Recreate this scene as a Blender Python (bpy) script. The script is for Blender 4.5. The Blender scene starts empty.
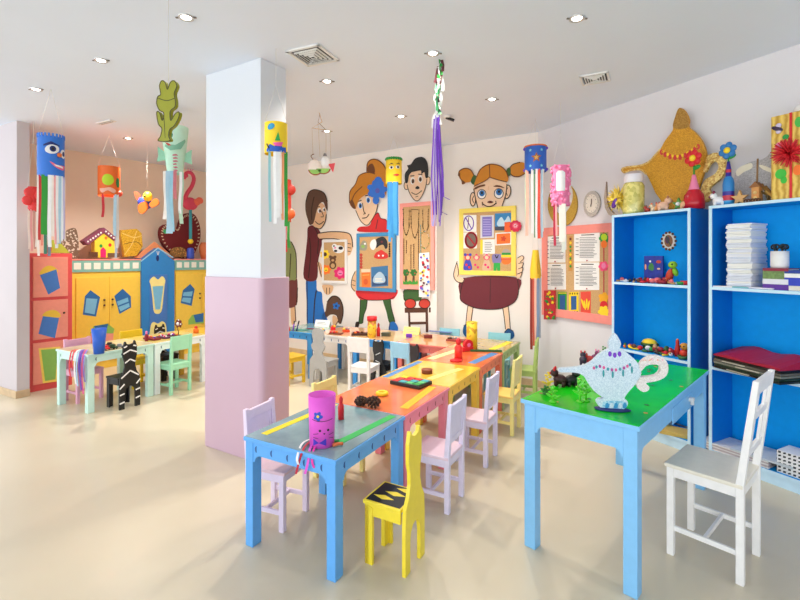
import bpy, bmesh, math, random
from mathutils import Vector, Matrix
random.seed(11)
PI = math.pi
FPX, CX, CY, EYE, CEIL = 455.0, 400.0, 258.0, 1.45, 2.87
scene = bpy.context.scene
COL = scene.collection

# ------------------------------------------------------------------ materials
def lin(c):
    c /= 255.0
    return c / 12.92 if c <= 0.04045 else ((c + 0.055) / 1.055) ** 2.4
_M = {}
def mat(rgb, rough=0.5, var=0.03, scale=25.0, bump=0.0, metal=0.0, coat=0.0, kind='plain', name=None, rgb2=None, spec=.5):
    key = (rgb, rough, var, scale, bump, metal, coat, kind, rgb2, spec)
    if key in _M: return _M[key]
    m = bpy.data.materials.new(name or 'paint_%d_%d_%d' % rgb)
    m.use_nodes = True
    nt = m.node_tree; b = nt.nodes['Principled BSDF']
    tc = nt.nodes.new('ShaderNodeTexCoord')
    base = [lin(v) for v in rgb]
    lo = [v * (1 - var) for v in base] + [1]; hi = [min(1, v * (1 + var)) for v in base] + [1]
    ramp = nt.nodes.new('ShaderNodeValToRGB')
    if kind in ('glitter', 'speckle'):
        tx = nt.nodes.new('ShaderNodeTexVoronoi'); tx.inputs['Scale'].default_value = scale
        nt.links.new(tc.outputs['Object'], tx.inputs['Vector'])
        sep = nt.nodes.new('ShaderNodeSeparateColor'); nt.links.new(tx.outputs['Color'], sep.inputs[0])
        nt.links.new(sep.outputs[0], ramp.inputs[0])
        if rgb2: hi = [lin(v) for v in rgb2] + [1]
        if kind == 'speckle':
            lo = base + [1]
            ramp.color_ramp.interpolation = 'CONSTANT'
    elif kind == 'wave':
        tx = nt.nodes.new('ShaderNodeTexWave'); tx.inputs['Scale'].default_value = scale
        tx.inputs['Distortion'].default_value = 6; tx.inputs['Detail'].default_value = 3
        nt.links.new(tc.outputs['Object'], tx.inputs['Vector'])
        nt.links.new(tx.outputs['Fac'], ramp.inputs[0])
        if rgb2: hi = [lin(v) for v in rgb2] + [1]
    else:
        tx = nt.nodes.new('ShaderNodeTexNoise'); tx.inputs['Scale'].default_value = scale
        tx.inputs['Detail'].default_value = 4
        nt.links.new(tc.outputs['Object'], tx.inputs['Vector'])
        nt.links.new(tx.outputs['Fac'], ramp.inputs[0])
        if rgb2: hi = [lin(v) for v in rgb2] + [1]
    ramp.color_ramp.elements[0].color = lo; ramp.color_ramp.elements[1].color = hi
    if kind == 'plain':
        ramp.color_ramp.elements[0].position = 0.3; ramp.color_ramp.elements[1].position = 0.7
    if kind == 'speckle': ramp.color_ramp.elements[1].position = 0.72
    nt.links.new(ramp.outputs[0], b.inputs['Base Color'])
    b.inputs['Roughness'].default_value = rough
    b.inputs['Metallic'].default_value = metal; b.inputs['Specular IOR Level'].default_value = spec
    b.inputs['Coat Weight'].default_value = coat
    b.inputs['Coat Roughness'].default_value = 0.06
    if bump or kind == 'glitter':
        bp = nt.nodes.new('ShaderNodeBump'); bp.inputs['Strength'].default_value = bump or 0.4
        bp.inputs['Distance'].default_value = 0.004
        nt.links.new(ramp.outputs[0], bp.inputs['Height']); nt.links.new(bp.outputs[0], b.inputs['Normal'])
    _M[key] = m
    return m
def emat(name, rgb, strength):
    m = bpy.data.materials.new(name); m.use_nodes = True
    b = m.node_tree.nodes['Principled BSDF']
    b.inputs['Base Color'].default_value = (0.8, 0.8, 0.8, 1)
    b.inputs['Emission Color'].default_value = [lin(v) for v in rgb] + [1]
    b.inputs['Emission Strength'].default_value = strength
    return m

# ------------------------------------------------------------------ mesh builder
def catmull(pts, closed=True, n=4):
    out = []; N = len(pts)
    rng = range(N) if closed else range(N - 1)
    for i in rng:
        g = (lambda k: pts[k % N]) if closed else (lambda k: pts[max(0, min(N - 1, k))])
        p0, p1, p2, p3 = g(i - 1), g(i), g(i + 1), g(i + 2)
        for k in range(n):
            t = k / n
            out.append(tuple(0.5 * (2 * b + (c - a) * t + (2 * a - 5 * b + 4 * c - d) * t * t + (3 * b - a - 3 * c + d) * t ** 3)
                             for a, b, c, d in zip(p0, p1, p2, p3)))
    if not closed: out.append(tuple(pts[-1]))
    return out
def ell(cx, cy, rx, ry, n=18, rot=0.0):
    c, s = math.cos(rot), math.sin(rot)
    return [(cx + rx * math.cos(2 * PI * i / n) * c - ry * math.sin(2 * PI * i / n) * s,
             cy + rx * math.cos(2 * PI * i / n) * s + ry * math.sin(2 * PI * i / n) * c) for i in range(n)]
def star(cx, cy, r0, r1, k=5, rot=-PI / 2):
    return [(cx + (r0 if i % 2 == 0 else r1) * math.cos(rot + PI * i / k), cy + (r0 if i % 2 == 0 else r1) * math.sin(rot + PI * i / k)) for i in range(2 * k)]
def flower(cx, cy, r, k=5, rot=0.3, dip=0.55, n=40):
    return [(cx + r * (dip + (1 - dip) * abs(math.cos(k * t / 2 + rot))) * math.cos(t), cy + r * (dip + (1 - dip) * abs(math.cos(k * t / 2 + rot))) * math.sin(t))
            for t in [2 * PI * i / n for i in range(n)]]

class MB:
    def __init__(s): s.bm = bmesh.new(); s.mats = []
    def mi(s, m):
        if m not in s.mats: s.mats.append(m)
        return s.mats.index(m)
    def face(s, vs, m, smooth=False):
        try: f = s.bm.faces.new(vs)
        except ValueError: return None
        f.material_index = s.mi(m); f.smooth = smooth
        return f
    def v(s, p): return s.bm.verts.new(p)
    def poly(s, pts, m): return s.face([s.v(p) for p in pts], m)
    def box(s, c, size, m, rz=0.0, R=None):
        R = R or Matrix.Rotation(rz, 3, 'Z'); c = Vector(c)
        q = [c + R @ Vector((x * size[0] / 2, y * size[1] / 2, z * size[2] / 2)) for z in (-1, 1) for y in (-1, 1) for x in (-1, 1)]
        v = [s.v(p) for p in q]
        for f in ((0, 2, 3, 1), (4, 5, 7, 6), (0, 1, 5, 4), (2, 6, 7, 3), (0, 4, 6, 2), (1, 3, 7, 5)): s.face([v[i] for i in f], m)
    def prism(s, pts, vec, m, m2=None):
        vec = Vector(vec); a = [s.v(p) for p in pts]; b = [s.v(Vector(p) + vec) for p in pts]; N = len(pts)
        s.face(a, m); s.face(b[::-1], m2 or m)
        for i in range(N): s.face([a[i], b[i], b[(i + 1) % N], a[(i + 1) % N]], m2 or m)
    def ring(s, c, ax, r, seg):
        ax = Vector(ax).normalized(); t = Vector((0, 0, 1)) if abs(ax.z) < .9 else Vector((1, 0, 0))
        x = ax.cross(t).normalized(); y = ax.cross(x)
        return [s.v(Vector(c) + r * (math.cos(2 * PI * i / seg) * x + math.sin(2 * PI * i / seg) * y)) for i in range(seg)]
    def cyl(s, p0, p1, r0, r1, m, seg=16, caps=True):
        p0, p1 = Vector(p0), Vector(p1); ax = p1 - p0
        a, b = s.ring(p0, ax, r0, seg), s.ring(p1, ax, r1, seg)
        for i in range(seg): s.face([a[i], a[(i + 1) % seg], b[(i + 1) % seg], b[i]], m, True)
        if caps: s.face(a[::-1], m); s.face(b, m)
    def tube(s, pts, r, m, seg=6):
        pts = [Vector(p) for p in pts]; rings = []
        for i, p in enumerate(pts):
            d = (pts[min(i + 1, len(pts) - 1)] - pts[max(i - 1, 0)]).normalized()
            if i == 0:
                t = Vector((0, 0, 1)) if abs(d.z) < .9 else Vector((1, 0, 0)); x = d.cross(t).normalized()
            else: x = (x - d * x.dot(d)).normalized()
            y = d.cross(x); rad = r(i / (len(pts) - 1)) if callable(r) else r
            rings.append([s.v(p + rad * (math.cos(2 * PI * k / seg) * x + math.sin(2 * PI * k / seg) * y)) for k in range(seg)])
        for a, b in zip(rings, rings[1:]):
            for i in range(seg): s.face([a[i], a[(i + 1) % seg], b[(i + 1) % seg], b[i]], m, True)
        s.face(rings[0][::-1], m); s.face(rings[-1], m)
    def sphere(s, c, r, m, seg=14, rings=8, R=None):
        if not isinstance(r, (tuple, list)): r = (r, r, r)
        R = R or Matrix.Identity(3); c = Vector(c)
        P = lambda th, ph: s.v(c + R @ Vector((r[0] * math.sin(ph) * math.cos(th), r[1] * math.sin(ph) * math.sin(th), r[2] * math.cos(ph))))
        top = P(0, 0); bot = P(0, PI)
        rr = [[P(2 * PI * i / seg, PI * k / rings) for i in range(seg)] for k in range(1, rings)]
        for i in range(seg):
            j = (i + 1) % seg
            s.face([top, rr[0][i], rr[0][j]], m, True); s.face([bot, rr[-1][j], rr[-1][i]], m, True)
            for a, b in zip(rr, rr[1:]): s.face([a[i], b[i], b[j], a[j]], m, True)
    def lathe(s, prof, c, m, seg=24, smooth=True, close=False):
        c = Vector(c); rr = []
        for r, z in prof: rr.append([s.v(c + Vector((max(r, 1e-4) * math.cos(2 * PI * i / seg), max(r, 1e-4) * math.sin(2 * PI * i / seg), z))) for i in range(seg)])
        for k, (a, b) in enumerate(zip(rr, rr[1:])):
            mm = m[k] if isinstance(m, (list, tuple)) else m
            for i in range(seg): s.face([a[i], a[(i + 1) % seg], b[(i + 1) % seg], b[i]], mm, smooth)
        m0 = m[0] if isinstance(m, (list, tuple)) else m; m1 = m[-1] if isinstance(m, (list, tuple)) else m
        if close: s.face(rr[0][::-1], m0); s.face(rr[-1], m1)
    def torus(s, c, R0, r, m, axis=(0, 0, 1), seg=20, sub=8):
        ax = Vector(axis).normalized(); t = Vector((0, 0, 1)) if abs(ax.z) < .9 else Vector((1, 0, 0))
        x = ax.cross(t).normalized(); y = ax.cross(x); rr = []
        for i in range(seg):
            d = math.cos(2 * PI * i / seg) * x + math.sin(2 * PI * i / seg) * y
            rr.append([s.v(Vector(c) + d * (R0 + r * math.cos(2 * PI * k / sub)) + ax * r * math.sin(2 * PI * k / sub)) for k in range(sub)])
        for i in range(seg):
            for k in range(sub): s.face([rr[i][k], rr[(i + 1) % seg][k], rr[(i + 1) % seg][(k + 1) % sub], rr[i][(k + 1) % sub]], m, True)
    def ribbon(s, pts, side, w, m, th=0.0012):
        """strip of paper along pts (3-D), width w along vector side"""
        side = Vector(side).normalized() * (w / 2); pts = [Vector(p) for p in pts]; R = []
        for i, p in enumerate(pts):
            d = (pts[min(i + 1, len(pts) - 1)] - pts[max(i - 1, 0)]).normalized()
            nn = d.cross(side).normalized() * (th / 2)
            R.append([s.v(p - side - nn), s.v(p + side - nn), s.v(p + side + nn), s.v(p - side + nn)])
        for a, b in zip(R, R[1:]):
            for k in range(4): s.face([a[k], a[(k + 1) % 4], b[(k + 1) % 4], b[k]], m)
        s.face(R[0][::-1], m); s.face(R[-1], m)
    def build(s, name, parent=None, bevel=0.0, loc=None, recalc=True):
        if recalc: bmesh.ops.recalc_face_normals(s.bm, faces=s.bm.faces[:])
        me = bpy.data.meshes.new(name); s.bm.to_mesh(me); s.bm.free()
        for m in s.mats: me.materials.append(m)
        o = bpy.data.objects.new(name, me); COL.objects.link(o)
        if parent: o.parent = parent
        if loc: o.location = loc
        if bevel:
            md = o.modifiers.new('bevel', 'BEVEL'); md.width = bevel; md.segments = 2; md.limit_method = 'ANGLE'; md.angle_limit = 0.7
        return o

def tag(o, label, cat, group=None, kind=None):
    o['label'] = label; o['category'] = cat
    if group: o['group'] = group
    if kind: o['kind'] = kind
    return o
def thing(name, label, cat, loc=(0, 0, 0), rz=0.0, group=None):
    o = bpy.data.objects.new(name, None); COL.objects.link(o); o.empty_display_size = 0.05
    o.location = loc; o.rotation_euler = (0, 0, rz)
    return tag(o, label, cat, group)
def dup(root, loc, rz, label, group=None):
    def cp(o, par):
        c = o.copy(); COL.objects.link(c)
        if par: c.parent = par
        for ch in list(o.children): cp(ch, c)
        return c
    r = cp(root, None); r.location = loc; r.rotation_euler = (0, 0, rz); r['label'] = label
    if group: r['group'] = group
    return r
def struct(o): o['kind'] = 'structure'; return o

# ------------------------------------------------------------------ measuring helpers
def at(px, py, Y): return Vector(((px - CX) / FPX * Y, Y, EYE + (CY - py) / FPX * Y))
def onz(px, py, z=0.0):
    Y = FPX * (EYE - z) / (py - CY)
    return Vector(((px - CX) / FPX * Y, Y, z))
class Plane:
    """vertical plane: u runs to the right as seen from the room, n points into the room"""
    def __init__(s, p, u):
        s.p = Vector((p[0], p[1], 0)); s.u = Vector((u[0], u[1], 0)).normalized(); s.n = Vector((s.u.y, -s.u.x, 0))
        s.rz = math.atan2(s.u.y, s.u.x)
    def hit(s, px, py, off=0.0):
        d = Vector(((px - CX) / FPX, 1, (CY - py) / FPX)); q = s.p + s.n * off
        t = q.dot(s.n) / d.dot(s.n)
        w = d * t + Vector((0, 0, EYE))
        return (w - s.p).dot(s.u), w.z
    def w(s, su, off=0.0, z=0.0): return s.p + s.u * su + s.n * off + Vector((0, 0, z))
class Art:
    """a flat thing on (or standing before) a vertical plane; outlines given in photo pixels of a crop"""
    def __init__(s, name, label, cat, plane, off, base, crop=(0, 0, 1), group=None):
        s.pl = plane; s.off = off; s.crop = crop
        su, z = plane.hit(*s.px(base), off=off)
        s.su, s.z = su, z
        s.t = thing(name, label, cat, plane.w(su, off, z), plane.rz, group)
        s.lay = 0.0
    def px(s, p): return (s.crop[0] + p[0] * s.crop[2], s.crop[1] + p[1] * s.crop[2])
    def L(s, p, lift=0.0):
        a, z = s.pl.hit(*s.px(p), off=s.off + lift)
        return Vector((a - s.su, -lift, z - s.z))
    def fill(s, mb, pts, m, smooth=True, thick=0.0, lift=None, n=4):
        s.lay += 0.0005
        l = s.lay if lift is None else lift
        if smooth: pts = catmull(pts, True, n)
        q = [s.L(p, l) for p in pts]
        if thick: mb.prism(q, (0, thick, 0), m)
        else: mb.prism(q, (0, 0.0004, 0), m)
    def stroke(s, mb, pts, w, m, closed=False, smooth=True):
        s.lay += 0.0003
        if smooth and len(pts) > 2: pts = catmull(pts, closed, 4)
        if closed: pts = list(pts) + [pts[0]]
        N = len(pts)
        for i in range(N - 1):
            (x0, y0), (x1, y1) = pts[i], pts[i + 1]
            dx, dy = x1 - x0, y1 - y0; l = math.hypot(dx, dy) or 1e-6
            nx, ny = -dy / l * w / 2, dx / l * w / 2; ex, ey = dx / l * w * .25, dy / l * w * .25
            mb.poly([s.L(p, s.lay) for p in ((x0 + nx - ex, y0 + ny - ey), (x1 + nx + ex, y1 + ny + ey), (x1 - nx + ex, y1 - ny + ey), (x0 - nx - ex, y0 - ny - ey))], m)
    def part(s, name, fills, parent=None, label=None, thick=0.006, single=False):
        """fills: list of ('f',pts,mat[,smooth]) or ('s',pts,w,mat[,closed]) ; the first fill is the body"""
        mb = MB(); first = True
        for f in fills:
            if f[0] == 'f':
                s.fill(mb, f[1], f[2], f[3] if len(f) > 3 else True, thick if first else 0.0); first = False
            elif f[0] == 'q':
                s.fill(mb, f[1], f[2], False, thick if first else 0.0); first = False
            else: s.stroke(mb, f[1], f[2], f[3], f[4] if len(f) > 4 else False)
        if single:
            o = mb.build(name, None, recalc=False)
            o.location = s.t.location; o.rotation_euler = s.t.rotation_euler
            for k in ('label', 'category', 'group'):
                if k in s.t: o[k] = s.t[k]
            bpy.data.objects.remove(s.t); s.t = o
            return o
        o = mb.build(name, parent or s.t, recalc=False)
        if label: o['label'] = label
        return o
def card(name, label, cat, plane, off, base, fills, crop=(0, 0, 1), group=None, thick=0.003):
    a = Art(name, label, cat, plane, off, base, crop, group)
    return a.part(name, fills, single=True, thick=thick)

# palette
WHITE = mat((238, 238, 238)); PAPER = mat((240, 240, 238), .8, .02); INK = mat((40, 38, 40), .7); BLACK = mat((16, 16, 18), .4)
SKIN = mat((240, 205, 172), .6); SKIN2 = mat((226, 182, 140), .6); OUT = mat((42, 24, 18), .7)
HAIRB = mat((92, 62, 45), .6); HAIRO = mat((205, 130, 24), .6); HAIRD = mat((110, 60, 18), .6)
MAROON = mat((98, 24, 34), .6); JEANS = mat((24, 112, 196), .6); RED = mat((216, 30, 40), .45); DRED = mat((150, 18, 40), .5)
YEL = mat((250, 214, 40), .45); GRN = mat((30, 150, 60), .5); DGRN = mat((52, 92, 40), .6); BLU = mat((30, 110, 220), .45)
NAVY = mat((26, 40, 110), .5); PURP = mat((112, 50, 190), .4); PINK = mat((240, 130, 180), .5); HOT = mat((226, 30, 110), .5)
ORG = mat((246, 120, 34), .5); TEAL = mat((60, 170, 180), .5); BRN = mat((92, 56, 34), .6); TAN = mat((200, 160, 110), .6)
LBLU = mat((150, 205, 240), .5); LIME = mat((190, 225, 40), .5); SALM = mat((242, 148, 138), .55); GREY = mat((150, 150, 152), .5)
CORK = mat((214, 178, 128), .85, rgb2=(190, 148, 98), scale=160.0, bump=.2, name='cork')
STRING = mat((225, 225, 222), .7, .02); GOLD = mat((205, 150, 24), .35, kind='glitter', scale=140.0, rgb2=(250, 205, 70), metal=.35, name='gold_foil')
# ------------------------------------------------------------------ planes of the room
LW = Plane((-4.39, 5.93), (0.595, 0.804))            # alcove wall behind the castle cabinets
E1 = Vector((0.45, 5.59, 0)); J1 = Vector((0.557, 5.76, 0)); CR = Vector((1.557, 5.133, 0))
BL = Plane((0.45, 5.59), (0.834, -0.552))            # back wall, left stretch
BR = Plane((0.557, 5.76), (1.0, -0.627))             # back wall, recessed right stretch
RW = Plane((1.557, 5.133), (0.459, -0.889))          # right wall
A_ = Vector((0.482, 0.876, 0)); B_ = Vector((0.876, -0.482, 0))   # grid of the little tables
RZT = math.atan2(B_.y, B_.x)
LBc = Vector((-2.968, 7.85, 0))
PE = Plane((-3.96, 4.70), (0.876, -0.482))           # entrance partition, face towards us
PE0 = Vector((-3.96, 4.70, 0))

wall_m = mat((240, 234, 228), .8, .015, 3.0, name='wall_paint')
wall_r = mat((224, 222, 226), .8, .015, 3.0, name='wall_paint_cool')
alc_m = mat((248, 226, 204), .8, .02, 3.0, name='wall_paint_beige')
ceil_m = mat((230, 238, 252), .85, .01, 2.0, name='ceiling_paint')
floor_m = mat((218, 207, 182), .32, .03, 1.6, name='floor_vinyl', coat=.15)
skirt_m = mat((214, 186, 148), .5, .12, 12.0, name='skirting_wood')

def wall(name, p0, p1, m, t=.12, z1=CEIL, z0=0.0, ext=0.0):
    p0, p1 = Vector(p0), Vector(p1); d = (p1 - p0).normalized(); p1 = p1 + d * ext
    out = Vector((-d.y, d.x, 0)) * t
    mb = MB(); mb.prism([p0 + Vector((0, 0, z0)), p1 + Vector((0, 0, z0)), p1 + out + Vector((0, 0, z0)), p0 + out + Vector((0, 0, z0))], (0, 0, z1 - z0), m)
    return struct(mb.build(name))
RWe = RW.w(4.2)
LWs = LW.w(-0.86)
wall('wall_left', LWs, LBc, alc_m)
wall('wall_back', LBc, E1, wall_m)
wall('wall_return', E1, J1, wall_m)
wall('wall_back_recess', J1, CR, wall_m)
wall('wall_right', CR, RWe, wall_r)
# partition by the entrance
pm = mat((208, 199, 202), .8, .015, 3.0, name='partition_paint')
mb = MB(); q0 = PE0 - B_ * 3.4; ret = Vector((0.52, 0.854, 0)) * .11
mb.prism([q0, PE0, PE0 + ret, q0 + ret], (0, 0, CEIL), pm); struct(mb.build('wall_partition'))
poly = [(-7.2, -3.2, 0), (5.2, -3.2, 0), RWe + Vector((.12, .06, 0)), CR + Vector((.06, .13, 0)), J1 + Vector((.1, .1, 0)), LBc + Vector((0, .15, 0)), LWs + Vector((-.1, .0, 0)), q0 + Vector((0, .12, 0)), (-7.2, 6.3, 0)]
mb = MB(); mb.prism([Vector(p) for p in poly], (0, 0, -.1), floor_m); struct(mb.build('floor'))
mb = MB(); mb.prism([Vector(p) + Vector((0, 0, CEIL)) for p in poly], (0, 0, .1), ceil_m); struct(mb.build('ceiling'))

def skirting(name, p0, p1, h=.075, t=.014):
    p0, p1 = Vector(p0), Vector(p1); d = (p1 - p0).normalized(); n = Vector((d.y, -d.x, 0)) * t
    mb = MB(); mb.prism([p0, p1, p1 + n, p0 + n], (0, 0, h), skirt_m)
    struct(mb.build(name, bevel=.004))
skirting('baseboard_partition', q0, PE0 + B_ * .014)
skirting('baseboard_partition_end', PE0 , PE0 + ret)
skirting('baseboard_back', LBc, E1)
skirting('baseboard_recess', J1, CR)
skirting('baseboard_right', CR, RW.w(.75))

# ------------------------------------------------------------------ pillar
mb = MB()
pc = Vector((-0.967, 3.187, 0)); pl = Vector((-0.564, 0.341, 0)).normalized(); pr = Vector((0.53, 0.848, 0)).normalized()
def rrect(o, u, v, lu, lv, r, n=5):
    out = []
    for (cu, cv, a0) in ((r, r, PI), (lu - r, r, 1.5 * PI), (lu - r, lv - r, 0), (r, lv - r, .5 * PI)):
        for k in range(n + 1):
            a = a0 + k / n * PI / 2
            out.append(o + u * (cu + r * math.cos(a)) + v * (cv + r * math.sin(a)))
    return out
clad = mat((202, 170, 188), .3, .03, 2.0, coat=.25, name='pillar_cladding')
pw = mat((222, 227, 234), .75, .012, 2.0, name='pillar_paint')
mb.prism([pc + pl * .036 + pr * .02, pc + pl * .645 + pr * .02, pc + pl * .645 + pr * .262, pc + pl * .036 + pr * .262], (0, 0, CEIL), pw)
pil = struct(mb.build('pillar', bevel=.003)); pil['label'] = 'white square pillar with a mauve lower half'
mb = MB(); mb.prism(rrect(pc, pl, pr, .66, .285, .045), (0, 0, 1.308), clad)
o = mb.build('cladding', pil, bevel=.004); o['label'] = 'mauve lower half'

# ------------------------------------------------------------------ ceiling fittings
glow = emat('lamp_glow', (255, 246, 230), 14.0)
chrome = mat((205, 205, 205), .3, metal=.8)
def downlight(px, py, label, power=16):
    Y = FPX * (CEIL - EYE) / (CY - py); x = (px - CX) / FPX * Y
    t = thing('downlight', label, 'ceiling light', (x, Y, CEIL), 0, 'recessed ceiling spotlights')
    mb = MB(); mb.lathe([(.046, 0), (.046, -.006), (.04, -.009), (.031, -.006), (.028, -.001)], (0, 0, 0), chrome, 24); mb.build('trim_ring', t)
    mb = MB(); mb.lathe([(.028, -.001), (.023, -.007), (.01, -.010), (.0, -.011)], (0, 0, 0), glow, 20); mb.build('bulb', t)
    for s in (-1, 1):
        mb = MB(); mb.box((s * .052, 0, -.004), (.018, .012, .006), mat((120, 112, 104), .5)); mb.build('clip', t, bevel=.002)
    ld = bpy.data.lights.new('spot_beam', 'SPOT'); ld.energy = power * (1.0 if power <= 14 else 4.0); ld.color = (1, .91, .79); ld.spot_size = 2.3; ld.spot_blend = .9; ld.shadow_soft_size = .05
    lo = bpy.data.objects.new('spot_beam', ld); COL.objects.link(lo); lo.parent = t; lo.location = (0, 0, -.03)
for px, py, l, p in ((186, 17, 'round ceiling spotlight nearest the top edge, left of the pillar', 14), (101, 60, 'round ceiling spotlight above and right of the blue face windsock, second of the left row', 14),
        (36, 89, 'leftmost round ceiling spotlight, beside the string of the blue face windsock', 14), (128, 138, 'small round ceiling spotlight above the orange lantern windsock', 40),
        (433, 53, 'round ceiling spotlight just above the purple tinsel hanging', 14), (577, 18, 'round ceiling spotlight nearest the top edge, above the right air vent', 14),
        (327, 81, 'round ceiling spotlight below the square air vent', 18), (492, 99, 'round ceiling spotlight above the mural girl with hair bunches', 18),
        (401, 116, 'round ceiling spotlight above the yellow face windsock', 20), (327, 131, 'small round ceiling spotlight behind the white fish mobile', 24)):
    downlight(px, py, l, p)
vent_m = mat((232, 232, 230), .5, .02); vent_d = mat((70, 70, 72), .7)
def vent(px, py, size, rz, label, dark):
    Y = FPX * (CEIL - EYE) / (CY - py); x = (px - CX) / FPX * Y
    t = thing('ceiling_vent', label, 'air vent', (x, Y, CEIL), rz)
    s = size
    mb = MB(); mb.box((0, 0, -.003), (s * .8, s * .8, .004), vent_d); mb.build('backing', t)
    mb = MB()
    for q in (1, -1):
        mb.box((0, q * s * .46, -.006), (s, s * .08, .012), vent_m); mb.box((q * s * .46, 0, -.006), (s * .08, s, .012), vent_m)
    mb.build('frame', t, bevel=.002)
    for k in range(1, 5):
        h = s * (.42 - .088 * k); mb = MB()
        for q in (1, -1):
            R = Matrix.Rotation(q * .6, 3, 'X'); mb.box((0, q * h, -.008 - k * .002), (2 * h + .01, s * .045, .004), vent_m, R=R)
            R = Matrix.Rotation(-q * .6, 3, 'Y'); mb.box((q * h, 0, -.008 - k * .002), (s * .045, 2 * h + .01, .004), vent_m, R=R)
        mb.build('louvre', t)
vent(313, 55, .27, RZT + .1, 'square white ceiling air vent with nested louvres, beside the pillar top', vent_d)
vent(595, 78, .21, RZT, 'small white ceiling air vent near the right wall', vent_d)
t = thing('ceiling_vent', 'faint narrow slot vent in the ceiling above the orange lantern windsock', 'air vent', (lambda Y: ((106 - CX) / FPX * Y, Y, CEIL))(FPX * 1.42 / 136), -.5)
mb = MB(); mb.box((0, 0, -.004), (.26, .07, .008), vent_m); mb.build('frame', t, bevel=.002)
mb = MB(); mb.box((0, .012, -.009), (.22, .008, .003), GREY); mb.box((0, -.012, -.009), (.22, .008, .003), GREY); mb.build('louvre', t)
Y = FPX * 1.42 / (258 - 116); t = thing('ceiling_sensor', 'small black and white fitting on the ceiling right of the purple tinsel', 'sensor', ((447 - CX) / FPX * Y, Y, CEIL))
mb = MB(); mb.cyl((0, 0, 0), (0, 0, -.02), .035, .03, WHITE, 20); mb.build('base', t)
mb = MB(); mb.box((.03, .0, -.03), (.09, .035, .022), BLACK, R=Matrix.Rotation(.35, 3, 'Y')); mb.build('arm', t, bevel=.004)

# ------------------------------------------------------------------ daylight, camera
w = bpy.data.worlds.new('World'); scene.world = w; w.use_nodes = True
nt = w.node_tree; bg = nt.nodes['Background']
bg.inputs['Color'].default_value = (0.93, 0.97, 1.0, 1)
wt = nt.nodes.new('ShaderNodeTexCoord'); dt = nt.nodes.new('ShaderNodeVectorMath'); dt.operation = 'DOT_PRODUCT'; dt.inputs[1].default_value = (-.75, -.66, 0)
mr = nt.nodes.new('ShaderNodeMapRange'); mr.inputs['From Min'].default_value = -.25; mr.inputs['To Min'].default_value = .2; mr.inputs['To Max'].default_value = 3.0
nt.links.new(wt.outputs['Generated'], dt.inputs[0]); nt.links.new(dt.outputs['Value'], mr.inputs['Value']); nt.links.new(mr.outputs['Result'], bg.inputs['Strength'])
cam = bpy.data.cameras.new('camera'); co = bpy.data.objects.new('camera', cam); COL.objects.link(co)
co.location = (0, 0, EYE); co.rotation_euler = (PI / 2, 0, 0)
cam.sensor_width = 36; cam.lens = FPX / 800 * 36; cam.shift_y = -(300 - CY) / 800; cam.clip_start = .05
scene.camera = co
vs = scene.view_settings; scene.display_settings.display_device = 'sRGB'
vs.view_transform = 'Standard'; vs.look = 'None'; vs.gamma = 1; vs.exposure = 0.15; vs.use_curve_mapping = False
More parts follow.
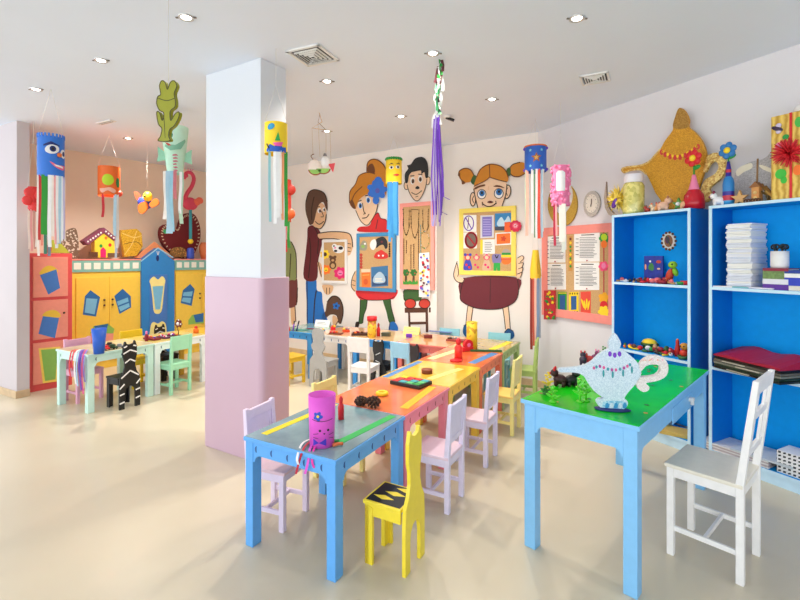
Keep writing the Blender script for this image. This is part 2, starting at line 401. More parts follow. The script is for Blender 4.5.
# ------------------------------------------------------------------ little tables
def apron_pts(L, zt, zb, zl, leg, n=6):
    """arched rail outline in (x, z), x from 0..L"""
    p = [(0, zt), (L, zt), (L, zl), (L - leg - .01, zl)]
    for k in range(n + 1): a = PI / 2 * k / n; p.append((L - leg - .01 - .035 * (1 - math.cos(a)) , zl + (zb - zl) * math.sin(a)))
    for k in range(n + 1): a = PI / 2 * (1 - k / n); p.append((leg + .01 + .035 * (1 - math.cos(a)), zl + (zb - zl) * math.sin(a)))
    return p + [(leg + .01, zl), (0, zl)]
def table(label, corner, top_m, body_m, W=.578, L=.655, Hh=.55, a=A_, b=B_, legb=.05, lega=.06, dots=None, group=None, name='play_table', stripes=(), ov=.008, ndots=5, apz=.065, edge_m=None, topth=.02):
    """corner = near right corner of the top on the floor plan; local x along b, y along a, origin = centre"""
    corner = Vector((corner[0], corner[1], 0)); c = corner - b * (W / 2) + a * (L / 2)
    rz = math.atan2(b.y, b.x)
    t = thing(name, label, 'table', c, rz, group)
    mb = MB(); mb.box((0, 0, Hh - topth / 2 - .0005), (W, L, topth), edge_m or body_m); tt = mb.build('tabletop', t, bevel=.003)
    mb = MB(); mb.box((0, 0, Hh + .0005), (W - .012, L - .012, .003), top_m); o = mb.build('table_surface', tt)
    hb, ha = W / 2 - ov, L / 2 - ov
    for sx in (-1, 1):
        for sy in (-1, 1):
            mb = MB(); mb.box((sx * (hb - legb / 2), sy * (ha - lega / 2), (Hh - topth) / 2), (legb, lega, Hh - topth), body_m); mb.build('leg', t, bevel=.003)
    zt, zb, zl = Hh - topth, Hh - topth - apz, Hh - topth - apz - .035
    for s in (-1, 1):
        mb = MB(); pts = apron_pts(2 * hb - 2 * legb + .0, zt, zb, zl, .0)
        mb.prism([(-hb + legb + x, s * (ha - .004), z) for x, z in pts], (0, -s * .018, 0), body_m)
        if dots:
            for k in range(ndots):
                x = -hb + .075 + (2 * hb - .15) * k / (ndots - 1)
                q = [(x + .012 * math.cos(u), s * (ha - .0025), zt - .034 + .016 * math.sin(u)) for u in [PI / 2 + PI * i / 8 for i in range(9)]] + \
                    [(x - .003 * math.cos(u) , s * (ha - .0025), zt - .034 + .016 * math.sin(u)) for u in [-PI / 2 + PI * i / 6 for i in range(1, 6)]]
                mb.prism(q, (0, -s * .002, 0), dots)
        mb.build('apron', t)
        mb = MB(); pts = apron_pts(2 * ha - 2 * lega, zt, zb, zl, .0)
        mb.prism([(s * (hb - .004), -ha + lega + y, z) for y, z in pts], (-s * .018, 0, 0), body_m)
        if dots:
            for k in range(ndots):
                y = -ha + .08 + (2 * ha - .16) * k / (ndots - 1)
                q = [(s * (hb - .0025), y + .012 * math.cos(u), zt - .034 + .016 * math.sin(u)) for u in [PI / 2 + PI * i / 8 for i in range(9)]] + \
                    [(s * (hb - .0025), y - .003 * math.cos(u), zt - .034 + .016 * math.sin(u)) for u in [-PI / 2 + PI * i / 6 for i in range(1, 6)]]
                mb.prism(q, (-s * .002, 0, 0), dots)
        mb.build('apron', t)
    for (x, y, w_, l_, r_, m) in stripes:       # painted bands on the top
        mb = MB(); mb.box((x, y, Hh + .0025), (w_, l_, .002), m, rz=r_); o = mb.build('painted_stripe', tt)
    return t
GL = dict(rough=.1, coat=.35)
R0 = Vector((-0.285, 2.017, 0)); STEP = .655
tb_blue = mat((98, 174, 244), .4); tb_pink = mat((246, 140, 158), .4); tb_yel = mat((248, 206, 74), .4); tb_org = mat((240, 124, 92), .4); tb_grn = mat((172, 198, 122), .4)
top_blue = mat((124, 158, 168), .12, .15, 5.0, rgb2=(150, 186, 194), coat=.3, name='blue_grey_top')
top_org = mat((238, 116, 62), .12, .12, 4.0, rgb2=(248, 140, 92), coat=.3, name='orange_top')
top_yel = mat((244, 190, 52), .12, .1, 4.0, rgb2=(250, 206, 84), coat=.3, name='yellow_top')
top_org2 = mat((232, 104, 62), .12, .1, 4.0, rgb2=(244, 140, 80), coat=.3, name='coral_top')
top_olv = mat((176, 150, 72), .12, .2, 5.0, rgb2=(206, 178, 80), coat=.3, name='olive_top')
stg = mat((26, 190, 90), .35); sty = mat((250, 226, 30), .35); stb = mat((74, 140, 206), .35); stc = mat((244, 226, 130), .35)
GR = 'low tables in the long middle row'
D1 = mat((40, 84, 150), .5); D2 = mat((190, 80, 80), .5); D3 = mat((170, 130, 60), .5)
table('low light blue play table at the near end of the middle row, grey-blue top', R0, top_blue, tb_blue, dots=D1, group=GR,
      stripes=[(.205, .06, .045, .46, -.1, stg), (-.2, .02, .042, .56, -.05, sty)])
table('low pink play table with an orange top, second of the middle row', R0 + A_ * STEP, top_org, tb_pink, dots=D2, group=GR,
      stripes=[(.2, .03, .055, .5, .08, mat((250, 190, 40), .35))])
table('low yellow play table, third of the middle row', R0 + A_ * 2 * STEP, top_yel, tb_yel, dots=D3, group=GR,
      stripes=[(.12, .0, .06, .42, -.22, stc), (-.24, -.02, .05, .6, 0.0, stb)])
table('low coral play table with an orange top, fourth of the middle row', R0 + A_ * 3 * STEP, top_org2, tb_org, dots=D2, group=GR,
      stripes=[(.2, .02, .07, .5, -.1, stb), (-.17, .0, .07, .5, -.14, mat((240, 232, 160), .35))])
table('low pale green play table where the middle row meets the back row', R0 + A_ * 4 * STEP, top_olv, tb_grn, dots=mat((84, 120, 60), .5), group=GR,
      stripes=[(.17, .02, .07, .5, -.1, sty)])
L4 = R0 + A_ * 4 * STEP - B_ * .58
GB = 'low tables in the back row'
tb_bl2 = mat((52, 148, 222), .4); tb_wh = mat((240, 238, 236), .4); tb_red = mat((236, 122, 112), .4)
table('low coral red table of the back row, beside the pale green corner table', L4, mat((224, 176, 108), .12, .12, 5.0, coat=.3, rgb2=(238, 160, 120)), tb_red, dots=D2, group=GB)
table('low bright blue table of the back row behind the white chair', L4 - B_ * .58, mat((226, 186, 130), .12, .12, 5.0, coat=.3, rgb2=(240, 200, 150)), tb_bl2, dots=NAVY, group=GB)
table('low white table of the back row between two blue tables', L4 - B_ * 1.16, mat((232, 196, 150), .12, .12, 5.0, coat=.3, rgb2=(240, 170, 140)), tb_wh, dots=D1, group=GB)
table('low bright blue table at the left end of the back row, beside the pillar', L4 - B_ * 1.74, mat((120, 170, 170), .12, .12, 5.0, coat=.3, rgb2=(170, 200, 180)), tb_bl2, dots=NAVY, group=GB)
GLt = 'low tables in front of the castle cabinets'
RL = Vector((-2.9, 4.22, 0)); tb_mint = mat((208, 244, 232), .4); tb_w2 = mat((242, 250, 252), .4)
table('low mint green table with the blue cup, nearest of the left row', RL, mat((222, 206, 160), .2, .1, 5.0, rgb2=(236, 222, 180)), tb_mint, dots=mat((40, 90, 110), .5), group=GLt, ndots=3)
table('low white table in the middle of the left row, before the blue castle tower', RL + A_ * STEP, mat((226, 210, 140), .2, .1, 5.0, rgb2=(240, 206, 90)), tb_w2, dots=mat((40, 90, 110), .5), group=GLt, ndots=3)
table('low yellow table at the far end of the left row, half behind the pillar', RL + A_ * 2 * STEP, mat((236, 190, 70), .2, .1), tb_yel, dots=D3, group=GLt, ndots=3)

# ------------------------------------------------------------------ tall green-topped table
GA = Vector((.70, .714, 0)); GB_ = Vector((.714, -.70, 0)); GNR = Vector((1.005, 1.906, 0))
gtop = mat((12, 186, 24), .22, .15, 3.0, coat=.08, spec=.25, rgb2=(24, 226, 24), name='green_glass_top')
gleg = mat((132, 196, 244), .4)
gt = table('tall light blue table with a glossy green top at the right', GNR, gtop, gleg, W=.557, L=1.36, Hh=.74, a=GA, b=GB_, legb=.058, lega=.06, name='craft_table', ov=.014, apz=.1)
for k in range(34):
    x, y = random.uniform(-.25, .25), random.uniform(-.62, .62)
    mb = MB(); mb.prism([(x + random.uniform(.8, 1.1) * .011 * math.cos(u), y + .008 * math.sin(u), .7425) for u in [2 * PI * i / 8 for i in range(8)]], (0, 0, .0012), random.choice([mat((214, 140, 60)), mat((60, 110, 60)), mat((220, 170, 90)), mat((150, 60, 50)), DGRN]))
    mb.build('painted_spot', [c for c in gt.children if c.name.startswith('tabletop')][0])
mb = MB(); mb.box((.262, .1, .64), (.004, .42, .085), gleg); dr = mb.build('drawer_front', gt, bevel=.002)
mb = MB(); mb.box((.275, .23, .655), (.024, .035, .02), WHITE); mb.box((.275, .245, .635), (.018, .012, .03), WHITE); mb.build('handle', dr, bevel=.003)

# ------------------------------------------------------------------ chairs
def RL_p(a, b): return RL + A_ * a + B_ * b
def chair(label, pos, face, m, seat_m=None, W=.25, D=.25, sh=.32, bh=.62, leg=.03, lean=.02, group=None, style='panel', name='child_chair'):
    """pos = middle of the back feet on the floor, face = direction the sitter looks"""
    face = Vector((face[0], face[1], 0)).normalized(); rz = math.atan2(-face.x, face.y)
    pos = Vector((pos[0], pos[1], 0)) + face * (D / 2)
    t = thing(name, label, 'chair', pos, rz, group); seat_m = seat_m or m
    hw, hd = W / 2 - leg / 2, D / 2 - leg / 2
    mb = MB(); mb.box((0, .006, sh - .009), (W + .006, D + .006, .018), seat_m); mb.build('seat', t, bevel=.004)
    mb = MB()
    for s in (-1, 1):
        mb.box((s * hw, 0, sh - .04), (.016, D - leg, .045), m); mb.box((0, s * hd, sh - .04), (W - leg, .016, .045), m)
    mb.build('seat_frame', t, bevel=.002)
    for s in (-1, 1):
        mb = MB(); mb.box((s * hw, hd, (sh - .018) / 2), (leg, leg, sh - .018), m); mb.build('leg', t, bevel=.003)
        mb = MB(); x0, x1 = s * hw - leg / 2, s * hw + leg / 2
        prof = [(-hd - leg / 2, 0), (-hd + leg / 2, 0), (-hd + leg / 2, sh), (-hd + leg / 2 - lean - .004, bh), (-hd - leg / 2 - lean + .004, bh), (-hd - leg / 2, sh)]
        mb.prism([(x0, y, z) for y, z in prof], (leg, 0, 0), m); mb.build('leg', t, bevel=.003)
    yb = lambda z: -hd - lean * max(0, (z - sh)) / (bh - sh)
    bp = thing.__globals__['MB']()
    def rail(z, h, th=.016, w_=W - leg):
        a = math.atan2(lean, bh - sh); bp.box((0, yb(z), z), (w_, th, h), m, R=Matrix.Rotation(a, 3, 'X'))
    if style == 'panel':
        bz = sh + .28 * (bh - sh)
        rail(bh - .035, .05, .02); rail(bz, .03); rail((bh - .04 + bz) / 2, bh - .04 - bz, .008)
        for s in (-1, 1):
            a = math.atan2(lean, bh - sh); zc = (bh - .04 + bz) / 2; bp.box((s * (hw - .028), yb(zc), zc), (.02, .014, bh - .05 - bz), m, R=Matrix.Rotation(a, 3, 'X'))
    elif style == 'open':
        rail(bh - .05, .09, .018); rail(sh + .1, .03)
    elif style == 'slab':
        rail(bh - .08, .155, .018)
    elif style == 'adult':
        rail(bh - .035, .06, .022); rail(bh - .17, .035, .016); rail(sh + .13, .035, .016)
        for s in (-.3, .3): 
            a = math.atan2(lean, bh - sh); zc = (bh - .06 + sh + .13) / 2
            bp.box((s * (W - 2 * leg), yb(zc), zc), (.02, .012, bh - .06 - sh - .13), m, R=Matrix.Rotation(a, 3, 'X'))
    bp.build('backrest', t, bevel=.002)
    zs = sh * .3
    for s in (-1, 1):
        mb = MB(); mb.box((s * hw, 0, zs), (.014, D - leg, .024), m); mb.build('stretcher', t, bevel=.002)
    mb = MB(); mb.box((0, 0, zs), (W - leg, .014, .022), m); mb.build('stretcher', t, bevel=.002)
    return t
LIL = mat((232, 224, 248), .42); PYEL = mat((250, 236, 150), .42); PGRN = mat((176, 202, 110), .42); MINT = mat((164, 228, 190), .42); PKC = mat((238, 178, 206), .42)
CYA = mat((150, 214, 226), .42); WCH = mat((244, 243, 242), .35)
LILS = mat((232, 210, 226), .4)
GC = 'small chairs around the low tables'
chair('lilac child chair tucked behind the near blue table, beside the pillar', (-.80, 2.60), (.93, -.37), mat((240, 224, 246), .42), mat((240, 206, 214), .4), group=GC)
chair('near lilac child chair on the right of the middle row, beside the yellow cat chair', (.335, 2.672), -B_, LIL, LILS, group=GC)
chair('second lilac child chair on the right of the middle row, further back', (.66, 3.242), -B_, LIL, LILS, group=GC)
chair('pale yellow child chair on the right of the middle row, behind the lilac chairs', (.98, 3.80), -B_, PYEL, mat((250, 214, 120), .4), group=GC)
chair('green child chair at the far right end of the middle row', (1.40, 4.66), (-.93, .36), PGRN, group=GC, style='open')
chair('pale yellow child chair on the left of the middle row, behind the pink cup', (-.515, 3.115), B_, PYEL, group=GC)
chair('pale cyan child chair behind the pale green corner table', (1.13, 5.18), -A_ + B_ * .1, CYA, group=GC, style='slab', bh=.60)
chair('pale cyan child chair behind the coral red table, left of the mural girl\'s foot', (.6, 5.5), -A_ + B_ * .1, CYA, group=GC, style='slab', bh=.60)
chair('mint green child chair at the white table of the left row', (-2.353, 4.896), -B_, MINT, group=GC, style='slab')
chair('pink child chair behind the mint table of the left row', (-3.36, 4.74), B_, PKC, group=GC)
chair('yellow child chair behind the left row, seen over the zebra chair', RL_p(.80, -.66), B_, YEL, group=GC, style='slab')
chair('white child chair pushed under the bright blue back table', (-.43, 4.70), A_ * .93 - B_ * .1, WCH, group=GC, style='slab', bh=.63)
chair('pale blue child chair between the blue and coral back tables', (.0, 4.48), A_, mat((158, 212, 240), .42), W=.21, group=GC, style='slab')
chair('small yellow child chair behind the pillar, at the left end of the back row', (-1.36, 5.2), A_ + B_ * .2, mat((232, 190, 50), .42), group=GC, style='open')
chair('white wooden full-size chair pulled up to the green-topped table', (1.638, 2.112), (-.66, .75), WCH, mat((236, 230, 214), .35), W=.335, D=.31, sh=.445, bh=.915, leg=.031, lean=.058, style='adult', name='wooden_chair')

def cat_chair(label, pos, face, m, art, group, ears=True, W=.2, D=.215, sh=.3, bh=.645, marks=None):
    face = Vector((face[0], face[1], 0)).normalized(); rz = math.atan2(-face.x, face.y)
    t = thing('cutout_chair', label, 'chair', Vector((pos[0], pos[1], 0)) + face * (D / 2), rz, group)
    h = W / 2; k = h / .1
    # back board: two legs with an arch between, narrow waist, head with two ears
    half = [(.1, 0), (.1, .22), (.094, .3), (.066, .345), (.05, .4), (.052, .455), (.066, .5), (.066, .59), (.058, .62), (.05, .645), (.042, .645), (.034, .622), (.0, .612)]
    if not ears: half = [(.1, 0), (.1, .22), (.094, .3), (.06, .35), (.045, .385), (.07, .42), (.08, .46), (.055, .5), (.06, .53), (.07, .57), (.06, .63), (.03, .65), (.0, .652)]
    arch = [(.052, 0), (.052, .14), (.045, .18), (.025, .205), (.0, .212)]
    out = [(x * k, z * bh / .645) for x, z in half] + [(-x * k, z * bh / .645) for x, z in half[-2::-1]]
    inn = [(-x * k, z) for x, z in arch] + [(x * k, z) for x, z in arch[-2::-1]]
    mb = MB(); y0 = -D / 2
    mb.prism([(x, y0 - .008, z) for x, z in out + inn], (0, .018, 0), m)
    if marks:
        for (x0, z0, x1, z1, w_) in marks:
            d = Vector((x1 - x0, 0, z1 - z0)).normalized(); nn = Vector((-d.z, 0, d.x)) * w_ / 2
            for yy in (y0 - .0085, y0 + .0105):
                mb.poly([Vector((x0, yy, z0)) + nn, Vector((x1, yy, z1)) + nn, Vector((x1, yy, z1)) - nn, Vector((x0, yy, z0)) - nn], WHITE)
    mb.build('back_board', t)
    mb = MB(); mb.box((0, .012, sh - .009), (W + .004, D - .01, .018), m); st = mb.build('seat', t, bevel=.003)
    if art:
        mb = MB()
        for i in range(2):
            yc = .062 - .09 * i
            pass
        q = .0006
        mb.box((0, .012, sh + q), (W - .02, D - .03, .001), BLACK)
        for (cx_, cy_) in ((-.04, .035), (.012, .0), (.064, -.035)):
            mb.poly([(cx_ - .02, cy_ - .002, sh + .0018), (cx_, cy_ - .058, sh + .0018), (cx_ + .02, cy_ + .002, sh + .0018), (cx_, cy_ + .058, sh + .0018)], m)
        mb.build('painted_pattern', st, recalc=False)
    mb = MB(); mb.box((0, D / 2 - .012, sh - .055), (W - .01, .016, .075), m)
    for s in (-1, 1): mb.box((s * (h - .01), 0, sh - .045), (.014, D - .04, .05), m)
    mb.build('seat_frame', t, bevel=.002)
    for s in (-1, 1):
        mb = MB(); x0, x1 = s * h, s * (h - .05)
        mb.prism([(x0, D / 2 - .004, 0), (x1, D / 2 - .004, 0), (x1, D / 2 - .004, sh - .03), (x0, D / 2 - .004, sh - .018)], (0, -.02, 0), m)
        mb.prism([(x0, D / 2 - .004, 0), (x0, D / 2 - .045, 0), (x0, D / 2 - .045, sh - .03), (x0, D / 2 - .004, sh - .018)], (-s * .014, 0, 0), m)
        if marks and False: pass
        mb.build('leg', t)
    return t
YCH = mat((250, 226, 60), .38)
cat_chair('yellow cat-shaped chair with a black diamond pattern seat', (.066, 2.151), -B_, YCH, True, GC)
ZW = .005
zm = [(-.06, .59, -.03, .6, .008), (.03, .6, .06, .59, .008), (-.066, .53, 0, .56, .008), (0, .56, .066, .53, .008), (-.05, .44, 0, .47, .008), (0, .47, .05, .44, .008), (-.085, .3, 0, .36, .008), (0, .36, .085, .3, .008),
      (-.1, .2, -.055, .24, .009), (-.1, .14, -.053, .15, .009), (-.1, .06, -.053, .07, .009), (.06, .22, .1, .26, .009), (.053, .16, .1, .17, .009), (.053, .08, .1, .09, .009)]
cat_chair('black and white zebra-striped cutout chair at the mint table', (-2.622, 4.414), -B_, BLACK, False, GC, marks=[(a_, b_, c_, d_, w_ + ZW) for a_, b_, c_, d_, w_ in zm])
cat_chair('black zebra-striped cutout chair on the far side of the white left table', RL_p(1.13, -.64), B_, BLACK, False, GC, marks=[(a_, b_, c_, d_, w_ + ZW) for a_, b_, c_, d_, w_ in zm])
cat_chair('grey cutout chair with a wavy waisted back at the white back table', (-.915, 5.09), A_, mat((172, 172, 170), .5), False, GC, ears=False, W=.24, bh=.66)
cat_chair('black cat-shaped chair under the bright blue back table', (-.235, 4.92), A_, BLACK, False, GC, marks=[(-.04, .56, -.02, .55, .012), (.02, .55, .04, .56, .012), (-.03, .4, .03, .43, .006), (-.03, .34, .03, .32, .006)], bh=.57)
cat_chair('black cutout chair in front of the coral red back table', (.135, 4.735), A_, mat((50, 36, 36), .4), False, GC, bh=.56)
# ------------------------------------------------------------------ castle cabinets (left)
U_L = Vector((.595, .804, 0))
PC = Plane((-3.98, 4.887), U_L)                 # pink cabinet front
YC = Plane(LW.w(0, .37), U_L)                   # yellow fronts
C2 = (0, 200, .3665)
CC = lambda p: (C2[0] + p[0] * C2[2], C2[1] + p[1] * C2[2])
c_red = mat((226, 84, 84), .45); c_pink = mat((246, 152, 132), .5); c_yel = mat((246, 206, 78), .5); c_yl2 = mat((240, 196, 62), .5)
c_blu = mat((46, 132, 204), .45); c_bl2 = mat((70, 124, 200), .45); c_lb = mat((122, 190, 226), .5); c_cream = mat((244, 232, 150), .5); c_teal = mat((128, 186, 176), .5)
c_wht = mat((240, 238, 226), .5); c_grn = mat((140, 190, 90), .5); c_db = mat((40, 108, 176), .5); c_line = mat((176, 138, 40), .6)
def span(pl, x0, x1, y, off=0.0): return pl.hit(x0, y, off)[0], pl.hit(x1, y, off)[0]
def pbox(mb, pl, s0, s1, z0, z1, off, depth, m, su=0.0, zb=0.0):
    """box in the local frame of a thing placed on plane pl at (su, zb), front face at off"""
    mb.box(((s0 + s1) / 2 - su, -off + depth / 2, (z0 + z1) / 2 - zb), (s1 - s0, depth, z1 - z0), m)
# pink tower
s0, s1 = span(PC, 27.8, 72.6, 300); zt = 1.502; dep = .9
t = thing('storage_cabinet', 'tall pink cabinet with red frame and three flower-pot doors by the partition', 'cabinet', PC.w(s0), PC.rz)
mb = MB(); pbox(mb, PC, s0, s1, 0, zt, -.012, dep - .012, c_red, s0); mb.build('body', t, bevel=.003)
a = Art.__new__(Art); a.pl = PC; a.off = 0.0; a.crop = C2; a.su = s0; a.z = 0.0; a.t = t; a.lay = 0.0
fr = .045; zs = [.09, .49, .50 + .47, .0]
sep = [(.075, .525), (.56, .985), (1.02, 1.462)]
mot = {2: [('f', [(109, 203), (116, 188), (132, 179), (150, 184), (156, 197)], c_yl2), ('q', [(109, 205), (154, 189), (164, 240), (132, 258)], c_bl2)],
       1: [('f', [(117, 318), (125, 305), (145, 300), (160, 306), (163, 320)], c_yl2), ('q', [(117, 317), (161, 322), (150, 377), (105, 365)], c_bl2)],
       0: [('q', [(105, 405), (165, 400), (157, 495), (117, 500)], mat((250, 216, 96), .5)), ('q', [(112, 409), (159, 405), (151, 489), (123, 494)], c_grn)]}
for i, (z0, z1) in enumerate(sep):
    mb = MB(); pbox(mb, PC, s0 + fr, s1 - fr, z0, z1, .002, .02, c_pink, s0); d = mb.build('door', t, bevel=.002)
    a.lay = .002; mb = MB()
    for f in mot[i]: a.fill(mb, f[1], f[2], f[0] == 'f')
    mb.build('painted_motif', d, recalc=False)
    if i < 2:
        mb = MB(); mb.sphere((s1 - fr - s0 - .04, -.012, (z0 + z1) / 2 + .06), .012, BRN, 10, 6); mb.build('knob', d)
# long yellow unit with the blue gate tower
zt = 1.437
ye0 = (PC.w(s1) - YC.p).dot(YC.u) + .004; ye1 = YC.hit(141, 300)[0]; yf0 = YC.hit(173.5, 300)[0]; yf1 = YC.hit(222, 300)[0]
def yellow_unit(s0, s1, label, door_x, motifs, squares, pots):
    t = thing('castle_cabinet', label, 'cabinet', YC.w(s0), YC.rz)
    mb = MB(); pbox(mb, YC, s0, s1, 0, zt - .018, -.01, .355, c_yel, s0); mb.build('body', t, bevel=.002)
    mb = MB(); pbox(mb, YC, s0, s1, zt - .018, zt, .006, .37, SALM, s0); mb.build('top_edge', t)
    a = Art.__new__(Art); a.pl = YC; a.off = 0.0; a.crop = C2; a.su = s0; a.z = 0.0; a.t = t; a.lay = 0.0
    z0s = 1.27
    mb = MB(); pbox(mb, YC, s0, s1, z0s, zt - .018, .002, .012, c_teal, s0); fz = mb.build('battlement_band', t)
    mb = MB()
    for x in squares:
        c = YC.hit(*CC((x, 180)))[0]; pbox(mb, YC, c - .039, c + .039, 1.305, 1.388, .0035, .004, c_wht, s0)
    mb.build('painted_squares', fz)
    for i, (x0, x1) in enumerate(door_x):
        d0, d1 = YC.hit(*CC((x0, 300)))[0], YC.hit(*CC((x1, 300)))[0]
        mb = MB(); pbox(mb, YC, d0 + .008, d1 - .008, .1, 1.2, .004, .014, c_yel, s0); d = mb.build('door', t, bevel=.003)
        mb = MB(); a.lay = .0045
        for f in motifs[i]:
            if f[0] == 's': a.stroke(mb, f[1], f[2], f[3], f[4])
            else: a.fill(mb, f[1], f[2], f[0] == 'f')
        if motifs[i]: mb.build('painted_window', d, recalc=False)
        for nm, fl in pots.get(i, []):
            mb = MB(); a.lay = .0045
            for f in fl: a.fill(mb, f[1], f[2], f[0] == 'f')
            mb.build(nm, d, recalc=False)
        kx = d1 - .04 if i % 2 == 0 else d0 + .04
        for kz in (.86, .93):
            mb = MB(); mb.sphere((kx - s0, -.016, kz - .03), .014, BRN, 10, 6); mb.build('knob', d)
    return t, a
wl = [[('q', [(232, 262), (247, 246), (273, 265), (262, 318), (226, 313)], c_db), ('q', [(236, 268), (266, 270), (258, 312), (231, 307)], c_lb)],
      [('q', [(312, 262), (335, 242), (357, 263), (358, 293), (326, 311)], c_db), ('q', [(319, 277), (349, 266), (351, 277), (322, 288)], c_lb), ('q', [(323, 292), (352, 281), (354, 291), (329, 304)], c_lb)]]
pot = lambda dx, dy=0: [('q', [(x + dx, y + dy) for x, y in [(268, 395), (272, 362), (334, 358), (332, 398)]], mat((244, 158, 140), .5)), ('q', [(x + dx, y + dy) for x, y in [(270, 364), (280, 344), (318, 337), (336, 352), (333, 364)]], c_grn), ('q', [(x + dx, y + dy) for x, y in [(281, 344), (319, 338), (312, 368), (290, 370)]], c_db)]
yellow_unit(ye0, ye1, 'long yellow castle cabinet with painted windows between the pink and blue towers', [(205, 293), (297, 380)], wl, (211, 239, 265, 292, 318, 345, 370), {0: [('painted_flowerpot', pot(-24))]})
wr = [[('q', [(499, 246), (519, 229), (531, 243), (523, 289), (493, 281)], c_db), ('q', [(501, 252), (526, 249), (523, 263), (499, 262)], c_lb), ('q', [(499, 266), (522, 267), (519, 282), (495, 276)], c_lb)], []]
wp = [('q', [(514, 328), (524, 314), (556, 308), (556, 336), (514, 340)], c_grn), ('q', [(528, 314), (556, 308), (554, 332), (534, 334)], c_db)]
yellow_unit(yf0, yf1, 'yellow castle cabinet right of the blue tower, partly behind the pillar', [(478, 551), (554, 600)], wr, (489, 509, 529, 550, 575), {0: [('painted_flowerpot', wp)]})
s0, s1 = ye1 - .004, yf0 + .004
t = thing('castle_tower', 'blue gate-tower cabinet with a pointed top between the yellow cabinets', 'cabinet', YC.w(s0), YC.rz)
zs_ = YC.hit(*CC((385, 167)), off=.02)[1]; zp = YC.hit(*CC((432, 131)), off=.02)[1]; W_ = s1 - s0
mb = MB(); mb.prism([(0, -.022, 0), (W_, -.022, 0), (W_, -.022, zs_), (W_ / 2, -.022, zp), (0, -.022, zs_)], (0, .38, 0), c_blu, c_db)
mb.build('body', t, bevel=.002)
a = Art.__new__(Art); a.pl = YC; a.off = 0.0; a.crop = C2; a.su = s0; a.z = 0.0; a.t = t; a.lay = 0.0
a.lay = .0225; mb = MB(); a.stroke(mb, [(385, 167), (431, 131), (472, 157)], 3, mat((150, 200, 226), .5), False, False); mb.build('eaves_trim', t, recalc=False)
mb = MB(); a.fill(mb, ell(430, 159, 4, 8), NAVY); a.stroke(mb, [(428, 140), (431, 150), (434, 140)], 1.5, c_wht); mb.build('keyhole', t, recalc=False)
mb = MB(); mb.box((W_ / 2, -.026, .72), (W_ - .22, .014, .98), c_bl2); d = mb.build('door', t, bevel=.003)
mb = MB(); a.lay = .0335
a.fill(mb, [(412, 235), (408, 220), (420, 209), (431, 217), (442, 208), (451, 218), (449, 234), (446, 262), (440, 305), (421, 307), (416, 268)], c_cream)
a.fill(mb, [(416, 236), (446, 234), (437, 298), (424, 299)], c_lb, False)
a.fill(mb, [(410, 392), (411, 345), (419, 333), (431, 337), (443, 331), (453, 343), (452, 390)], c_cream)
mb.build('painted_motif', d, recalc=False)

# ------------------------------------------------------------------ blue bookcases
FB = Plane((2.207, 3.25), (.459, -.889))         # front plane; u runs right/near
bk_out = mat((4, 118, 208), .5, spec=.2); bk_in = mat((4, 158, 240), .6, spec=.15); bk_edge = mat((198, 230, 250), .4)
BZ = [.086, .68, 1.245, 1.821]; BD = .27
def bookcase(s0, s1, label):
    t = thing('bookcase', label, 'bookcase', FB.w(s0), FB.rz); W_ = s1 - s0; th = .02
    for nm, x in (('side_panel', th / 2), ('side_panel', W_ - th / 2)):
        mb = MB(); mb.box((x, BD / 2 + .002, 1.821 / 2), (th, BD - .004, 1.821), bk_out); o = mb.build(nm, t)
        mb = MB(); mb.box((x, 0, 1.821 / 2), (th, .006, 1.821), bk_edge); mb.build('front_edge', o)
    mb = MB(); mb.box((W_ / 2, BD - .004, .96), (W_ - 2 * th, .008, 1.72), bk_in); mb.build('back_panel', t)
    for z in BZ:
        mb = MB(); mb.box((W_ / 2, BD / 2, z - th / 2), (W_ - 2 * th, BD - .012, th), bk_in); o = mb.build('shelf', t)
        mb = MB(); mb.box((W_ / 2, 0, z - th / 2), (W_ - 2 * th, .006, th), bk_edge); mb.build('front_edge', o)
    mb = MB(); mb.box((W_ / 2, .012, .033), (W_ - 2 * th, .014, .066), bk_edge); mb.build('plinth', t)
    return t
bl0, bl1 = FB.hit(612, 250)[0], FB.hit(690.5, 250)[0]
bookcase(bl0, bl1, 'left blue bookcase with small clay figures on its shelves')
bookcase(0.0, .92, 'right blue bookcase holding stacked paper and folders')
def on_shelf(px, off, k): 
    """floor plan spot on shelf k seen in column px, at depth off behind the front"""
    s = FB.hit(px, 250, -off)[0]; p = FB.w(s, -off, BZ[k]); return p
RZB = FB.rz
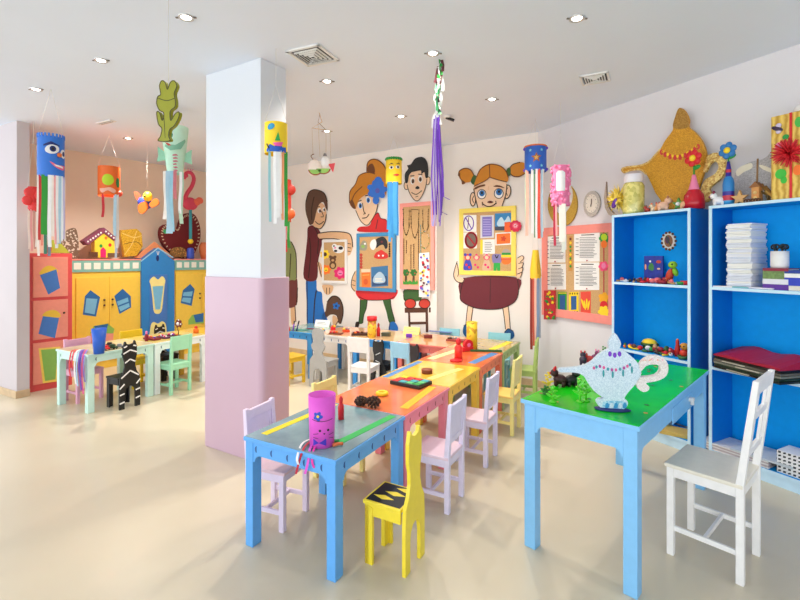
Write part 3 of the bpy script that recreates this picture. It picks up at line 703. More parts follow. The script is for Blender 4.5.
# ------------------------------------------------------------------ cartoon children on the walls
def mural(name_label, plane, base, parts, crop, off=.002):
    a = Art('mural_figure', name_label, 'mural', plane, off, base, crop)
    for nm, fills in parts: a.part(nm, fills, thick=.0015)
    return a
cA = (280, 180, .2837)
mural('painted boy with long brown hair, maroon shirt and blue jeans beside the pillar', BL, (130, 515), [
    ('jeans', [('f', [(93, 348), (126, 350), (130, 388), (147, 397), (150, 430), (158, 470), (168, 505), (118, 508), (96, 508), (94, 430)], JEANS), ('s', [(128, 390), (122, 430), (118, 505)], 4, OUT), ('s', [(95, 350), (96, 505)], 3, OUT)]),
    ('shirt', [('f', [(98, 168), (118, 160), (140, 180), (150, 212), (142, 250), (134, 290), (128, 352), (84, 346), (90, 262), (96, 205)], MAROON), ('s', [(100, 345), (108, 262), (104, 205)], 3, OUT), ('s', [(120, 165), (135, 200), (132, 260)], 3, OUT)]),
    ('arm', [('f', [(136, 188), (182, 182), (236, 186), (252, 202), (256, 236), (246, 264), (232, 262), (230, 238), (238, 216), (190, 207), (142, 208)], SKIN2), ('s', [(136, 188), (182, 182), (236, 186), (252, 202), (256, 236)], 3.5, OUT), ('s', [(142, 208), (190, 207), (234, 216)], 3, OUT), ('s', [(234, 222), (250, 226)], 2.5, OUT), ('s', [(234, 236), (250, 240)], 2.5, OUT), ('s', [(234, 250), (248, 252)], 2.5, OUT)]),
    ('arm', [('f', [(132, 290), (146, 300), (150, 340), (142, 338)], SKIN2), ('s', [(134, 288), (146, 340)], 3, OUT)]),
    ('hand', [('f', [(150, 370), (184, 372), (186, 388), (176, 402), (164, 404), (154, 392)], SKIN2), ('s', [(164, 380), (164, 402)], 2.5, OUT), ('s', [(175, 380), (175, 400)], 2.5, OUT)]),
    ('face', [('f', [(140, 82), (156, 90), (163, 122), (158, 150), (142, 172), (126, 168), (112, 150), (122, 112)], SKIN2), ('f', ell(139, 108, 7, 9), WHITE), ('f', ell(141, 109, 4, 6), BRN), ('f', ell(155, 104, 5, 8), WHITE), ('f', ell(156, 105, 3, 5), BRN),
              ('s', [(146, 110), (153, 128), (144, 130)], 2.5, OUT), ('s', [(124, 146), (138, 156), (154, 146)], 3, OUT), ('s', [(128, 95), (140, 94)], 3, OUT), ('s', [(163, 122), (158, 150), (142, 172), (126, 168)], 3, OUT)]),
    ('hair', [('f', [(90, 75), (100, 46), (118, 34), (142, 38), (158, 50), (166, 76), (167, 108), (160, 96), (152, 78), (138, 86), (128, 112), (122, 138), (116, 154), (104, 158), (98, 140), (90, 110)], HAIRB), ('s', [(92, 75), (100, 46), (118, 34), (142, 38), (158, 50), (166, 76)], 3, OUT), ('s', [(120, 60), (112, 100), (112, 140)], 3, OUT)])], cA)
mural('painted child with a green shirt and brown skirt, mostly hidden by the pillar', BL, (40, 505), [
    ('leg', [('f', [(38, 435), (52, 435), (56, 480), (50, 505), (40, 505)], SKIN2), ('s', [(52, 435), (56, 500)], 3, OUT)]),
    ('skirt', [('f', [(20, 338), (56, 342), (62, 380), (58, 440), (20, 442)], mat((110, 52, 52), .6)), ('s', [(62, 380), (58, 440)], 3, OUT)]),
    ('shirt', [('f', [(14, 222), (40, 218), (56, 260), (58, 345), (40, 352), (14, 350)], mat((140, 152, 96), .6)), ('s', [(40, 218), (56, 260), (58, 345)], 3, OUT), ('s', [(38, 260), (34, 345)], 3, OUT)])], cA)
mural('painted crouching child with brown hair and a blue flower, low by the boy\'s jeans', BL, (190, 510), [
    ('hair', [('f', [(160, 462), (166, 430), (184, 410), (206, 414), (220, 440), (222, 474), (214, 506), (204, 500), (200, 480), (186, 474), (172, 478), (152, 496), (150, 474)], HAIRB), ('f', flower(198, 444, 13), JEANS), ('f', ell(198, 444, 4, 4), NAVY), ('s', [(166, 430), (184, 410), (206, 414), (220, 440), (222, 474), (214, 506)], 3.5, OUT)]),
    ('face', [('f', [(186, 478), (200, 484), (204, 500), (196, 512), (186, 508)], SKIN2), ('s', [(204, 498), (196, 512)], 2.5, OUT)])], cA)
cB = (340, 150, .18333)
mural('painted girl with a big ginger ponytail, blue bow and red top behind the blue pinboard', BL, (150, 980), [
    ('leg', [('f', [(111, 812), (148, 812), (144, 860), (130, 900), (124, 944), (102, 942), (108, 880)], DGRN), ('s', [(111, 812), (108, 880), (102, 942)], 4, OUT), ('s', [(148, 812), (144, 860), (130, 900), (124, 944)], 4, OUT)]),
    ('leg', [('f', [(234, 812), (274, 810), (280, 860), (300, 936), (270, 944), (252, 880)], DGRN), ('s', [(274, 810), (280, 860), (300, 936)], 4, OUT)]),
    ('shoe', [('f', [(86, 940), (106, 940), (102, 962), (92, 984), (82, 984)], OUT)]),
    ('shoe', [('f', [(272, 944), (296, 938), (314, 962), (312, 988), (268, 988)], JEANS), ('s', [(272, 944), (268, 988)], 4, OUT)]),
    ('skirt', [('f', [(100, 758), (300, 756), (298, 806), (260, 816), (150, 818), (102, 808)], RED), ('s', [(102, 800), (150, 818), (260, 816), (298, 800)], 4, OUT)]),
    ('hand', [('f', [(92, 660), (88, 720), (84, 770), (70, 764), (62, 740), (70, 690), (82, 664)], SKIN2), ('s', [(82, 664), (66, 700), (62, 745), (80, 770)], 4, OUT), ('s', [(68, 710), (84, 716)], 3, OUT), ('s', [(66, 735), (82, 740)], 3, OUT)]),
    ('top', [('f', [(106, 420), (160, 412), (176, 372), (206, 342), (222, 372), (252, 382), (272, 430), (280, 446), (106, 446)], mat((206, 32, 36), .6)), ('s', [(176, 372), (206, 342), (222, 372), (252, 382), (272, 430)], 4, MAROON), ('s', [(206, 380), (196, 430)], 5, MAROON)]),
    ('face', [('f', [(86, 330), (92, 280), (150, 235), (200, 240), (208, 290), (196, 340), (164, 396), (142, 410), (112, 386)], SKIN), ('s', [(86, 330), (112, 386), (142, 410), (164, 396), (196, 340), (206, 296)], 4, OUT),
              ('f', ell(110, 302, 12, 20, rot=-.2), WHITE), ('f', ell(111, 304, 8, 14), JEANS), ('f', ell(111, 305, 4, 7), BLACK), ('f', ell(154, 272, 13, 20, rot=-.3), WHITE), ('f', ell(154, 274, 9, 14), JEANS), ('f', ell(154, 275, 4, 7), BLACK),
              ('s', [(122, 290), (130, 335), (138, 345), (128, 350)], 4, OUT), ('s', [(122, 372), (144, 368), (158, 350)], 4.5, OUT), ('s', [(96, 282), (116, 274)], 5, OUT), ('s', [(138, 250), (162, 244)], 5, OUT)]),
    ('ponytail', [('f', [(146, 118), (150, 72), (172, 52), (204, 54), (238, 82), (256, 130), (262, 190), (266, 240), (254, 224), (248, 246), (234, 196), (206, 150), (186, 130)], HAIRO), ('s', [(146, 118), (150, 72), (172, 52), (204, 54), (238, 82), (256, 130), (264, 236)], 6, HAIRD), ('f', [(150, 116), (154, 86), (176, 74), (190, 104), (186, 128)], HAIRD)]),
    ('hair', [('f', [(52, 288), (54, 228), (84, 186), (104, 140), (150, 122), (190, 130), (212, 170), (214, 214), (196, 240), (170, 234), (136, 246), (104, 272), (90, 306), (84, 322), (66, 314)], HAIRO), ('s', [(52, 288), (54, 228), (84, 186), (104, 140), (150, 122), (190, 130)], 5, HAIRD), ('s', [(60, 290), (80, 240), (120, 200)], 5, HAIRD), ('f', [(54, 286), (66, 270), (80, 300), (84, 322), (66, 314)], HAIRD)]),
    ('bow', [('f', flower(202, 218, 56, 7, dip=.72), mat((40, 116, 222), .5)), ('f', ell(178, 232, 20, 26), mat((40, 116, 222), .5)), ('f', ell(196, 274, 18, 22), mat((40, 116, 222), .5)), ('f', ell(208, 172, 22, 26), mat((40, 116, 222), .5)), ('f', ell(204, 222, 12, 14), mat((90, 90, 190), .5))])], cB)
mural('painted black-haired boy\'s head above the pink pinboard, with his stool below', BL, (420, 1020), [
    ('stool', [('q', [(353, 861), (495, 859), (495, 886), (353, 888)], mat((84, 48, 30), .6)), ('q', [(371, 886), (382, 886), (386, 994), (375, 994)], mat((84, 48, 30), .6)), ('q', [(466, 886), (480, 884), (482, 994), (468, 994)], mat((84, 48, 30), .6)), ('q', [(380, 938), (474, 936), (474, 950), (380, 952)], mat((84, 48, 30), .6))]),
    ('trousers', [('f', [(352, 762), (440, 760), (446, 800), (430, 822), (356, 824), (346, 796)], DGRN), ('s', [(352, 762), (346, 796), (356, 824)], 4, OUT)]),
    ('knee', [('f', ell(383, 838, 30, 26), mat((196, 58, 42), .6)), ('s', ell(383, 838, 30, 26), 4, OUT, True)]), ('knee', [('f', ell(461, 838, 30, 26), mat((196, 58, 42), .6)), ('s', ell(461, 838, 30, 26), 4, OUT, True)]),
    ('ear', [('f', ell(362, 194, 13, 22), SKIN), ('s', ell(362, 194, 13, 22), 3.5, OUT, True)]), ('ear', [('f', ell(480, 168, 11, 22, rot=.2), SKIN), ('s', ell(480, 168, 11, 22, rot=.2), 3.5, OUT, True)]),
    ('face', [('f', [(366, 180), (380, 120), (420, 100), (464, 116), (474, 160), (464, 212), (440, 262), (418, 278), (396, 262), (376, 226)], SKIN), ('s', [(366, 190), (376, 226), (396, 262), (418, 278), (440, 262), (464, 212), (474, 160)], 4, OUT),
              ('f', ell(396, 168, 12, 20), WHITE), ('f', ell(398, 170, 8, 13), mat((110, 70, 30), .5)), ('f', ell(398, 171, 4, 7), BLACK), ('f', ell(438, 158, 12, 20), WHITE), ('f', ell(438, 160, 8, 13), mat((110, 70, 30), .5)), ('f', ell(438, 161, 4, 7), BLACK),
              ('f', [(410, 208), (422, 196), (434, 206), (424, 214)], BLACK), ('s', [(390, 232), (416, 242), (446, 222)], 4, OUT), ('s', [(384, 142), (404, 140)], 5, OUT), ('s', [(428, 132), (448, 134)], 5, OUT), ('s', [(412, 256), (426, 252)], 3, OUT)]),
    ('hair', [('f', [(356, 176), (354, 130), (372, 102), (366, 84), (386, 78), (410, 46), (450, 38), (474, 62), (482, 110), (478, 150), (466, 150), (460, 122), (444, 130), (440, 112), (404, 118), (390, 122), (376, 140), (368, 178)], BLACK)])], cB)
cC = (450, 155, .11662)
sx = lambda pts, ox=0, oy=0, k=2.0747: [((x) * k - 43, y * k + 386) for x, y in pts]   # second crop (445,200,.242) into the first
mural('painted girl with two ginger hair bunches and big blue eyes behind the yellow pinboard', BR, (330, 1620), [
    ('leg', [('f', sx([(96, 430), (118, 432), (112, 470), (106, 520), (88, 520), (90, 470)]), SKIN), ('s', sx([(96, 430), (90, 470), (86, 520)]), 7, OUT), ('s', sx([(118, 432), (112, 470), (106, 520)]), 7, OUT)]),
    ('leg', [('f', sx([(236, 430), (260, 428), (266, 480), (270, 532), (250, 534), (244, 480)]), SKIN), ('s', sx([(236, 430), (244, 480), (250, 534)]), 7, OUT), ('s', sx([(260, 428), (266, 480), (270, 532)]), 7, OUT)]),
    ('shoe', [('f', sx([(78, 520), (90, 514), (102, 528), (104, 556), (88, 566), (74, 548)]), mat((24, 84, 140), .5)), ('s', sx([(78, 520), (90, 514), (102, 528)]), 6, OUT)]),
    ('shoe', [('f', sx([(246, 546), (262, 532), (282, 542), (286, 564), (270, 576), (246, 566)]), mat((24, 84, 140), .5)), ('s', sx([(246, 546), (262, 532), (282, 542)]), 6, OUT)]),
    ('skirt', [('f', sx([(78, 322), (298, 320), (304, 378), (288, 420), (240, 446), (186, 452), (126, 446), (76, 424), (62, 396)]), mat((104, 26, 40), .6)), ('s', sx([(78, 322), (62, 396), (76, 424), (126, 446), (186, 452), (240, 446), (288, 420), (304, 378), (298, 320)]), 7, OUT), ('s', sx([(188, 325), (186, 425)]), 8, mat((70, 14, 26), .6))]),
    ('hand', [('f', sx([(50, 262), (58, 290), (62, 316), (80, 330), (70, 342), (48, 336), (36, 312), (44, 280)]), SKIN), ('s', sx([(50, 254), (36, 306), (46, 334), (70, 342), (80, 328)]), 7, OUT), ('s', sx([(50, 262), (56, 300), (52, 316)]), 6, OUT)]),
    ('hand', [('f', sx([(300, 240), (318, 230), (326, 238), (320, 270), (320, 300), (312, 318), (296, 322), (296, 270)]), SKIN), ('s', sx([(300, 240), (318, 230), (326, 240), (312, 256)]), 6, OUT), ('s', sx([(304, 262), (324, 260), (318, 278)]), 6, OUT), ('s', sx([(304, 284), (322, 280), (318, 298)]), 6, OUT), ('s', sx([(300, 306), (318, 300), (312, 320)]), 6, OUT)]),
    ('ear', [('f', ell(196, 380, 24, 58), SKIN), ('s', ell(196, 380, 24, 58), 8, OUT, True), ('s', [(206, 350), (192, 380), (204, 408)], 6, OUT)]), ('ear', [('f', ell(492, 316, 28, 58, rot=.15), SKIN), ('s', ell(492, 316, 28, 58, rot=.15), 8, OUT, True), ('s', [(496, 280), (480, 314), (492, 346)], 6, OUT)]),
    ('face', [('f', [(200, 280), (240, 220), (340, 190), (440, 210), (490, 250), (482, 330), (450, 440), (440, 470), (250, 470), (232, 440), (210, 340)], SKIN), ('s', [(204, 290), (214, 350), (240, 460)], 8, OUT), ('s', [(488, 250), (478, 340), (444, 445)], 8, OUT),
              ('f', ell(272, 336, 36, 40), WHITE), ('s', ell(272, 336, 36, 40), 6, OUT, True), ('f', ell(274, 328, 24, 26), mat((30, 110, 180), .5)), ('f', ell(274, 324, 10, 12), BLACK), ('f', ell(418, 330, 38, 42), WHITE), ('s', ell(418, 330, 38, 42), 6, OUT, True), ('f', ell(420, 318, 26, 28), mat((30, 110, 180), .5)), ('f', ell(420, 314, 10, 12), BLACK),
              ('f', [(210, 282), (250, 262), (298, 252), (296, 266), (252, 278), (214, 296)], HAIRD), ('f', [(372, 270), (400, 258), (440, 266), (468, 284), (436, 278), (400, 274)], HAIRD), ('s', [(330, 270), (332, 300)], 5, SKIN2), ('f', [(318, 404), (344, 392), (372, 404), (344, 414)], mat((90, 30, 20), .6)), ('s', [(282, 420), (318, 440), (362, 436), (396, 412)], 9, OUT), ('s', [(276, 404), (280, 432)], 7, OUT), ('s', [(392, 394), (396, 420)], 7, OUT)]),
    ('bunch', [('f', [(72, 176), (82, 136), (130, 114), (176, 128), (206, 176), (180, 226), (132, 238), (104, 250), (98, 224)], HAIRO), ('s', [(72, 176), (82, 136), (130, 114), (176, 128), (204, 172)], 9, HAIRD), ('f', [(72, 176), (86, 150), (92, 200), (132, 238), (104, 252), (98, 224)], HAIRD)]),
    ('bunch', [('f', [(510, 112), (540, 80), (600, 62), (640, 70), (660, 110), (640, 160), (590, 184), (540, 180), (514, 156)], HAIRO), ('s', [(516, 158), (544, 182), (594, 184), (640, 160)], 10, HAIRD), ('s', [(510, 112), (540, 80), (600, 62)], 8, OUT)]),
    ('hair_tie', [('f', [(186, 200), (206, 172), (232, 190), (228, 240), (204, 256), (180, 234)], DGRN), ('f', [(484, 130), (500, 108), (520, 116), (518, 172), (496, 178), (484, 160)], DGRN)]),
    ('hair', [('f', [(206, 270), (228, 190), (262, 122), (336, 80), (420, 90), (474, 130), (500, 190), (488, 232), (440, 222), (390, 206), (340, 190), (300, 222), (250, 240)], HAIRO), ('s', [(228, 190), (262, 122), (336, 80), (420, 90), (474, 130), (500, 190)], 9, HAIRD), ('s', [(338, 82), (342, 190)], 8, HAIRD), ('s', [(340, 190), (300, 222), (206, 268)], 8, HAIRD), ('s', [(340, 190), (400, 210), (488, 232)], 8, HAIRD)])], cC)

# ------------------------------------------------------------------ pinboards
def board(label, plane, px4, fm, fw, off=.03, depth=.028):
    """px4 = outer corners TL, TR, BR, BL in photo pixels"""
    h = [plane.hit(x, y, off) for x, y in px4]
    s0, s1 = (h[0][0] + h[3][0]) / 2, (h[1][0] + h[2][0]) / 2; z1, z0 = (h[0][1] + h[1][1]) / 2, (h[2][1] + h[3][1]) / 2
    t = thing('pinboard', label, 'pinboard', plane.w(s0, off, z0), plane.rz); W_, H_ = s1 - s0, z1 - z0
    mb = MB(); mb.box((W_ / 2, .014, H_ / 2), (W_ - fw, .012, H_ - fw), CORK); mb.build('cork_panel', t)
    for (cx, cz, sx_, sz) in ((W_ / 2, fw / 2, W_, fw), (W_ / 2, H_ - fw / 2, W_, fw), (fw / 2, H_ / 2, fw, H_ - 2 * fw), (W_ - fw / 2, H_ / 2, fw, H_ - 2 * fw)):
        mb = MB(); mb.box((cx, depth / 2 - .0, cz), (sx_, depth - .002, sz), fm); mb.build('frame', t, bevel=.003)
    return t
board('white-framed cork pinboard held by the painted boy beside the pillar', BL, [(321.5, 238.5), (346.3, 241), (346.6, 284), (322, 282.5)], WHITE, .035)
board('blue-framed cork pinboard in front of the painted ponytail girl', BL, [(355.8, 234), (395.2, 231.5), (395.5, 291), (356.8, 292)], mat((64, 144, 196), .5), .05)
board('tall pink-framed cork pinboard under the black-haired painted boy', BL, [(399.5, 204), (433.6, 200.5), (434.2, 289), (399.6, 290)], mat((246, 160, 148), .5), .05)
board('yellow-framed cork pinboard held by the painted girl with bunches', BR, [(458.6, 209), (515.4, 205.4), (516, 276.5), (459.5, 274.3)], mat((246, 222, 96), .5), .055)
board('large pink-framed noticeboard on the right wall beside the left bookcase', RW, [(540.5, 228.5), (616, 222), (616, 321.5), (542.5, 318.5)], mat((244, 148, 138), .5), .085)

# papers and trinkets pinned on them (off = just proud of the cork)
PO = .0315 - .014 + .006
def lines(px0, py0, px1, py1, n, w, m=None, jit=.15):
    out = []
    for k in range(n):
        y = py0 + (py1 - py0) * (k + .5) / n; e = px1 - (px1 - px0) * random.uniform(0, jit * 2)
        out.append(('s', [(px0, y), (e, y)], w, m or mat((96, 98, 108), .8)))
    return out
cN = (520, 200, .21645)
for lb, q in (('upper left printed sheet on the pink noticeboard', (113, 170, 210, 290)), ('lower left printed sheet on the pink noticeboard', (116, 294, 212, 414)), ('upper right printed sheet on the pink noticeboard', (250, 156, 368, 286)), ('lower right printed sheet on the pink noticeboard', (250, 288, 366, 416))):
    x0, y0, x1, y1 = q; dy = -(x1 - x0) * .06 if y0 < 200 else 0
    f = [('q', [(x0, y0), (x1, y0 + dy), (x1, y1 + dy * .2), (x0, y1)], PAPER), ('s', [(x0 + 34, y0 + 9 + dy * .4), (x1 - 26, y0 + 9 + dy * .7)], 4, INK)]
    f += lines(x0 + 26, y0 + 18 + dy / 2, x1 - 8, y1 - 18, 13, 2.2) + [('s', [(x0 + 8, y), (x0 + 20, y)], 3, mat((90, 90, 100), .8)) for y in range(int(y0) + 24, int(y1) - 18, 18)]
    f += [('q', [((x0 + x1) / 2 - 3, y1 - 9), ((x0 + x1) / 2 + 3, y1 - 9), ((x0 + x1) / 2 + 3, y1 - 3), ((x0 + x1) / 2 - 3, y1 - 3)], mat((170, 40, 60), .6))]
    card('paper_notice', lb, 'paper', RW, .022, ((x0 + x1) / 2, y1), f, cN, 'printed sheets on the noticeboard')
def deco(x0, y0, x1, y1, m, m2, n=9, m3=None):
    f = [('q', [(x0, y0), (x1, y0), (x1, y1), (x0, y1)], m)]
    for k in range(n):
        f.append(('f', flower(random.uniform(x0 + 6, x1 - 6), random.uniform(y0 + 6, y1 - 6), random.uniform(4, 8)), random.choice([m2, m3 or m2])))
    return f
card('greeting_card', 'red and green flowery card at the lower left corner of the pink noticeboard', 'card', RW, .034, (136, 552), deco(110, 418, 164, 552, mat((196, 40, 50), .6), GRN, 22, YEL), cN, 'bright cards along the bottom of the noticeboard')
card('greeting_card', 'green-bordered card with a blue window, second along the noticeboard bottom', 'card', RW, .022, (195, 522), [('q', [(174, 424), (216, 424), (216, 520), (174, 526)], GRN), ('q', [(184, 440), (208, 440), (208, 506), (184, 508)], mat((40, 90, 150), .6)), ('s', [(178, 430), (213, 430)], 4, YEL), ('s', [(178, 518), (213, 515)], 4, YEL)], cN, 'bright cards along the bottom of the noticeboard')
card('greeting_card', 'yellow and black bordered card, third along the noticeboard bottom', 'card', RW, .022, (248, 526), [('q', [(226, 426), (270, 424), (270, 520), (226, 526)], YEL), ('q', [(235, 444), (261, 443), (261, 506), (236, 508)], mat((40, 90, 150), .6))] + [('q', [(228 + 11 * k, 428), (234 + 11 * k, 428), (232 + 11 * k, 438), (230 + 11 * k, 438)], BLACK) for k in range(4)] + [('q', [(228 + 11 * k, 512), (234 + 11 * k, 512), (232 + 11 * k, 522), (230 + 11 * k, 522)], BLACK) for k in range(4)], cN, 'bright cards along the bottom of the noticeboard')
card('greeting_card', 'red card with yellow leaf strokes, fourth along the bottom of the noticeboard', 'card', RW, .022, (303, 530), [('q', [(280, 424), (327, 422), (327, 526), (280, 532)], mat((226, 76, 60), .6))] + [('f', ell(290 + 9 * k, 478 + (k % 2) * 8, 4, 22, rot=-.3 + .15 * k), YEL) for k in range(4)], cN, 'bright cards along the bottom of the noticeboard')
card('paper_strip', 'narrow brown patterned strip between the sheets of the pink noticeboard', 'decoration', RW, .022, (232, 328), [('q', [(224, 168), (242, 167), (242, 328), (224, 328)], mat((196, 140, 70), .6))] + [('f', ell(233, 180 + 18 * k, 5, 6), random.choice([GRN, MAROON, YEL])) for k in range(8)], cN)
a = Art('garland', 'string of green, pink and yellow felt figures down the right of the noticeboard', 'garland', RW, .024, (387, 540), cN)
a.part('cord', [('q', [(385, 120), (389, 120), (389, 440), (385, 440)], mat((190, 30, 60), .6))])
a.part('felt_figure', [('f', flower(388, 176, 24, 6, dip=.8), GRN), ('f', ell(388, 172, 14, 16), LIME), ('f', ell(388, 204, 14, 18), ORG)], thick=.005)
a.part('felt_figure', [('f', flower(386, 306, 24, 6, dip=.75), mat((246, 80, 130), .6)), ('f', ell(386, 304, 10, 14), PINK)], thick=.005)
a.part('felt_figure', [('f', flower(387, 452, 26, 5, dip=.7), mat((240, 170, 30), .6)), ('f', ell(387, 486, 18, 20), RED), ('f', flower(387, 515, 28, 6, dip=.7), YEL)], thick=.005)
# yellow board, crop (445,200,.242)
cY = (445, 200, .24194)
red_ring = lambda cx, cy, r: [('s', ell(cx, cy, r, r * 1.15), 5, mat((190, 30, 50), .6), True), ('s', [(cx - r * .6, cy - r * .7), (cx + r * .6, cy + r * .7)], 4, mat((190, 30, 50), .6))]
card('sign_card', 'white card with a thin ringed no-entry style symbol, top left of the yellow pinboard', 'sign', BR, .022, (100, 126), [('q', [(74, 62), (130, 62), (130, 132), (74, 132)], PAPER), ('s', ell(98, 96, 20, 30), 4, PURP, True), ('s', [(86, 74), (110, 120)], 4, PURP), ('s', [(98, 72), (94, 118)], 3, MAROON)], cY)
card('sign_card', 'white card with a thick red ring round a dark picture, left of the yellow pinboard', 'sign', BR, .022, (104, 198), [('q', [(74, 134), (132, 134), (132, 200), (74, 200)], PAPER), ('f', ell(108, 166, 22, 30), mat((120, 100, 90), .6)), ('s', ell(108, 166, 23, 31), 8, mat((180, 26, 44), .6), True), ('s', [(92, 146), (124, 186)], 6, mat((180, 26, 44), .6))], cY)
card('picture_card', 'lilac picture card, top middle of the yellow pinboard', 'card', BR, .022, (174, 154), [('q', [(146, 64), (202, 62), (202, 156), (146, 158)], mat((214, 214, 220), .7)), ('q', [(154, 70), (194, 68), (194, 150), (154, 152)], mat((130, 120, 200), .6))] + lines(158, 76, 190, 146, 7, 4, mat((176, 168, 226), .6)), cY)
card('picture_card', 'blue seaside picture card, top right of the yellow pinboard', 'card', BR, .022, (240, 122), [('q', [(206, 56), (274, 52), (274, 122), (206, 126)], mat((40, 130, 190), .5)), ('f', [(214, 100), (232, 70), (246, 86), (262, 66), (272, 104), (240, 118)], mat((190, 220, 236), .6)), ('q', [(206, 110), (262, 108), (262, 126), (206, 126)], mat((60, 70, 90), .6))], cY)
card('picture_card', 'orange picture card, middle right of the yellow pinboard', 'card', BR, .022, (242, 180), [('q', [(208, 136), (274, 132), (274, 184), (208, 188)], PAPER), ('q', [(213, 140), (270, 137), (270, 179), (213, 183)], mat((240, 116, 40), .6)), ('f', flower(242, 160, 12), mat((214, 70, 30), .6))], cY)
card('paper_notice', 'white sheet with a yellow edge, middle of the yellow pinboard', 'paper', BR, .022, (176, 222), [('q', [(146, 164), (206, 162), (206, 222), (146, 224)], PAPER), ('q', [(146, 164), (156, 164), (156, 224), (146, 224)], YEL)] + lines(164, 172, 200, 216, 6, 2), cY)
for lb, px, m, m2 in (('blue and red felt doll, leftmost on the bottom row of the yellow pinboard', 94, mat((60, 70, 180), .6), RED), ('brown and pink felt doll, second on the bottom row of the yellow pinboard', 130, TAN, HOT), ('pale pink felt doll, third on the bottom row of the yellow pinboard', 172, mat((214, 180, 150), .6), HOT)):
    a = Art('felt_doll', lb, 'felt doll', BR, .022, (px, 290), cY)
    a.part('body', [('f', [(px - 8, 246), (px + 8, 246), (px + 18, 276), (px + 14, 290), (px - 14, 290), (px - 18, 276)], m), ('f', ell(px - 5, 268, 5, 5), m2), ('f', ell(px + 6, 278, 5, 5), m2)], thick=.005)
    a.part('head', [('f', ell(px, 236, 13, 13), m2), ('f', ell(px, 238, 8, 8), SKIN), ('f', ell(px - 10, 226, 6, 6), m), ('f', ell(px + 10, 226, 6, 6), m)], thick=.005)
a = Art('felt_doll', 'felt figure in a lilac top and green trousers on the yellow pinboard', 'felt doll', BR, .022, (214, 306), cY)
a.part('top', [('f', [(200, 224), (228, 224), (236, 236), (228, 262), (200, 262), (194, 236)], mat((130, 124, 180), .6)), ('s', [(208, 228), (214, 240), (220, 228)], 4, INK)], thick=.005)
a.part('trousers', [('q', [(201, 260), (228, 260), (228, 304), (217, 304), (214, 276), (211, 304), (200, 304)], mat((40, 170, 70), .6))], thick=.005)
a = Art('felt_basket', 'orange, yellow and grey felt fruit basket on the yellow pinboard', 'felt doll', BR, .022, (252, 264), cY)
a.part('basket', [('f', [(232, 236), (274, 236), (268, 262), (240, 264)], ORG), ('s', [(234, 246), (272, 245)], 4, mat((220, 80, 60), .6))], thick=.005)
a.part('fruit', [('f', [(232, 236), (238, 210), (252, 202), (268, 210), (274, 236)], mat((176, 160, 150), .6)), ('q', [(233, 226), (273, 226), (274, 237), (232, 237)], YEL), ('q', [(235, 218), (271, 218), (272, 227), (234, 227)], GRN)], thick=.005)
a = Art('felt_flower', 'crimson felt flower with an orange tag on the right frame of the yellow pinboard', 'felt flower', BR, .034, (290, 140), cY)
a.part('tag', [('q', [(246, 92), (270, 90), (272, 130), (246, 132)], mat((240, 100, 40), .6))], thick=.004)
a.part('petals', [('f', flower(291, 108, 25, 10, dip=.85), mat((206, 24, 70), .6)), ('f', ell(291, 106, 13, 13), mat((230, 90, 120), .6))] + [('f', ell(291 + 6 * math.cos(k), 106 + 6 * math.sin(k), 2, 2), WHITE) for k in range(0, 6)], thick=.012)
# white board
for lb, pt, m, m2, r in (('yellow felt flower on the white pinboard', (158, 262), YEL, BRN, 17), ('orange felt flower on the white pinboard', (162, 316), ORG, YEL, 18), ('large crimson felt flower at the lower right of the white pinboard', (212, 328), HOT, PINK, 23)):
    a = Art('felt_flower', lb, 'felt flower', BL, .0225, (pt[0], pt[1] + r), cA)
    a.part('petals', [('f', flower(pt[0], pt[1], r, 7, dip=.75), m)], thick=.006); a.lay = .001
    a.part('centre', [('f', ell(pt[0], pt[1], r * .42, r * .42), m2), ('s', [(pt[0] - r * .2, pt[1] + 2), (pt[0] + r * .2, pt[1] + 2)], 2, OUT)], thick=.001)
a = Art('felt_toy', 'brown felt bear in the middle of the white pinboard', 'felt toy', BL, .0225, (186, 312), cA)
a.part('body', [('f', ell(186, 300, 12, 14), BRN), ('f', ell(186, 302, 7, 8), TAN)], thick=.006); a.part('head', [('f', ell(186, 280, 11, 11), BRN), ('f', ell(178, 271, 5, 5), BRN), ('f', ell(194, 271, 5, 5), BRN), ('f', ell(186, 283, 5, 4), TAN)], thick=.006)
a = Art('felt_toy', 'white and black felt cow at the top right of the white pinboard', 'felt toy', BL, .0225, (206, 256), cA)
a.part('body', [('f', ell(206, 244, 20, 14), WHITE), ('f', ell(214, 240, 8, 6), BLACK), ('f', ell(196, 250, 6, 4), BLACK)], thick=.006); a.part('head', [('f', ell(192, 234, 9, 9), WHITE), ('f', ell(190, 233, 3, 3), BLACK), ('f', ell(194, 239, 4, 3), PINK)], thick=.006)
# blue board crop (345,225,.19161)
cD = (345, 225, .19161)
card('picture_card', 'square blue and white picture of huts on the blue pinboard', 'card', BL, .022, (180, 322), [('q', [(136, 220), (224, 212), (226, 318), (138, 324)], mat((60, 120, 170), .6)), ('q', [(142, 270), (218, 266), (220, 312), (142, 318)], mat((44, 74, 120), .6)), ('f', [(150, 272), (180, 244), (206, 268), (206, 300), (152, 302)], mat((176, 206, 226), .6))] + lines(158, 276, 200, 298, 3, 4, c_wht), cD)
a = Art('felt_pocket', 'orange felt pocket at the lower left of the blue pinboard', 'felt toy', BL, .022, (108, 330), cD)
a.part('pocket', [('q', [(86, 244), (132, 242), (132, 326), (88, 328)], mat((236, 120, 46), .6)), ('s', [(92, 262), (126, 260)], 5, mat((250, 170, 80), .6)), ('f', ell(108, 296, 12, 16), mat((214, 90, 40), .6))], thick=.008); a.part('flap', [('q', [(84, 230), (132, 230), (132, 246), (86, 248)], mat((240, 210, 180), .6))], thick=.009)
a = Art('felt_toy', 'black and white felt animal at the top right of the blue pinboard', 'felt toy', BL, .022, (190, 130), cD)
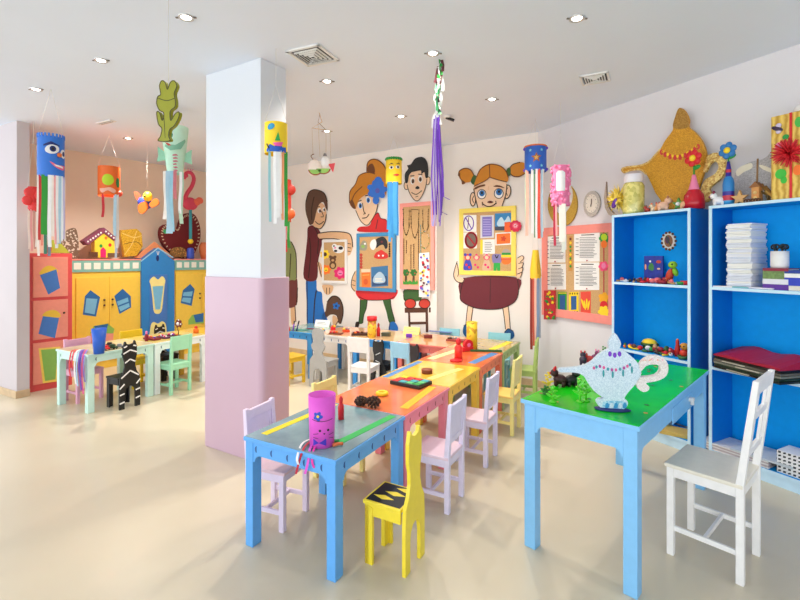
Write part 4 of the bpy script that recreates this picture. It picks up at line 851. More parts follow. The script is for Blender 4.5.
a.part('body', [('f', [(162, 120), (160, 80), (176, 66), (202, 62), (220, 84), (222, 116), (210, 124), (200, 104), (180, 108)], BLACK), ('f', ell(192, 88, 6, 6), MAROON)], thick=.006); a.part('face', [('f', [(130, 100), (140, 80), (158, 76), (164, 104), (150, 130), (134, 122)], WHITE)], thick=.006)
a = Art('felt_toy', 'red felt crab in the middle of the blue pinboard', 'felt toy', BL, .022, (186, 176), cD)
a.part('body', [('f', [(152, 170), (160, 146), (176, 136), (190, 130), (208, 142), (222, 152), (222, 172), (186, 178)], mat((214, 50, 46), .6)), ('f', ell(176, 160, 5, 5), WHITE), ('f', ell(198, 160, 5, 5), WHITE)], thick=.006)
a = Art('felt_toy', 'grey and green felt figure at the top left of the blue pinboard', 'felt toy', BL, .022, (96, 134), cD)
a.part('body', [('f', [(72, 126), (84, 96), (96, 80), (112, 90), (116, 118), (104, 134)], mat((150, 150, 130), .6)), ('f', ell(94, 112, 9, 8), c_grn), ('f', ell(104, 98, 5, 5), WHITE)], thick=.006)
a = Art('felt_strip', 'small hanging strip of red beads on the left of the blue pinboard', 'decoration', BL, .022, (84, 232), cD)
a.part('beads', [('q', [(82, 148), (86, 148), (86, 226), (82, 226)], OUT)] + [('f', flower(84, 156 + 16 * k, 9), mat((190, 60, 50), .6)) for k in range(5)], thick=.003)
a = Art('felt_strip', 'thin dark strip on the right of the blue pinboard', 'decoration', BL, .022, (232, 170), cD)
a.part('beads', [('q', [(228, 94), (236, 94), (236, 168), (228, 168)], mat((110, 80, 60), .6))] + [('f', ell(232, 102 + 12 * k, 5, 4), OUT) for k in range(6)], thick=.003)
# pink tall board: necklaces etc
for lb, x0, x1, y1 in (('first bead necklace from the left on the tall pink pinboard', 344, 378, 464), ('second and longest bead necklace on the tall pink pinboard', 386, 430, 480), ('third bead necklace on the tall pink pinboard', 450, 482, 450)):
    a = Art('bead_necklace', lb, 'necklace', BL, .024, ((x0 + x1) / 2, y1), cB, 'bead necklaces on the tall pink pinboard'); mb = MB()
    bm_ = mat((90, 74, 40), .5); path = [(x0, 324), (x0 + 2, 390)] + [((x0 + x1) / 2 - (x1 - x0) / 2 * .9, 420), ((x0 + x1) / 2, y1), ((x0 + x1) / 2 + (x1 - x0) / 2 * .9, 420)] + [(x1 - 2, 390), (x1, 324)]
    for q in catmull(path, False, 5): mb.sphere(a.L(q, .004), .0075, bm_ if random.random() < .7 else TAN, 8, 5)
    mb.tube([a.L(q, .003) for q in catmull(path, False, 5)], .002, BRN, 5)
    if lb.startswith('second'): mb.tube([a.L((386, 324), .003), a.L((430, 324), .003)], .003, BRN, 5)
    mb.build('beads', a.t)
for k, (x, y0, y1, m) in enumerate(((348, 486, 620, mat((110, 84, 40), .5)), (362, 496, 560, BRN), (386, 520, 650, mat((120, 90, 50), .5)), (402, 516, 640, BRN), (428, 440, 650, mat((80, 60, 44), .5)), (440, 410, 560, TEAL))):
    lb = ('longest left bead string', 'short second bead string', 'third bead string', 'fourth bead string', 'fifth bead string', 'teal bead string')[k] + ' hanging low on the tall pink pinboard'
    a = Art('bead_string', lb, 'necklace', BL, .024, (x, y1), cB, 'bead strings on the tall pink pinboard'); mb = MB()
    n = int((y1 - y0) / 9)
    for i in range(n): mb.sphere(a.L((x, y0 + (y1 - y0) * i / (n - 1)), .004), .0068, m, 7, 5)
    mb.tube([a.L((x, y0), .003), a.L((x, y1), .003)], .002, BRN, 5)
    o = mb.build('beads', a.t)
a = Art('bead_necklace', 'small green and white bead loop, right on the tall pink pinboard', 'necklace', BL, .024, (462, 540), cB, None); mb = MB()
for q in catmull(ell(462, 490, 24, 46, 14), True, 2): mb.sphere(a.L(q, .004), .006, random.choice([GRN, TAN, WHITE]), 7, 5)
mb.build('beads', a.t)
for lb, x in (('left felt tree with a red trunk base on the tall pink pinboard', 318), ('right felt tree on the tall pink pinboard', 358)):
    a = Art('felt_tree', lb, 'felt toy', BL, .022, (x, 308), cD)
    a.part('trunk', [('q', [(x - 5, 262), (x + 5, 262), (x + 7, 300), (x - 7, 300)], BRN)], thick=.005)
    a.part('crown', [('f', flower(x, 248, 19, 6, dip=.75), mat((40, 110, 40), .6)), ('f', ell(x + 6, 252, 3, 3), RED)], thick=.006)
    a.part('grass', [('f', [(x - 20, 308), (x - 16, 290), (x - 6, 300), (x + 2, 286), (x + 10, 298), (x + 18, 288), (x + 20, 308)], mat((60, 150, 50), .6))], thick=.005)
f = [('q', [(386, 148), (440, 142), (444, 378), (386, 376)], PAPER)]
for k in range(34): f.append(('f', flower(random.uniform(393, 436), 156 + 6.4 * k, random.uniform(5, 9)), random.choice([NAVY, RED, MAROON, PURP, YEL, mat((170, 30, 60), .6), BLU])))
card('sticker_sheet', 'white sheet covered with red and navy flower stickers, hung over the tall pink pinboard', 'paper', BL, .034, (412, 378), f, cD)

# ------------------------------------------------------------------ crescents and dial on the right wall
cM = (515, 140, .18333)
cres = lambda cx, cy, r, th, a0, a1, n=26: [(cx + r * math.cos(a0 + (a1 - a0) * i / n), cy + r * 1.5 * math.sin(a0 + (a1 - a0) * i / n)) for i in range(n + 1)] + \
    [(cx + (r - th * math.sin(PI * i / n)) * math.cos(a0 + (a1 - a0) * i / n), cy - th * .35 * math.sin(PI * i / n) + (r * 1.5 - th * math.sin(PI * i / n)) * math.sin(a0 + (a1 - a0) * i / n)) for i in range(n - 1, 0, -1)]
card('crescent_moon', 'gold glitter crescent moon on the right wall behind the pink windsock', 'wall decoration', RW, .02, (260, 470), [('q', cres(258, 350, 80, 48, PI + .5, -.95), mat((176, 136, 40), .5, kind='glitter', scale=260, rgb2=(206, 170, 70), name='gold_glitter'))], cM, thick=.016)
card('crescent_moon', 'silver-brown crescent moon at the left end of the left bookcase top', 'wall decoration', RW, .16, (545, 420), [('q', [(498, 228), (490, 270), (484, 320), (490, 370), (510, 408), (548, 422), (570, 416), (540, 400), (516, 372), (504, 330), (500, 280)], mat((170, 152, 136), .5, kind='glitter', scale=240, rgb2=(206, 194, 180), name='silver_glitter')), ('s', [(498, 228), (500, 280), (504, 330), (516, 372), (540, 400)], 4, BRN)], cM, thick=.016)
a = Art('wall_dial', 'round grey clock-like disc with a pale face on the right wall', 'wall decoration', RW, .02, (418, 418), cM)
a.part('rim', [('f', ell(418, 347, 45, 70, rot=.12), mat((182, 176, 168), .6, .25, 90.0, rgb2=(214, 208, 200)))], thick=.016)
a.part('face', [('f', ell(417, 346, 32, 50, rot=.12), mat((232, 226, 214), .6))] + [('f', ell(417 + 26 * math.cos(k * PI / 6), 346 + 42 * math.sin(k * PI / 6), 1.8, 2.5), GREY) for k in range(12)] + [('s', [(416, 346), (417, 322)], 4, INK), ('s', [(416, 346), (412, 362)], 4, INK)], thick=.001)
# ------------------------------------------------------------------ windsocks and mobiles hung from the ceiling
def patch(mb, r, pts, m, th0=-PI / 2, eps=.0015):
    """flat motif bent round a cylinder, pts = (dx, z) in metres, dx to the right of the side facing us"""
    mx = sum(p[0] for p in pts) / len(pts); mz = sum(p[1] for p in pts) / len(pts)
    V = lambda dx, z, e=0: mb.v(((r + eps + e) * math.cos(th0 + dx / r), (r + eps + e) * math.sin(th0 + dx / r), z))
    rs = []
    for (x0, z0), (x1, z1) in zip(pts, list(pts[1:]) + [pts[0]]):
        n = max(1, int(math.hypot(x1 - x0, z1 - z0) / .009)); rs += [(x0 + (x1 - x0) * k / n, z0 + (z1 - z0) * k / n) for k in range(n)]
    N = len(rs); K = 5; rings = [[V(mx + (x - mx) * k / K, mz + (z - mz) * k / K) for x, z in rs] for k in range(1, K + 1)]; c = V(mx, mz)
    for i in range(N):
        j = (i + 1) % N; mb.face([c, rings[0][i], rings[0][j]], m)
        for a, b in zip(rings, rings[1:]): mb.face([a[i], b[i], b[j], a[j]], m)
class Sock:
    def __init__(s, label, px, ytop, ybot, Y, wpx, m, name='windsock', apex=None, taper=1.0, string=True, flare=None):
        s.Y = Y; k = Y / FPX; c = at(px, ybot, Y); s.h = (ybot - ytop) * k; s.r = wpx * k / 2; s.k = k
        s.rt = s.r * taper; s.face_th = math.atan2(-c.y, -c.x)
        s.t = thing(name, label, 'hanging decoration', c, s.face_th + PI / 2, 'windsocks and mobiles hung from the ceiling')
        mb = MB(); prof = flare or [(s.r, 0), (s.r * 1.01, s.h * .3), ((s.r + s.rt) / 2 * 1.01, s.h * .65), (s.rt, s.h)]
        mb.lathe(prof, (0, 0, 0), m, 28); mb.lathe([(r - .003, z) for r, z in prof], (0, 0, 0), m, 28)
        s.body = mb.build('body', s.t, recalc=False)
        if string:
            top = CEIL - c.z; za = min(top - .01, s.h + (apex or .3)); mb = MB()
            for q in (-1, 1): mb.tube([(q * s.rt, 0, s.h), (0, 0, za)], .0016, STRING, 5)
            if top - za > .012: mb.tube([(0, 0, za), (0, 0, top - .001)], .0016, STRING, 5)
            mb.build('string', s.t)
    def patches(s, name, items, th0=-PI / 2):
        """items: (pts in px relative to the body's bottom centre (x right, y up), mat)"""
        mb = MB()
        for i, (pts, m) in enumerate(items): patch(mb, s.r * 1.012, [(x * s.k, y * s.k) for x, y in pts], m, th0, .0015 + .0007 * i)
        return mb.build(name, s.body, recalc=False)
    def streamer(s, x, L, m, w=2.2, front=True, sway=0.0, z=0.0, label=None, wob=.6):
        """ribbon hanging from the rim; x, L, w in px"""
        th = (-1 if front else 1) * math.acos(max(-1, min(1, x * s.k / s.r)))
        r = s.r * 1.0; p = Vector((r * math.cos(th), r * math.sin(th), z)); n = 9; pts = []; ph = random.uniform(0, 6)
        for i in range(n + 1):
            f = i / n; pts.append(p + Vector((sway * s.k * f + wob * s.k * f * math.sin(ph + 5 * f), wob * s.k * f * math.cos(ph + 4 * f), .012 - (L * s.k + .012) * f)))
        mb = MB(); side = Vector((math.sin(-th) if abs(math.cos(th)) < .9 else .3, math.cos(th) , 0)) if False else Vector((1, random.uniform(-.25, .25), 0))
        mb.ribbon(pts, side, w * s.k, m); o = mb.build('streamer', s.t)
        if label: o['label'] = label
        return o
CREAM = mat((246, 236, 226), .7); LB2 = mat((176, 212, 232), .6); PKS = mat((240, 170, 170), .6)
# blue monster face
s = Sock('blue monster-face windsock with white, green and red streamers at upper left', 51, 138, 178, 3.8, 22, mat((44, 116, 214), .5), apex=.42)
s.patches('eye', [(ell(1, 27, 6, 4.5, 16, .3), WHITE), (ell(1.5, 27.4, 2.6, 3, 12), NAVY), (ell(1.5, 27.4, 1.2, 1.5, 10), BLACK), ([(-6, 31), (0, 34.5), (7, 31.5), (7, 30.5), (0, 33), (-6, 29.5)], NAVY)])
s.patches('eye', [(ell(11.5, 24, 3.5, 4.5, 14), WHITE), (ell(12, 24, 2, 2.6, 12), NAVY)])
mb = MB(); mb.cyl((.055, -s.r * .8, .185), (.062, -s.r - .04, .17), .02, .004, ORG, 12); mb.build('nose', s.body)
s.patches('mouth', [(catmull([(-1, 15), (5, 12), (14, 12), (12, 8), (7, 8), (2, 11)]), mat((236, 110, 140), .5)), ([(2, 12.4), (11, 11), (11, 9.4), (4, 10.6)], WHITE)])
mb = MB()
for i in range(22): a_ = 2 * PI * i / 22; mb.box((s.r * math.cos(a_), s.r * math.sin(a_), s.h + .008), (.014, .006, .03), mat((60, 130, 226), .6), rz=a_ + PI / 2)
mb.build('hair_fringe', s.body)
for x, L, m, w_ in ((-10, 72, CREAM, 2), (-8.5, 62, mat((210, 60, 60), .6), 2.2), (-6.5, 66, mat((236, 150, 130), .6), 1.8), (-5, 60, mat((54, 160, 60), .6), 5), (-1, 64, WHITE, 3), (1, 56, CREAM, 2.5), (3, 66, PKS, 1.6), (4, 60, WHITE, 4), (6.5, 66, LB2, 3.2), (8, 58, WHITE, 3), (10, 60, mat((200, 190, 226), .6), 2), (10.8, 64, CREAM, 1.6)):
    s.streamer(x, L + random.uniform(-3, 6), m, w_)
for x, L, m in ((-5, 76, mat((70, 140, 120), .6)), (-2, 78, mat((130, 150, 170), .6)), (5, 70, WHITE), (8, 62, mat((236, 200, 60), .6))): s.streamer(x, L, m, 2.6, False)
# red one behind it
s = Sock('red flower-shaped windsock with pale streamers, behind the blue monster face', 33.5, 187, 211, 4.72, 9, mat((216, 44, 44), .5), apex=.5)
for (x, z) in ((-4.5, 10), (4.5, 16), (2, 4), (-3, 18)):
    mb = MB(); mb.sphere((x * s.k, -s.r * .8, z * s.k), (4.6 * s.k, .02, 5 * s.k), mat((226, 52, 50), .5), 12, 8); mb.build('petal', s.body)
for x, L, m in ((-3.6, 38, CREAM), (-1.6, 40, PKS), (.6, 38, mat((206, 150, 140), .6)), (2.6, 36, CREAM), (3.8, 39, PKS)): s.streamer(x, L, m, 1.8)
# orange lantern
s = Sock('orange lantern windsock with a lime green circle, hanging before the castle cabinets', 109, 167, 196, 5.2, 19, mat((240, 112, 40), .5), apex=.36)
s.patches('circle', [(ell(-1, 15, 5.2, 5.6, 20), LIME)]); s.patches('circle', [(ell(8.6, 13, 2.4, 5, 14), mat((40, 130, 70), .5))])
s.patches('moustache', [(catmull([(-9, 6), (-6, 2), (-1, 4.5), (4, 2), (6, 5), (1, 7.5), (-4, 6.5)]), mat((248, 190, 170), .6))])
mb = MB(); mb.sphere((s.r * .9, -.03, .03), .035, mat((240, 90, 70), .5), 12, 8); mb.build('pompom', s.body)
s.streamer(-5, 22, mat((206, 50, 60), .6), 2.2); s.streamer(5, 40, LB2, 2.6); s.streamer(7, 52, WHITE, 2.4); s.streamer(6, 62, mat((190, 206, 226), .6), 2, False)
# green cactus-like cutout
VC = Plane(((167 - CX) / FPX * 2.4, 2.4), (1, -.35))
cK = (130, 70, .28333)
a = Art('hanging_cutout', 'olive green plant-shaped cutout hung on a string, upper left of the pillar', 'hanging decoration', VC, 0, (120, 250), cK)
oliv = mat((150, 152, 24), .5); odk = mat((70, 66, 16), .6)
body = [(100, 250), (108, 232), (112, 206), (100, 190), (94, 150), (104, 150), (112, 176), (118, 170), (118, 150), (104, 142), (94, 118), (98, 94), (108, 86), (104, 56), (112, 38), (124, 44), (132, 68), (142, 44), (156, 38), (165, 56), (156, 82), (160, 108), (158, 130), (142, 146), (144, 178), (158, 156), (172, 148), (172, 166), (156, 196), (140, 210), (136, 232), (140, 250)]
a.part('leaf_board', [('f', body, oliv), ('s', body, 3.5, odk, True), ('s', [(100, 100), (130, 108), (156, 100)], 3, odk), ('s', [(120, 170), (124, 240)], 2, odk)], thick=.02)
mb = MB(); top = CEIL - a.t.location.z
mb.tube([a.L((130, 90)) + Vector((0, .01, 0)), a.L((130, 90)) * 1 + Vector((0, .01, top - a.L((130, 90)).z))], .0016, STRING, 5); mb.build('string', a.t)
# mint fish
s = Sock('mint green fish-face windsock with long pale streamers left of the pillar', 175, 127, 174, 4.3, 19, mat((198, 238, 214), .6), apex=.3, flare=[(.066, 0), (.082, .12), (.1, .25), (.112, .36), (.118, .44)])
mb = MB()
def fishp(r, items, name):
    mb = MB()
    for i, (pts, m) in enumerate(items): patch(mb, r, [(x * s.k, y * s.k) for x, y in pts], m, -PI / 2, .002 + .0008 * i)
    return mb.build(name, s.body, recalc=False)
fishp(.113, [(ell(-5, 36, 4.4, 5, 16), mat((210, 240, 226), .6)), (ell(-5, 36, 3.2, 3.8, 14), mat((60, 150, 110), .6)), (ell(-5, 36, 1.6, 2, 10), BLACK)], 'eye')
fishp(.106, [([(-10, 27), (-4, 24), (4, 26), (10, 34), (11, 32), (5, 23), (-4, 21), (-10, 25)], mat((130, 190, 160), .6)), ([(-10, 29), (-6, 25.5), (-3, 26), (-6, 28)], mat((200, 50, 50), .6))], 'mouth')
fishp(.086, [([(-1 + random.uniform(-1.4, 1.4), y), (2 + random.uniform(-1, 1), y + .8), (1, y + 2.2), (-2, y + 1.4)], mat((200, 120, 130), .6)) for y in range(-2, 18, 3)], 'gills')
for q in (-1, 1):
    mb = MB(); mb.prism([(q * .09, -.02, .2), (q * .145, -.02, .24), (q * .14, -.02, .16), (q * .15, -.02, .1), (q * .08, -.02, .12)], (0, .012, 0), mat((160, 220, 190), .6)); mb.build('fin', s.t)
for x, L, m, w_ in ((-8, 46, CREAM, 5), (-5, 60, LB2, 6), (-3, 58, mat((150, 200, 220), .6), 3), (-7, 54, WHITE, 3), (6, 50, mat((190, 226, 200), .6), 3.5), (5, 40, WHITE, 2.5)): s.streamer(x, L, m, w_, wob=1.2)
s.streamer(0, 26, mat((206, 120, 130), .6), 3)
mb = MB(); mb.sphere((-8 * s.k, -.05, -58 * s.k), .022, mat((40, 140, 70), .5), 10, 6); mb.build('bobble', s.t)
# yellow picture windsock by the pillar
s = Sock('yellow windsock painted with a blue and pink boat, hanging by the pillar', 276, 124, 154.5, 3.08, 22, mat((250, 214, 34), .5), apex=.26)
s.patches('painting', [(ell(-5, 25, 4, 3, 14, .5), mat((40, 150, 200), .5)), ([(-10, 0.5), (11, 0.5), (11, 6), (8, 4), (4, 8), (-3, 5), (-6, 8), (-10, 3)], mat((24, 90, 190), .5)), ([(-3, 9), (7, 10.5), (5, 6), (-1, 6)], mat((240, 90, 170), .5)), ([(-1, 11), (4, 11.5), (2, 20)], mat((40, 170, 80), .5)), ([(-10, 8), (-7, 3), (-6, 4), (-9, 9)], BLACK)])
for x, L, m, w_ in ((-6, 68, mat((150, 206, 214), .6), 2.4), (-1, 70, WHITE, 3), (2, 64, WHITE, 3.4), (4, 60, CREAM, 2.4), (6.5, 66, mat((240, 160, 110), .6), 2.4), (9.5, 72, mat((50, 160, 60), .6), 3.4)): s.streamer(x, L, m, w_)
# red clown-ish one behind the pillar edge
s = Sock('red and orange windsock mostly hidden behind the pillar edge', 284.5, 180, 222, 4.3, 13, mat((206, 60, 40), .5), apex=.4)
for x, z, m in ((5.5, 32, mat((200, 52, 36), .5)), (5, 8, mat((230, 100, 40), .5))):
    mb = MB(); mb.sphere((x * s.k, -.03, z * s.k), (5.5 * s.k, .03, 5.5 * s.k), m, 12, 8); mb.build('pompom', s.body)
s.streamer(4, 26, mat((50, 150, 60), .6), 2.4); s.streamer(1, 30, RED, 2.4)
# bird / fish mobile
Ym = 4.45; km = Ym / FPX; c = at(321, 172, Ym)
t = thing('hanging_mobile', 'small mobile of a white fish, green crescent and red triangle on thin strings', 'hanging decoration', c, 0, 'windsocks and mobiles hung from the ceiling')
X = lambda px, py: Vector(((px - 321) * km, 0, (172 - py) * km))
mb = MB(); mb.tube([X(319, 172 - (CEIL - c.z) / km), X(319, 112), X(322, 122), X(312, 128), X(326, 130)], .003, TAN, 6); mb.tube([X(320, 114), X(318, 122), X(326, 130), X(330, 132)], .002, BRN, 6); mb.build('hook', t)
for x0, y0, x1, y1 in ((312, 128, 313, 155), (318, 122, 320, 157), (326, 130, 326, 154), (330, 131, 331, 164)):
    mb = MB(); mb.tube([X(x0, y0), X(x1, y1)], .0012, mat((180, 160, 130), .7), 5); mb.build('string', t)
for x, y, m in ((316, 157, WHITE),):
    mb = MB(); mb.sphere(X(314.5, 168), (7 * km, .025, 8.5 * km), mat((240, 226, 216), .6), 16, 10); mb.build('fish', t)
mb = MB(); mb.sphere(X(325, 162), (4.2 * km, .03, 6 * km), WHITE, 16, 10); mb.cyl(X(325, 156), X(325, 153.5), .02, .012, GREY, 10); mb.build('bird', t)
cr = lambda x, y, r: [X(x + r * math.cos(u), y - r * math.sin(u) * .8) for u in [PI * 1.02 + PI * .96 * i / 12 for i in range(13)]]
for nm, x, y in (('crescent', 316, 170), ('crescent', 324, 169)):
    mb = MB(); q = cr(x, y, 6); mb.prism([p + Vector((0, -.04, 0)) for p in q], (0, .012, 0), c_grn); q = cr(x, y, 7.2)
    mb.prism([p + Vector((0, -.034, 0)) for p in q], (0, .01, 0), mat((150, 60, 30), .5)); mb.build(nm, t)
mb = MB(); mb.prism([X(328, 164) , X(335, 163), X(333, 172.5)], (0, .012, 0), mat((220, 70, 80), .5)); mb.build('triangle', t)
mb = MB(); mb.tube(catmull([tuple(X(310, 163)), tuple(X(313, 160)), tuple(X(311, 156)), tuple(X(314, 154))], False), .004, BRN, 6); mb.build('ribbon', t)
# yellow face with blue tail
s = Sock('yellow smiling-face windsock with a long blue tail between the painted children', 393.8, 160, 184, 5.25, 16, mat((250, 210, 30), .5), apex=.28)
s.patches('features', [(ell(-2.5, 15, 2.4, 1.6, 12), WHITE), (ell(-2.3, 15, 1.1, 1.3, 10), BLACK), (ell(4, 15.5, 2.2, 1.6, 12), WHITE), (ell(4.2, 15.5, 1.1, 1.3, 10), BLACK), ([(-6, 17.5), (-2, 19.5), (0, 18), (-2, 18.4)], BRN), ([(2, 18.6), (5, 20), (7, 18), (5, 18.8)], BRN), ([(-1, 7.5), (3, 9), (6, 8), (3, 6.6)], mat((210, 60, 50), .5))])
mb = MB()
for i in range(20): a_ = 2 * PI * i / 20; mb.sphere((s.r * .9 * math.cos(a_), s.r * .9 * math.sin(a_), s.h + .005), (.02, .02, .02), GRN, 8, 5)
mb.build('hair_fringe', s.body)
for x, L, m, w_ in ((-5, 46, mat((60, 150, 210), .6), 3), (-2, 54, mat((50, 140, 206), .6), 4), (1, 50, mat((70, 160, 216), .6), 4), (3, 52, mat((40, 126, 190), .6), 3), (-3.6, 58, mat((60, 150, 210), .6), 2.6)): s.streamer(x, L, m, w_)
# tinsel
Yt = 3.26; kt = Yt / FPX; c = at(437, 242, Yt)
t = thing('tinsel_streamer', 'long purple paper streamer with a white and green flower head, right of centre', 'hanging decoration', c, 0, 'windsocks and mobiles hung from the ceiling')
T = lambda px, py, y=0.0: Vector(((px - 437) * kt, y, (242 - py) * kt))
mb = MB(); mb.tube([T(439, 66), T(440, 242 - (CEIL - c.z) / kt)], .0015, STRING, 5); mb.build('string', t)
for i in range(34):
    f = i / 33; y = 64 + 56 * f; mb = MB(); x = 440.5 - 4 * f + random.uniform(-2.4, 2.4)
    m = random.choice([WHITE, CREAM, WHITE, mat((70, 170, 110), .5), GRN, mat((90, 40, 50), .5)])
    mb.ribbon([T(x, y - 5, random.uniform(-.03, .03)), T(x + random.uniform(-2, 2), y, random.uniform(-.03, .03)), T(x + random.uniform(-3, 3), y + 9, random.uniform(-.03, .03))], (1, random.uniform(-1, 1), 0), random.uniform(1.6, 3.6) * kt, m); mb.build('leaf', t)
for i in range(13):
    x = 431.5 + 11.5 * i / 12; L = random.choice([215, 222, 238, 205, 226]); y0 = random.uniform(114, 123); n = 10; pts = []; ph = random.uniform(0, 6)
    for k in range(n + 1):
        f = k / n; pts.append(T(436 + (x - 436) * min(1, .4 + f) + 2.0 * f * f * math.sin(ph + 5 * f), y0 + (L - y0) * f, .03 * math.sin(ph + 3 * f)))
    if i in (9, 11): pts[-1] = pts[-2] + Vector((6 * kt, 0, -3 * kt))
    mb = MB(); mb.ribbon(pts, (1, random.uniform(-.6, .6), 0), random.uniform(.7, 1.5) * kt, random.choice([PURP, mat((130, 70, 210), .35), mat((90, 36, 160), .4), mat((206, 190, 240), .5)])); mb.build('streamer', t)
# blue star
s = Sock('blue windsock with a gold star and pink and white streamers, before the wall corner', 535.5, 147, 172, 4.62, 21, mat((36, 96, 196), .45), apex=.26)
s.patches('star', [([(x, y) for x, y in star(.8, 12.5, 5.2, 2.3, rot=PI / 2)], mat((170, 100, 40), .5)), (star(.8, 12.5, 2.6, 1.2, rot=PI / 2), mat((220, 170, 90), .5))])
for x, y in ((-5, 20), (6, 20), (-5, 4.5), (6, 4.5)): s.patches('small_star', [(star(x, y, 1.8, .8, rot=PI / 2), mat((130, 210, 220), .5))])
for q in (-1, 1):
    for z in (.02, s.h - .02):
        mb = MB(); mb.sphere((q * s.r, -.01, z), .016, PURP, 10, 6); mb.build('bobble', s.body)
mb = MB(); mb.torus((0, 0, s.h), s.r, .008, mat((230, 120, 60), .5)); mb.build('rim', s.body)
for x, L, m, w_ in ((-9, 60, mat((190, 226, 200), .6), 2), (-8, 64, mat((240, 180, 160), .6), 2.6), (-3, 62, WHITE, 2.4), (-1, 66, mat((80, 130, 90), .6), 1.2), (1, 66, WHITE, 2), (3, 67, mat((214, 70, 50), .6), 3), (6, 66, LB2, 2), (7.5, 60, CREAM, 1.4)): s.streamer(x, L, m, w_, wob=.4)
# pink
s = Sock('furry pink windsock with a white bib, hanging before the gold crescent moon', 560.5, 166, 206, 4.15, 17, mat((244, 130, 176), .8, bump=.5, scale=60.0), apex=.3, taper=.9)
s.patches('bib', [([(-4, 14), (4.5, 14), (4.5, 32), (2, 34), (-2, 34), (-4, 32)], WHITE)])
mb = MB()
for i in range(90):
    a_ = random.uniform(0, 2 * PI); z = random.uniform(0, s.h)
    if -4.5 < math.cos(a_) * s.r / s.k < 5 and math.sin(a_) < 0 and 13 * s.k < z < 34 * s.k: continue
    mb.sphere((s.r * math.cos(a_), s.r * math.sin(a_), z), random.uniform(.012, .02), mat((246, 140, 184), .8), 7, 5)
o = mb.build('fluff', s.body); 
for x, L, m, w_ in ((-5.5, 40, mat((206, 50, 80), .6), 2.4), (-4, 30, PKS, 1.8), (1.5, 36, CREAM, 6), (3, 46, mat((230, 232, 222), .6), 3.4), (4, 44, WHITE, 2.4)): s.streamer(x, L, m, w_, wob=.3)
# low yellow
s = Sock('yellow windsock with red and grey-blue streamers hanging low by the wall corner', 535.5, 250, 279, 4.86, 10.5, mat((240, 196, 40), .5), apex=.5, taper=.55)
mb = MB(); mb.prism([(.02, -s.r - .004, .26), (.06, -s.r * .8, .03), (.02, -s.r - .004, .06)], (0, .006, 0), mat((220, 170, 30), .5)); mb.build('flap', s.body)
for x, L, m, w_ in ((-4, 70, mat((150, 50, 40), .6), 2.4), (-2, 66, mat((206, 90, 70), .6), 2), (0, 62, mat((240, 190, 170), .6), 2.2), (2, 66, mat((120, 140, 170), .6), 2.6), (4, 58, mat((170, 180, 190), .6), 2.4)): s.streamer(x, L, m, w_, wob=.3)
# parrot on a thread
Yp = 5.6; kp = Yp / FPX; c = at(148, 214, Yp)
t = thing('hanging_bird', 'blue and orange toy parrot with a yellow face hanging above the castle cabinets', 'hanging decoration', c, 0, 'windsocks and mobiles hung from the ceiling')
V = lambda px, py, y=0.0: Vector(((px - 148) * kp, y, (214 - py) * kp))
mb = MB(); mb.sphere(V(145, 203), (7.5 * kp, .05, 6 * kp), mat((40, 70, 180), .5), 16, 10, R=Matrix.Rotation(.5, 3, 'Y')); mb.build('body', t)
mb = MB(); mb.sphere(V(149, 197, -.03), (4.5 * kp, .04, 5 * kp), YEL, 14, 8); mb.sphere(V(148, 197, -.075), .012, BLACK, 8, 5); mb.build('head', t)
for pts in ([(141, 205), (148, 202), (150, 208), (145, 214), (141, 212)], [(152, 204), (158, 199), (161, 204), (154, 208)]):
    mb = MB(); mb.prism([V(x, y, -.055) for x, y in catmull(pts)], (0, .02, 0), ORG); mb.build('wing', t)
mb = MB(); mb.prism([V(x, y, -.0) for x, y in catmull([(134, 192), (138, 193), (141, 199), (137, 200)])], (0, .02, 0), mat((230, 90, 60), .5)); mb.build('tail', t)
mb = MB(); mb.tube([V(147, 196), V(147, 214 - (CEIL - c.z) / kp)], .001, STRING, 5); mb.build('string', t)
# ------------------------------------------------------------------ on top of the castle cabinets
ZC = 1.437
def cab(px, off): p = YC.w(YC.hit(px, 250, off)[0], off, ZC); return p
CV = lambda px, off: Plane(cab(px, off)[:2], U_L)
c2 = (80, 140, .21667)
G = 'decorations on the castle cabinets'
pk = Plane((PC.w(.3, -.15))[:2], U_L)
a = Art('roof_cutout', 'olive green triangular roof board standing on the pink cabinet', 'decoration', PC, -.12, (60, 253), (0, 0, 1), G)
a.t.location.z = 1.502; a.z = 1.502
a.part('board', [('q', [(46, 253), (46, 245), (52, 240), (58, 240), (70, 253)], mat((170, 186, 60), .5))], thick=.05)
t = thing('figurine', 'small orange and brown figurine in front of the olive roof board', 'figurine', PC.w(PC.hit(48.5, 250, -.06)[0], -.06, 1.502), 0, G)
mb = MB(); mb.sphere((0, 0, .05), (.03, .03, .05), mat((190, 90, 40), .5), 12, 8); mb.build('body', t); mb = MB(); mb.sphere((0, 0, .12), .028, YEL, 12, 8); mb.build('head', t)
a = Art('mesh_board', 'speckled brown and white board leaning beside the pink cabinet', 'decoration', CV(71, -.16), 0, (71, 257), (0, 0, 1), G); a.t.location.z = ZC; a.z = ZC
a.part('board', [('f', [(62, 258), (64, 236), (70, 229), (77, 231), (78, 258)], mat((120, 96, 76), .7, kind='speckle', scale=60.0, rgb2=(216, 206, 190), name='mesh_speckle'))], thick=.03)
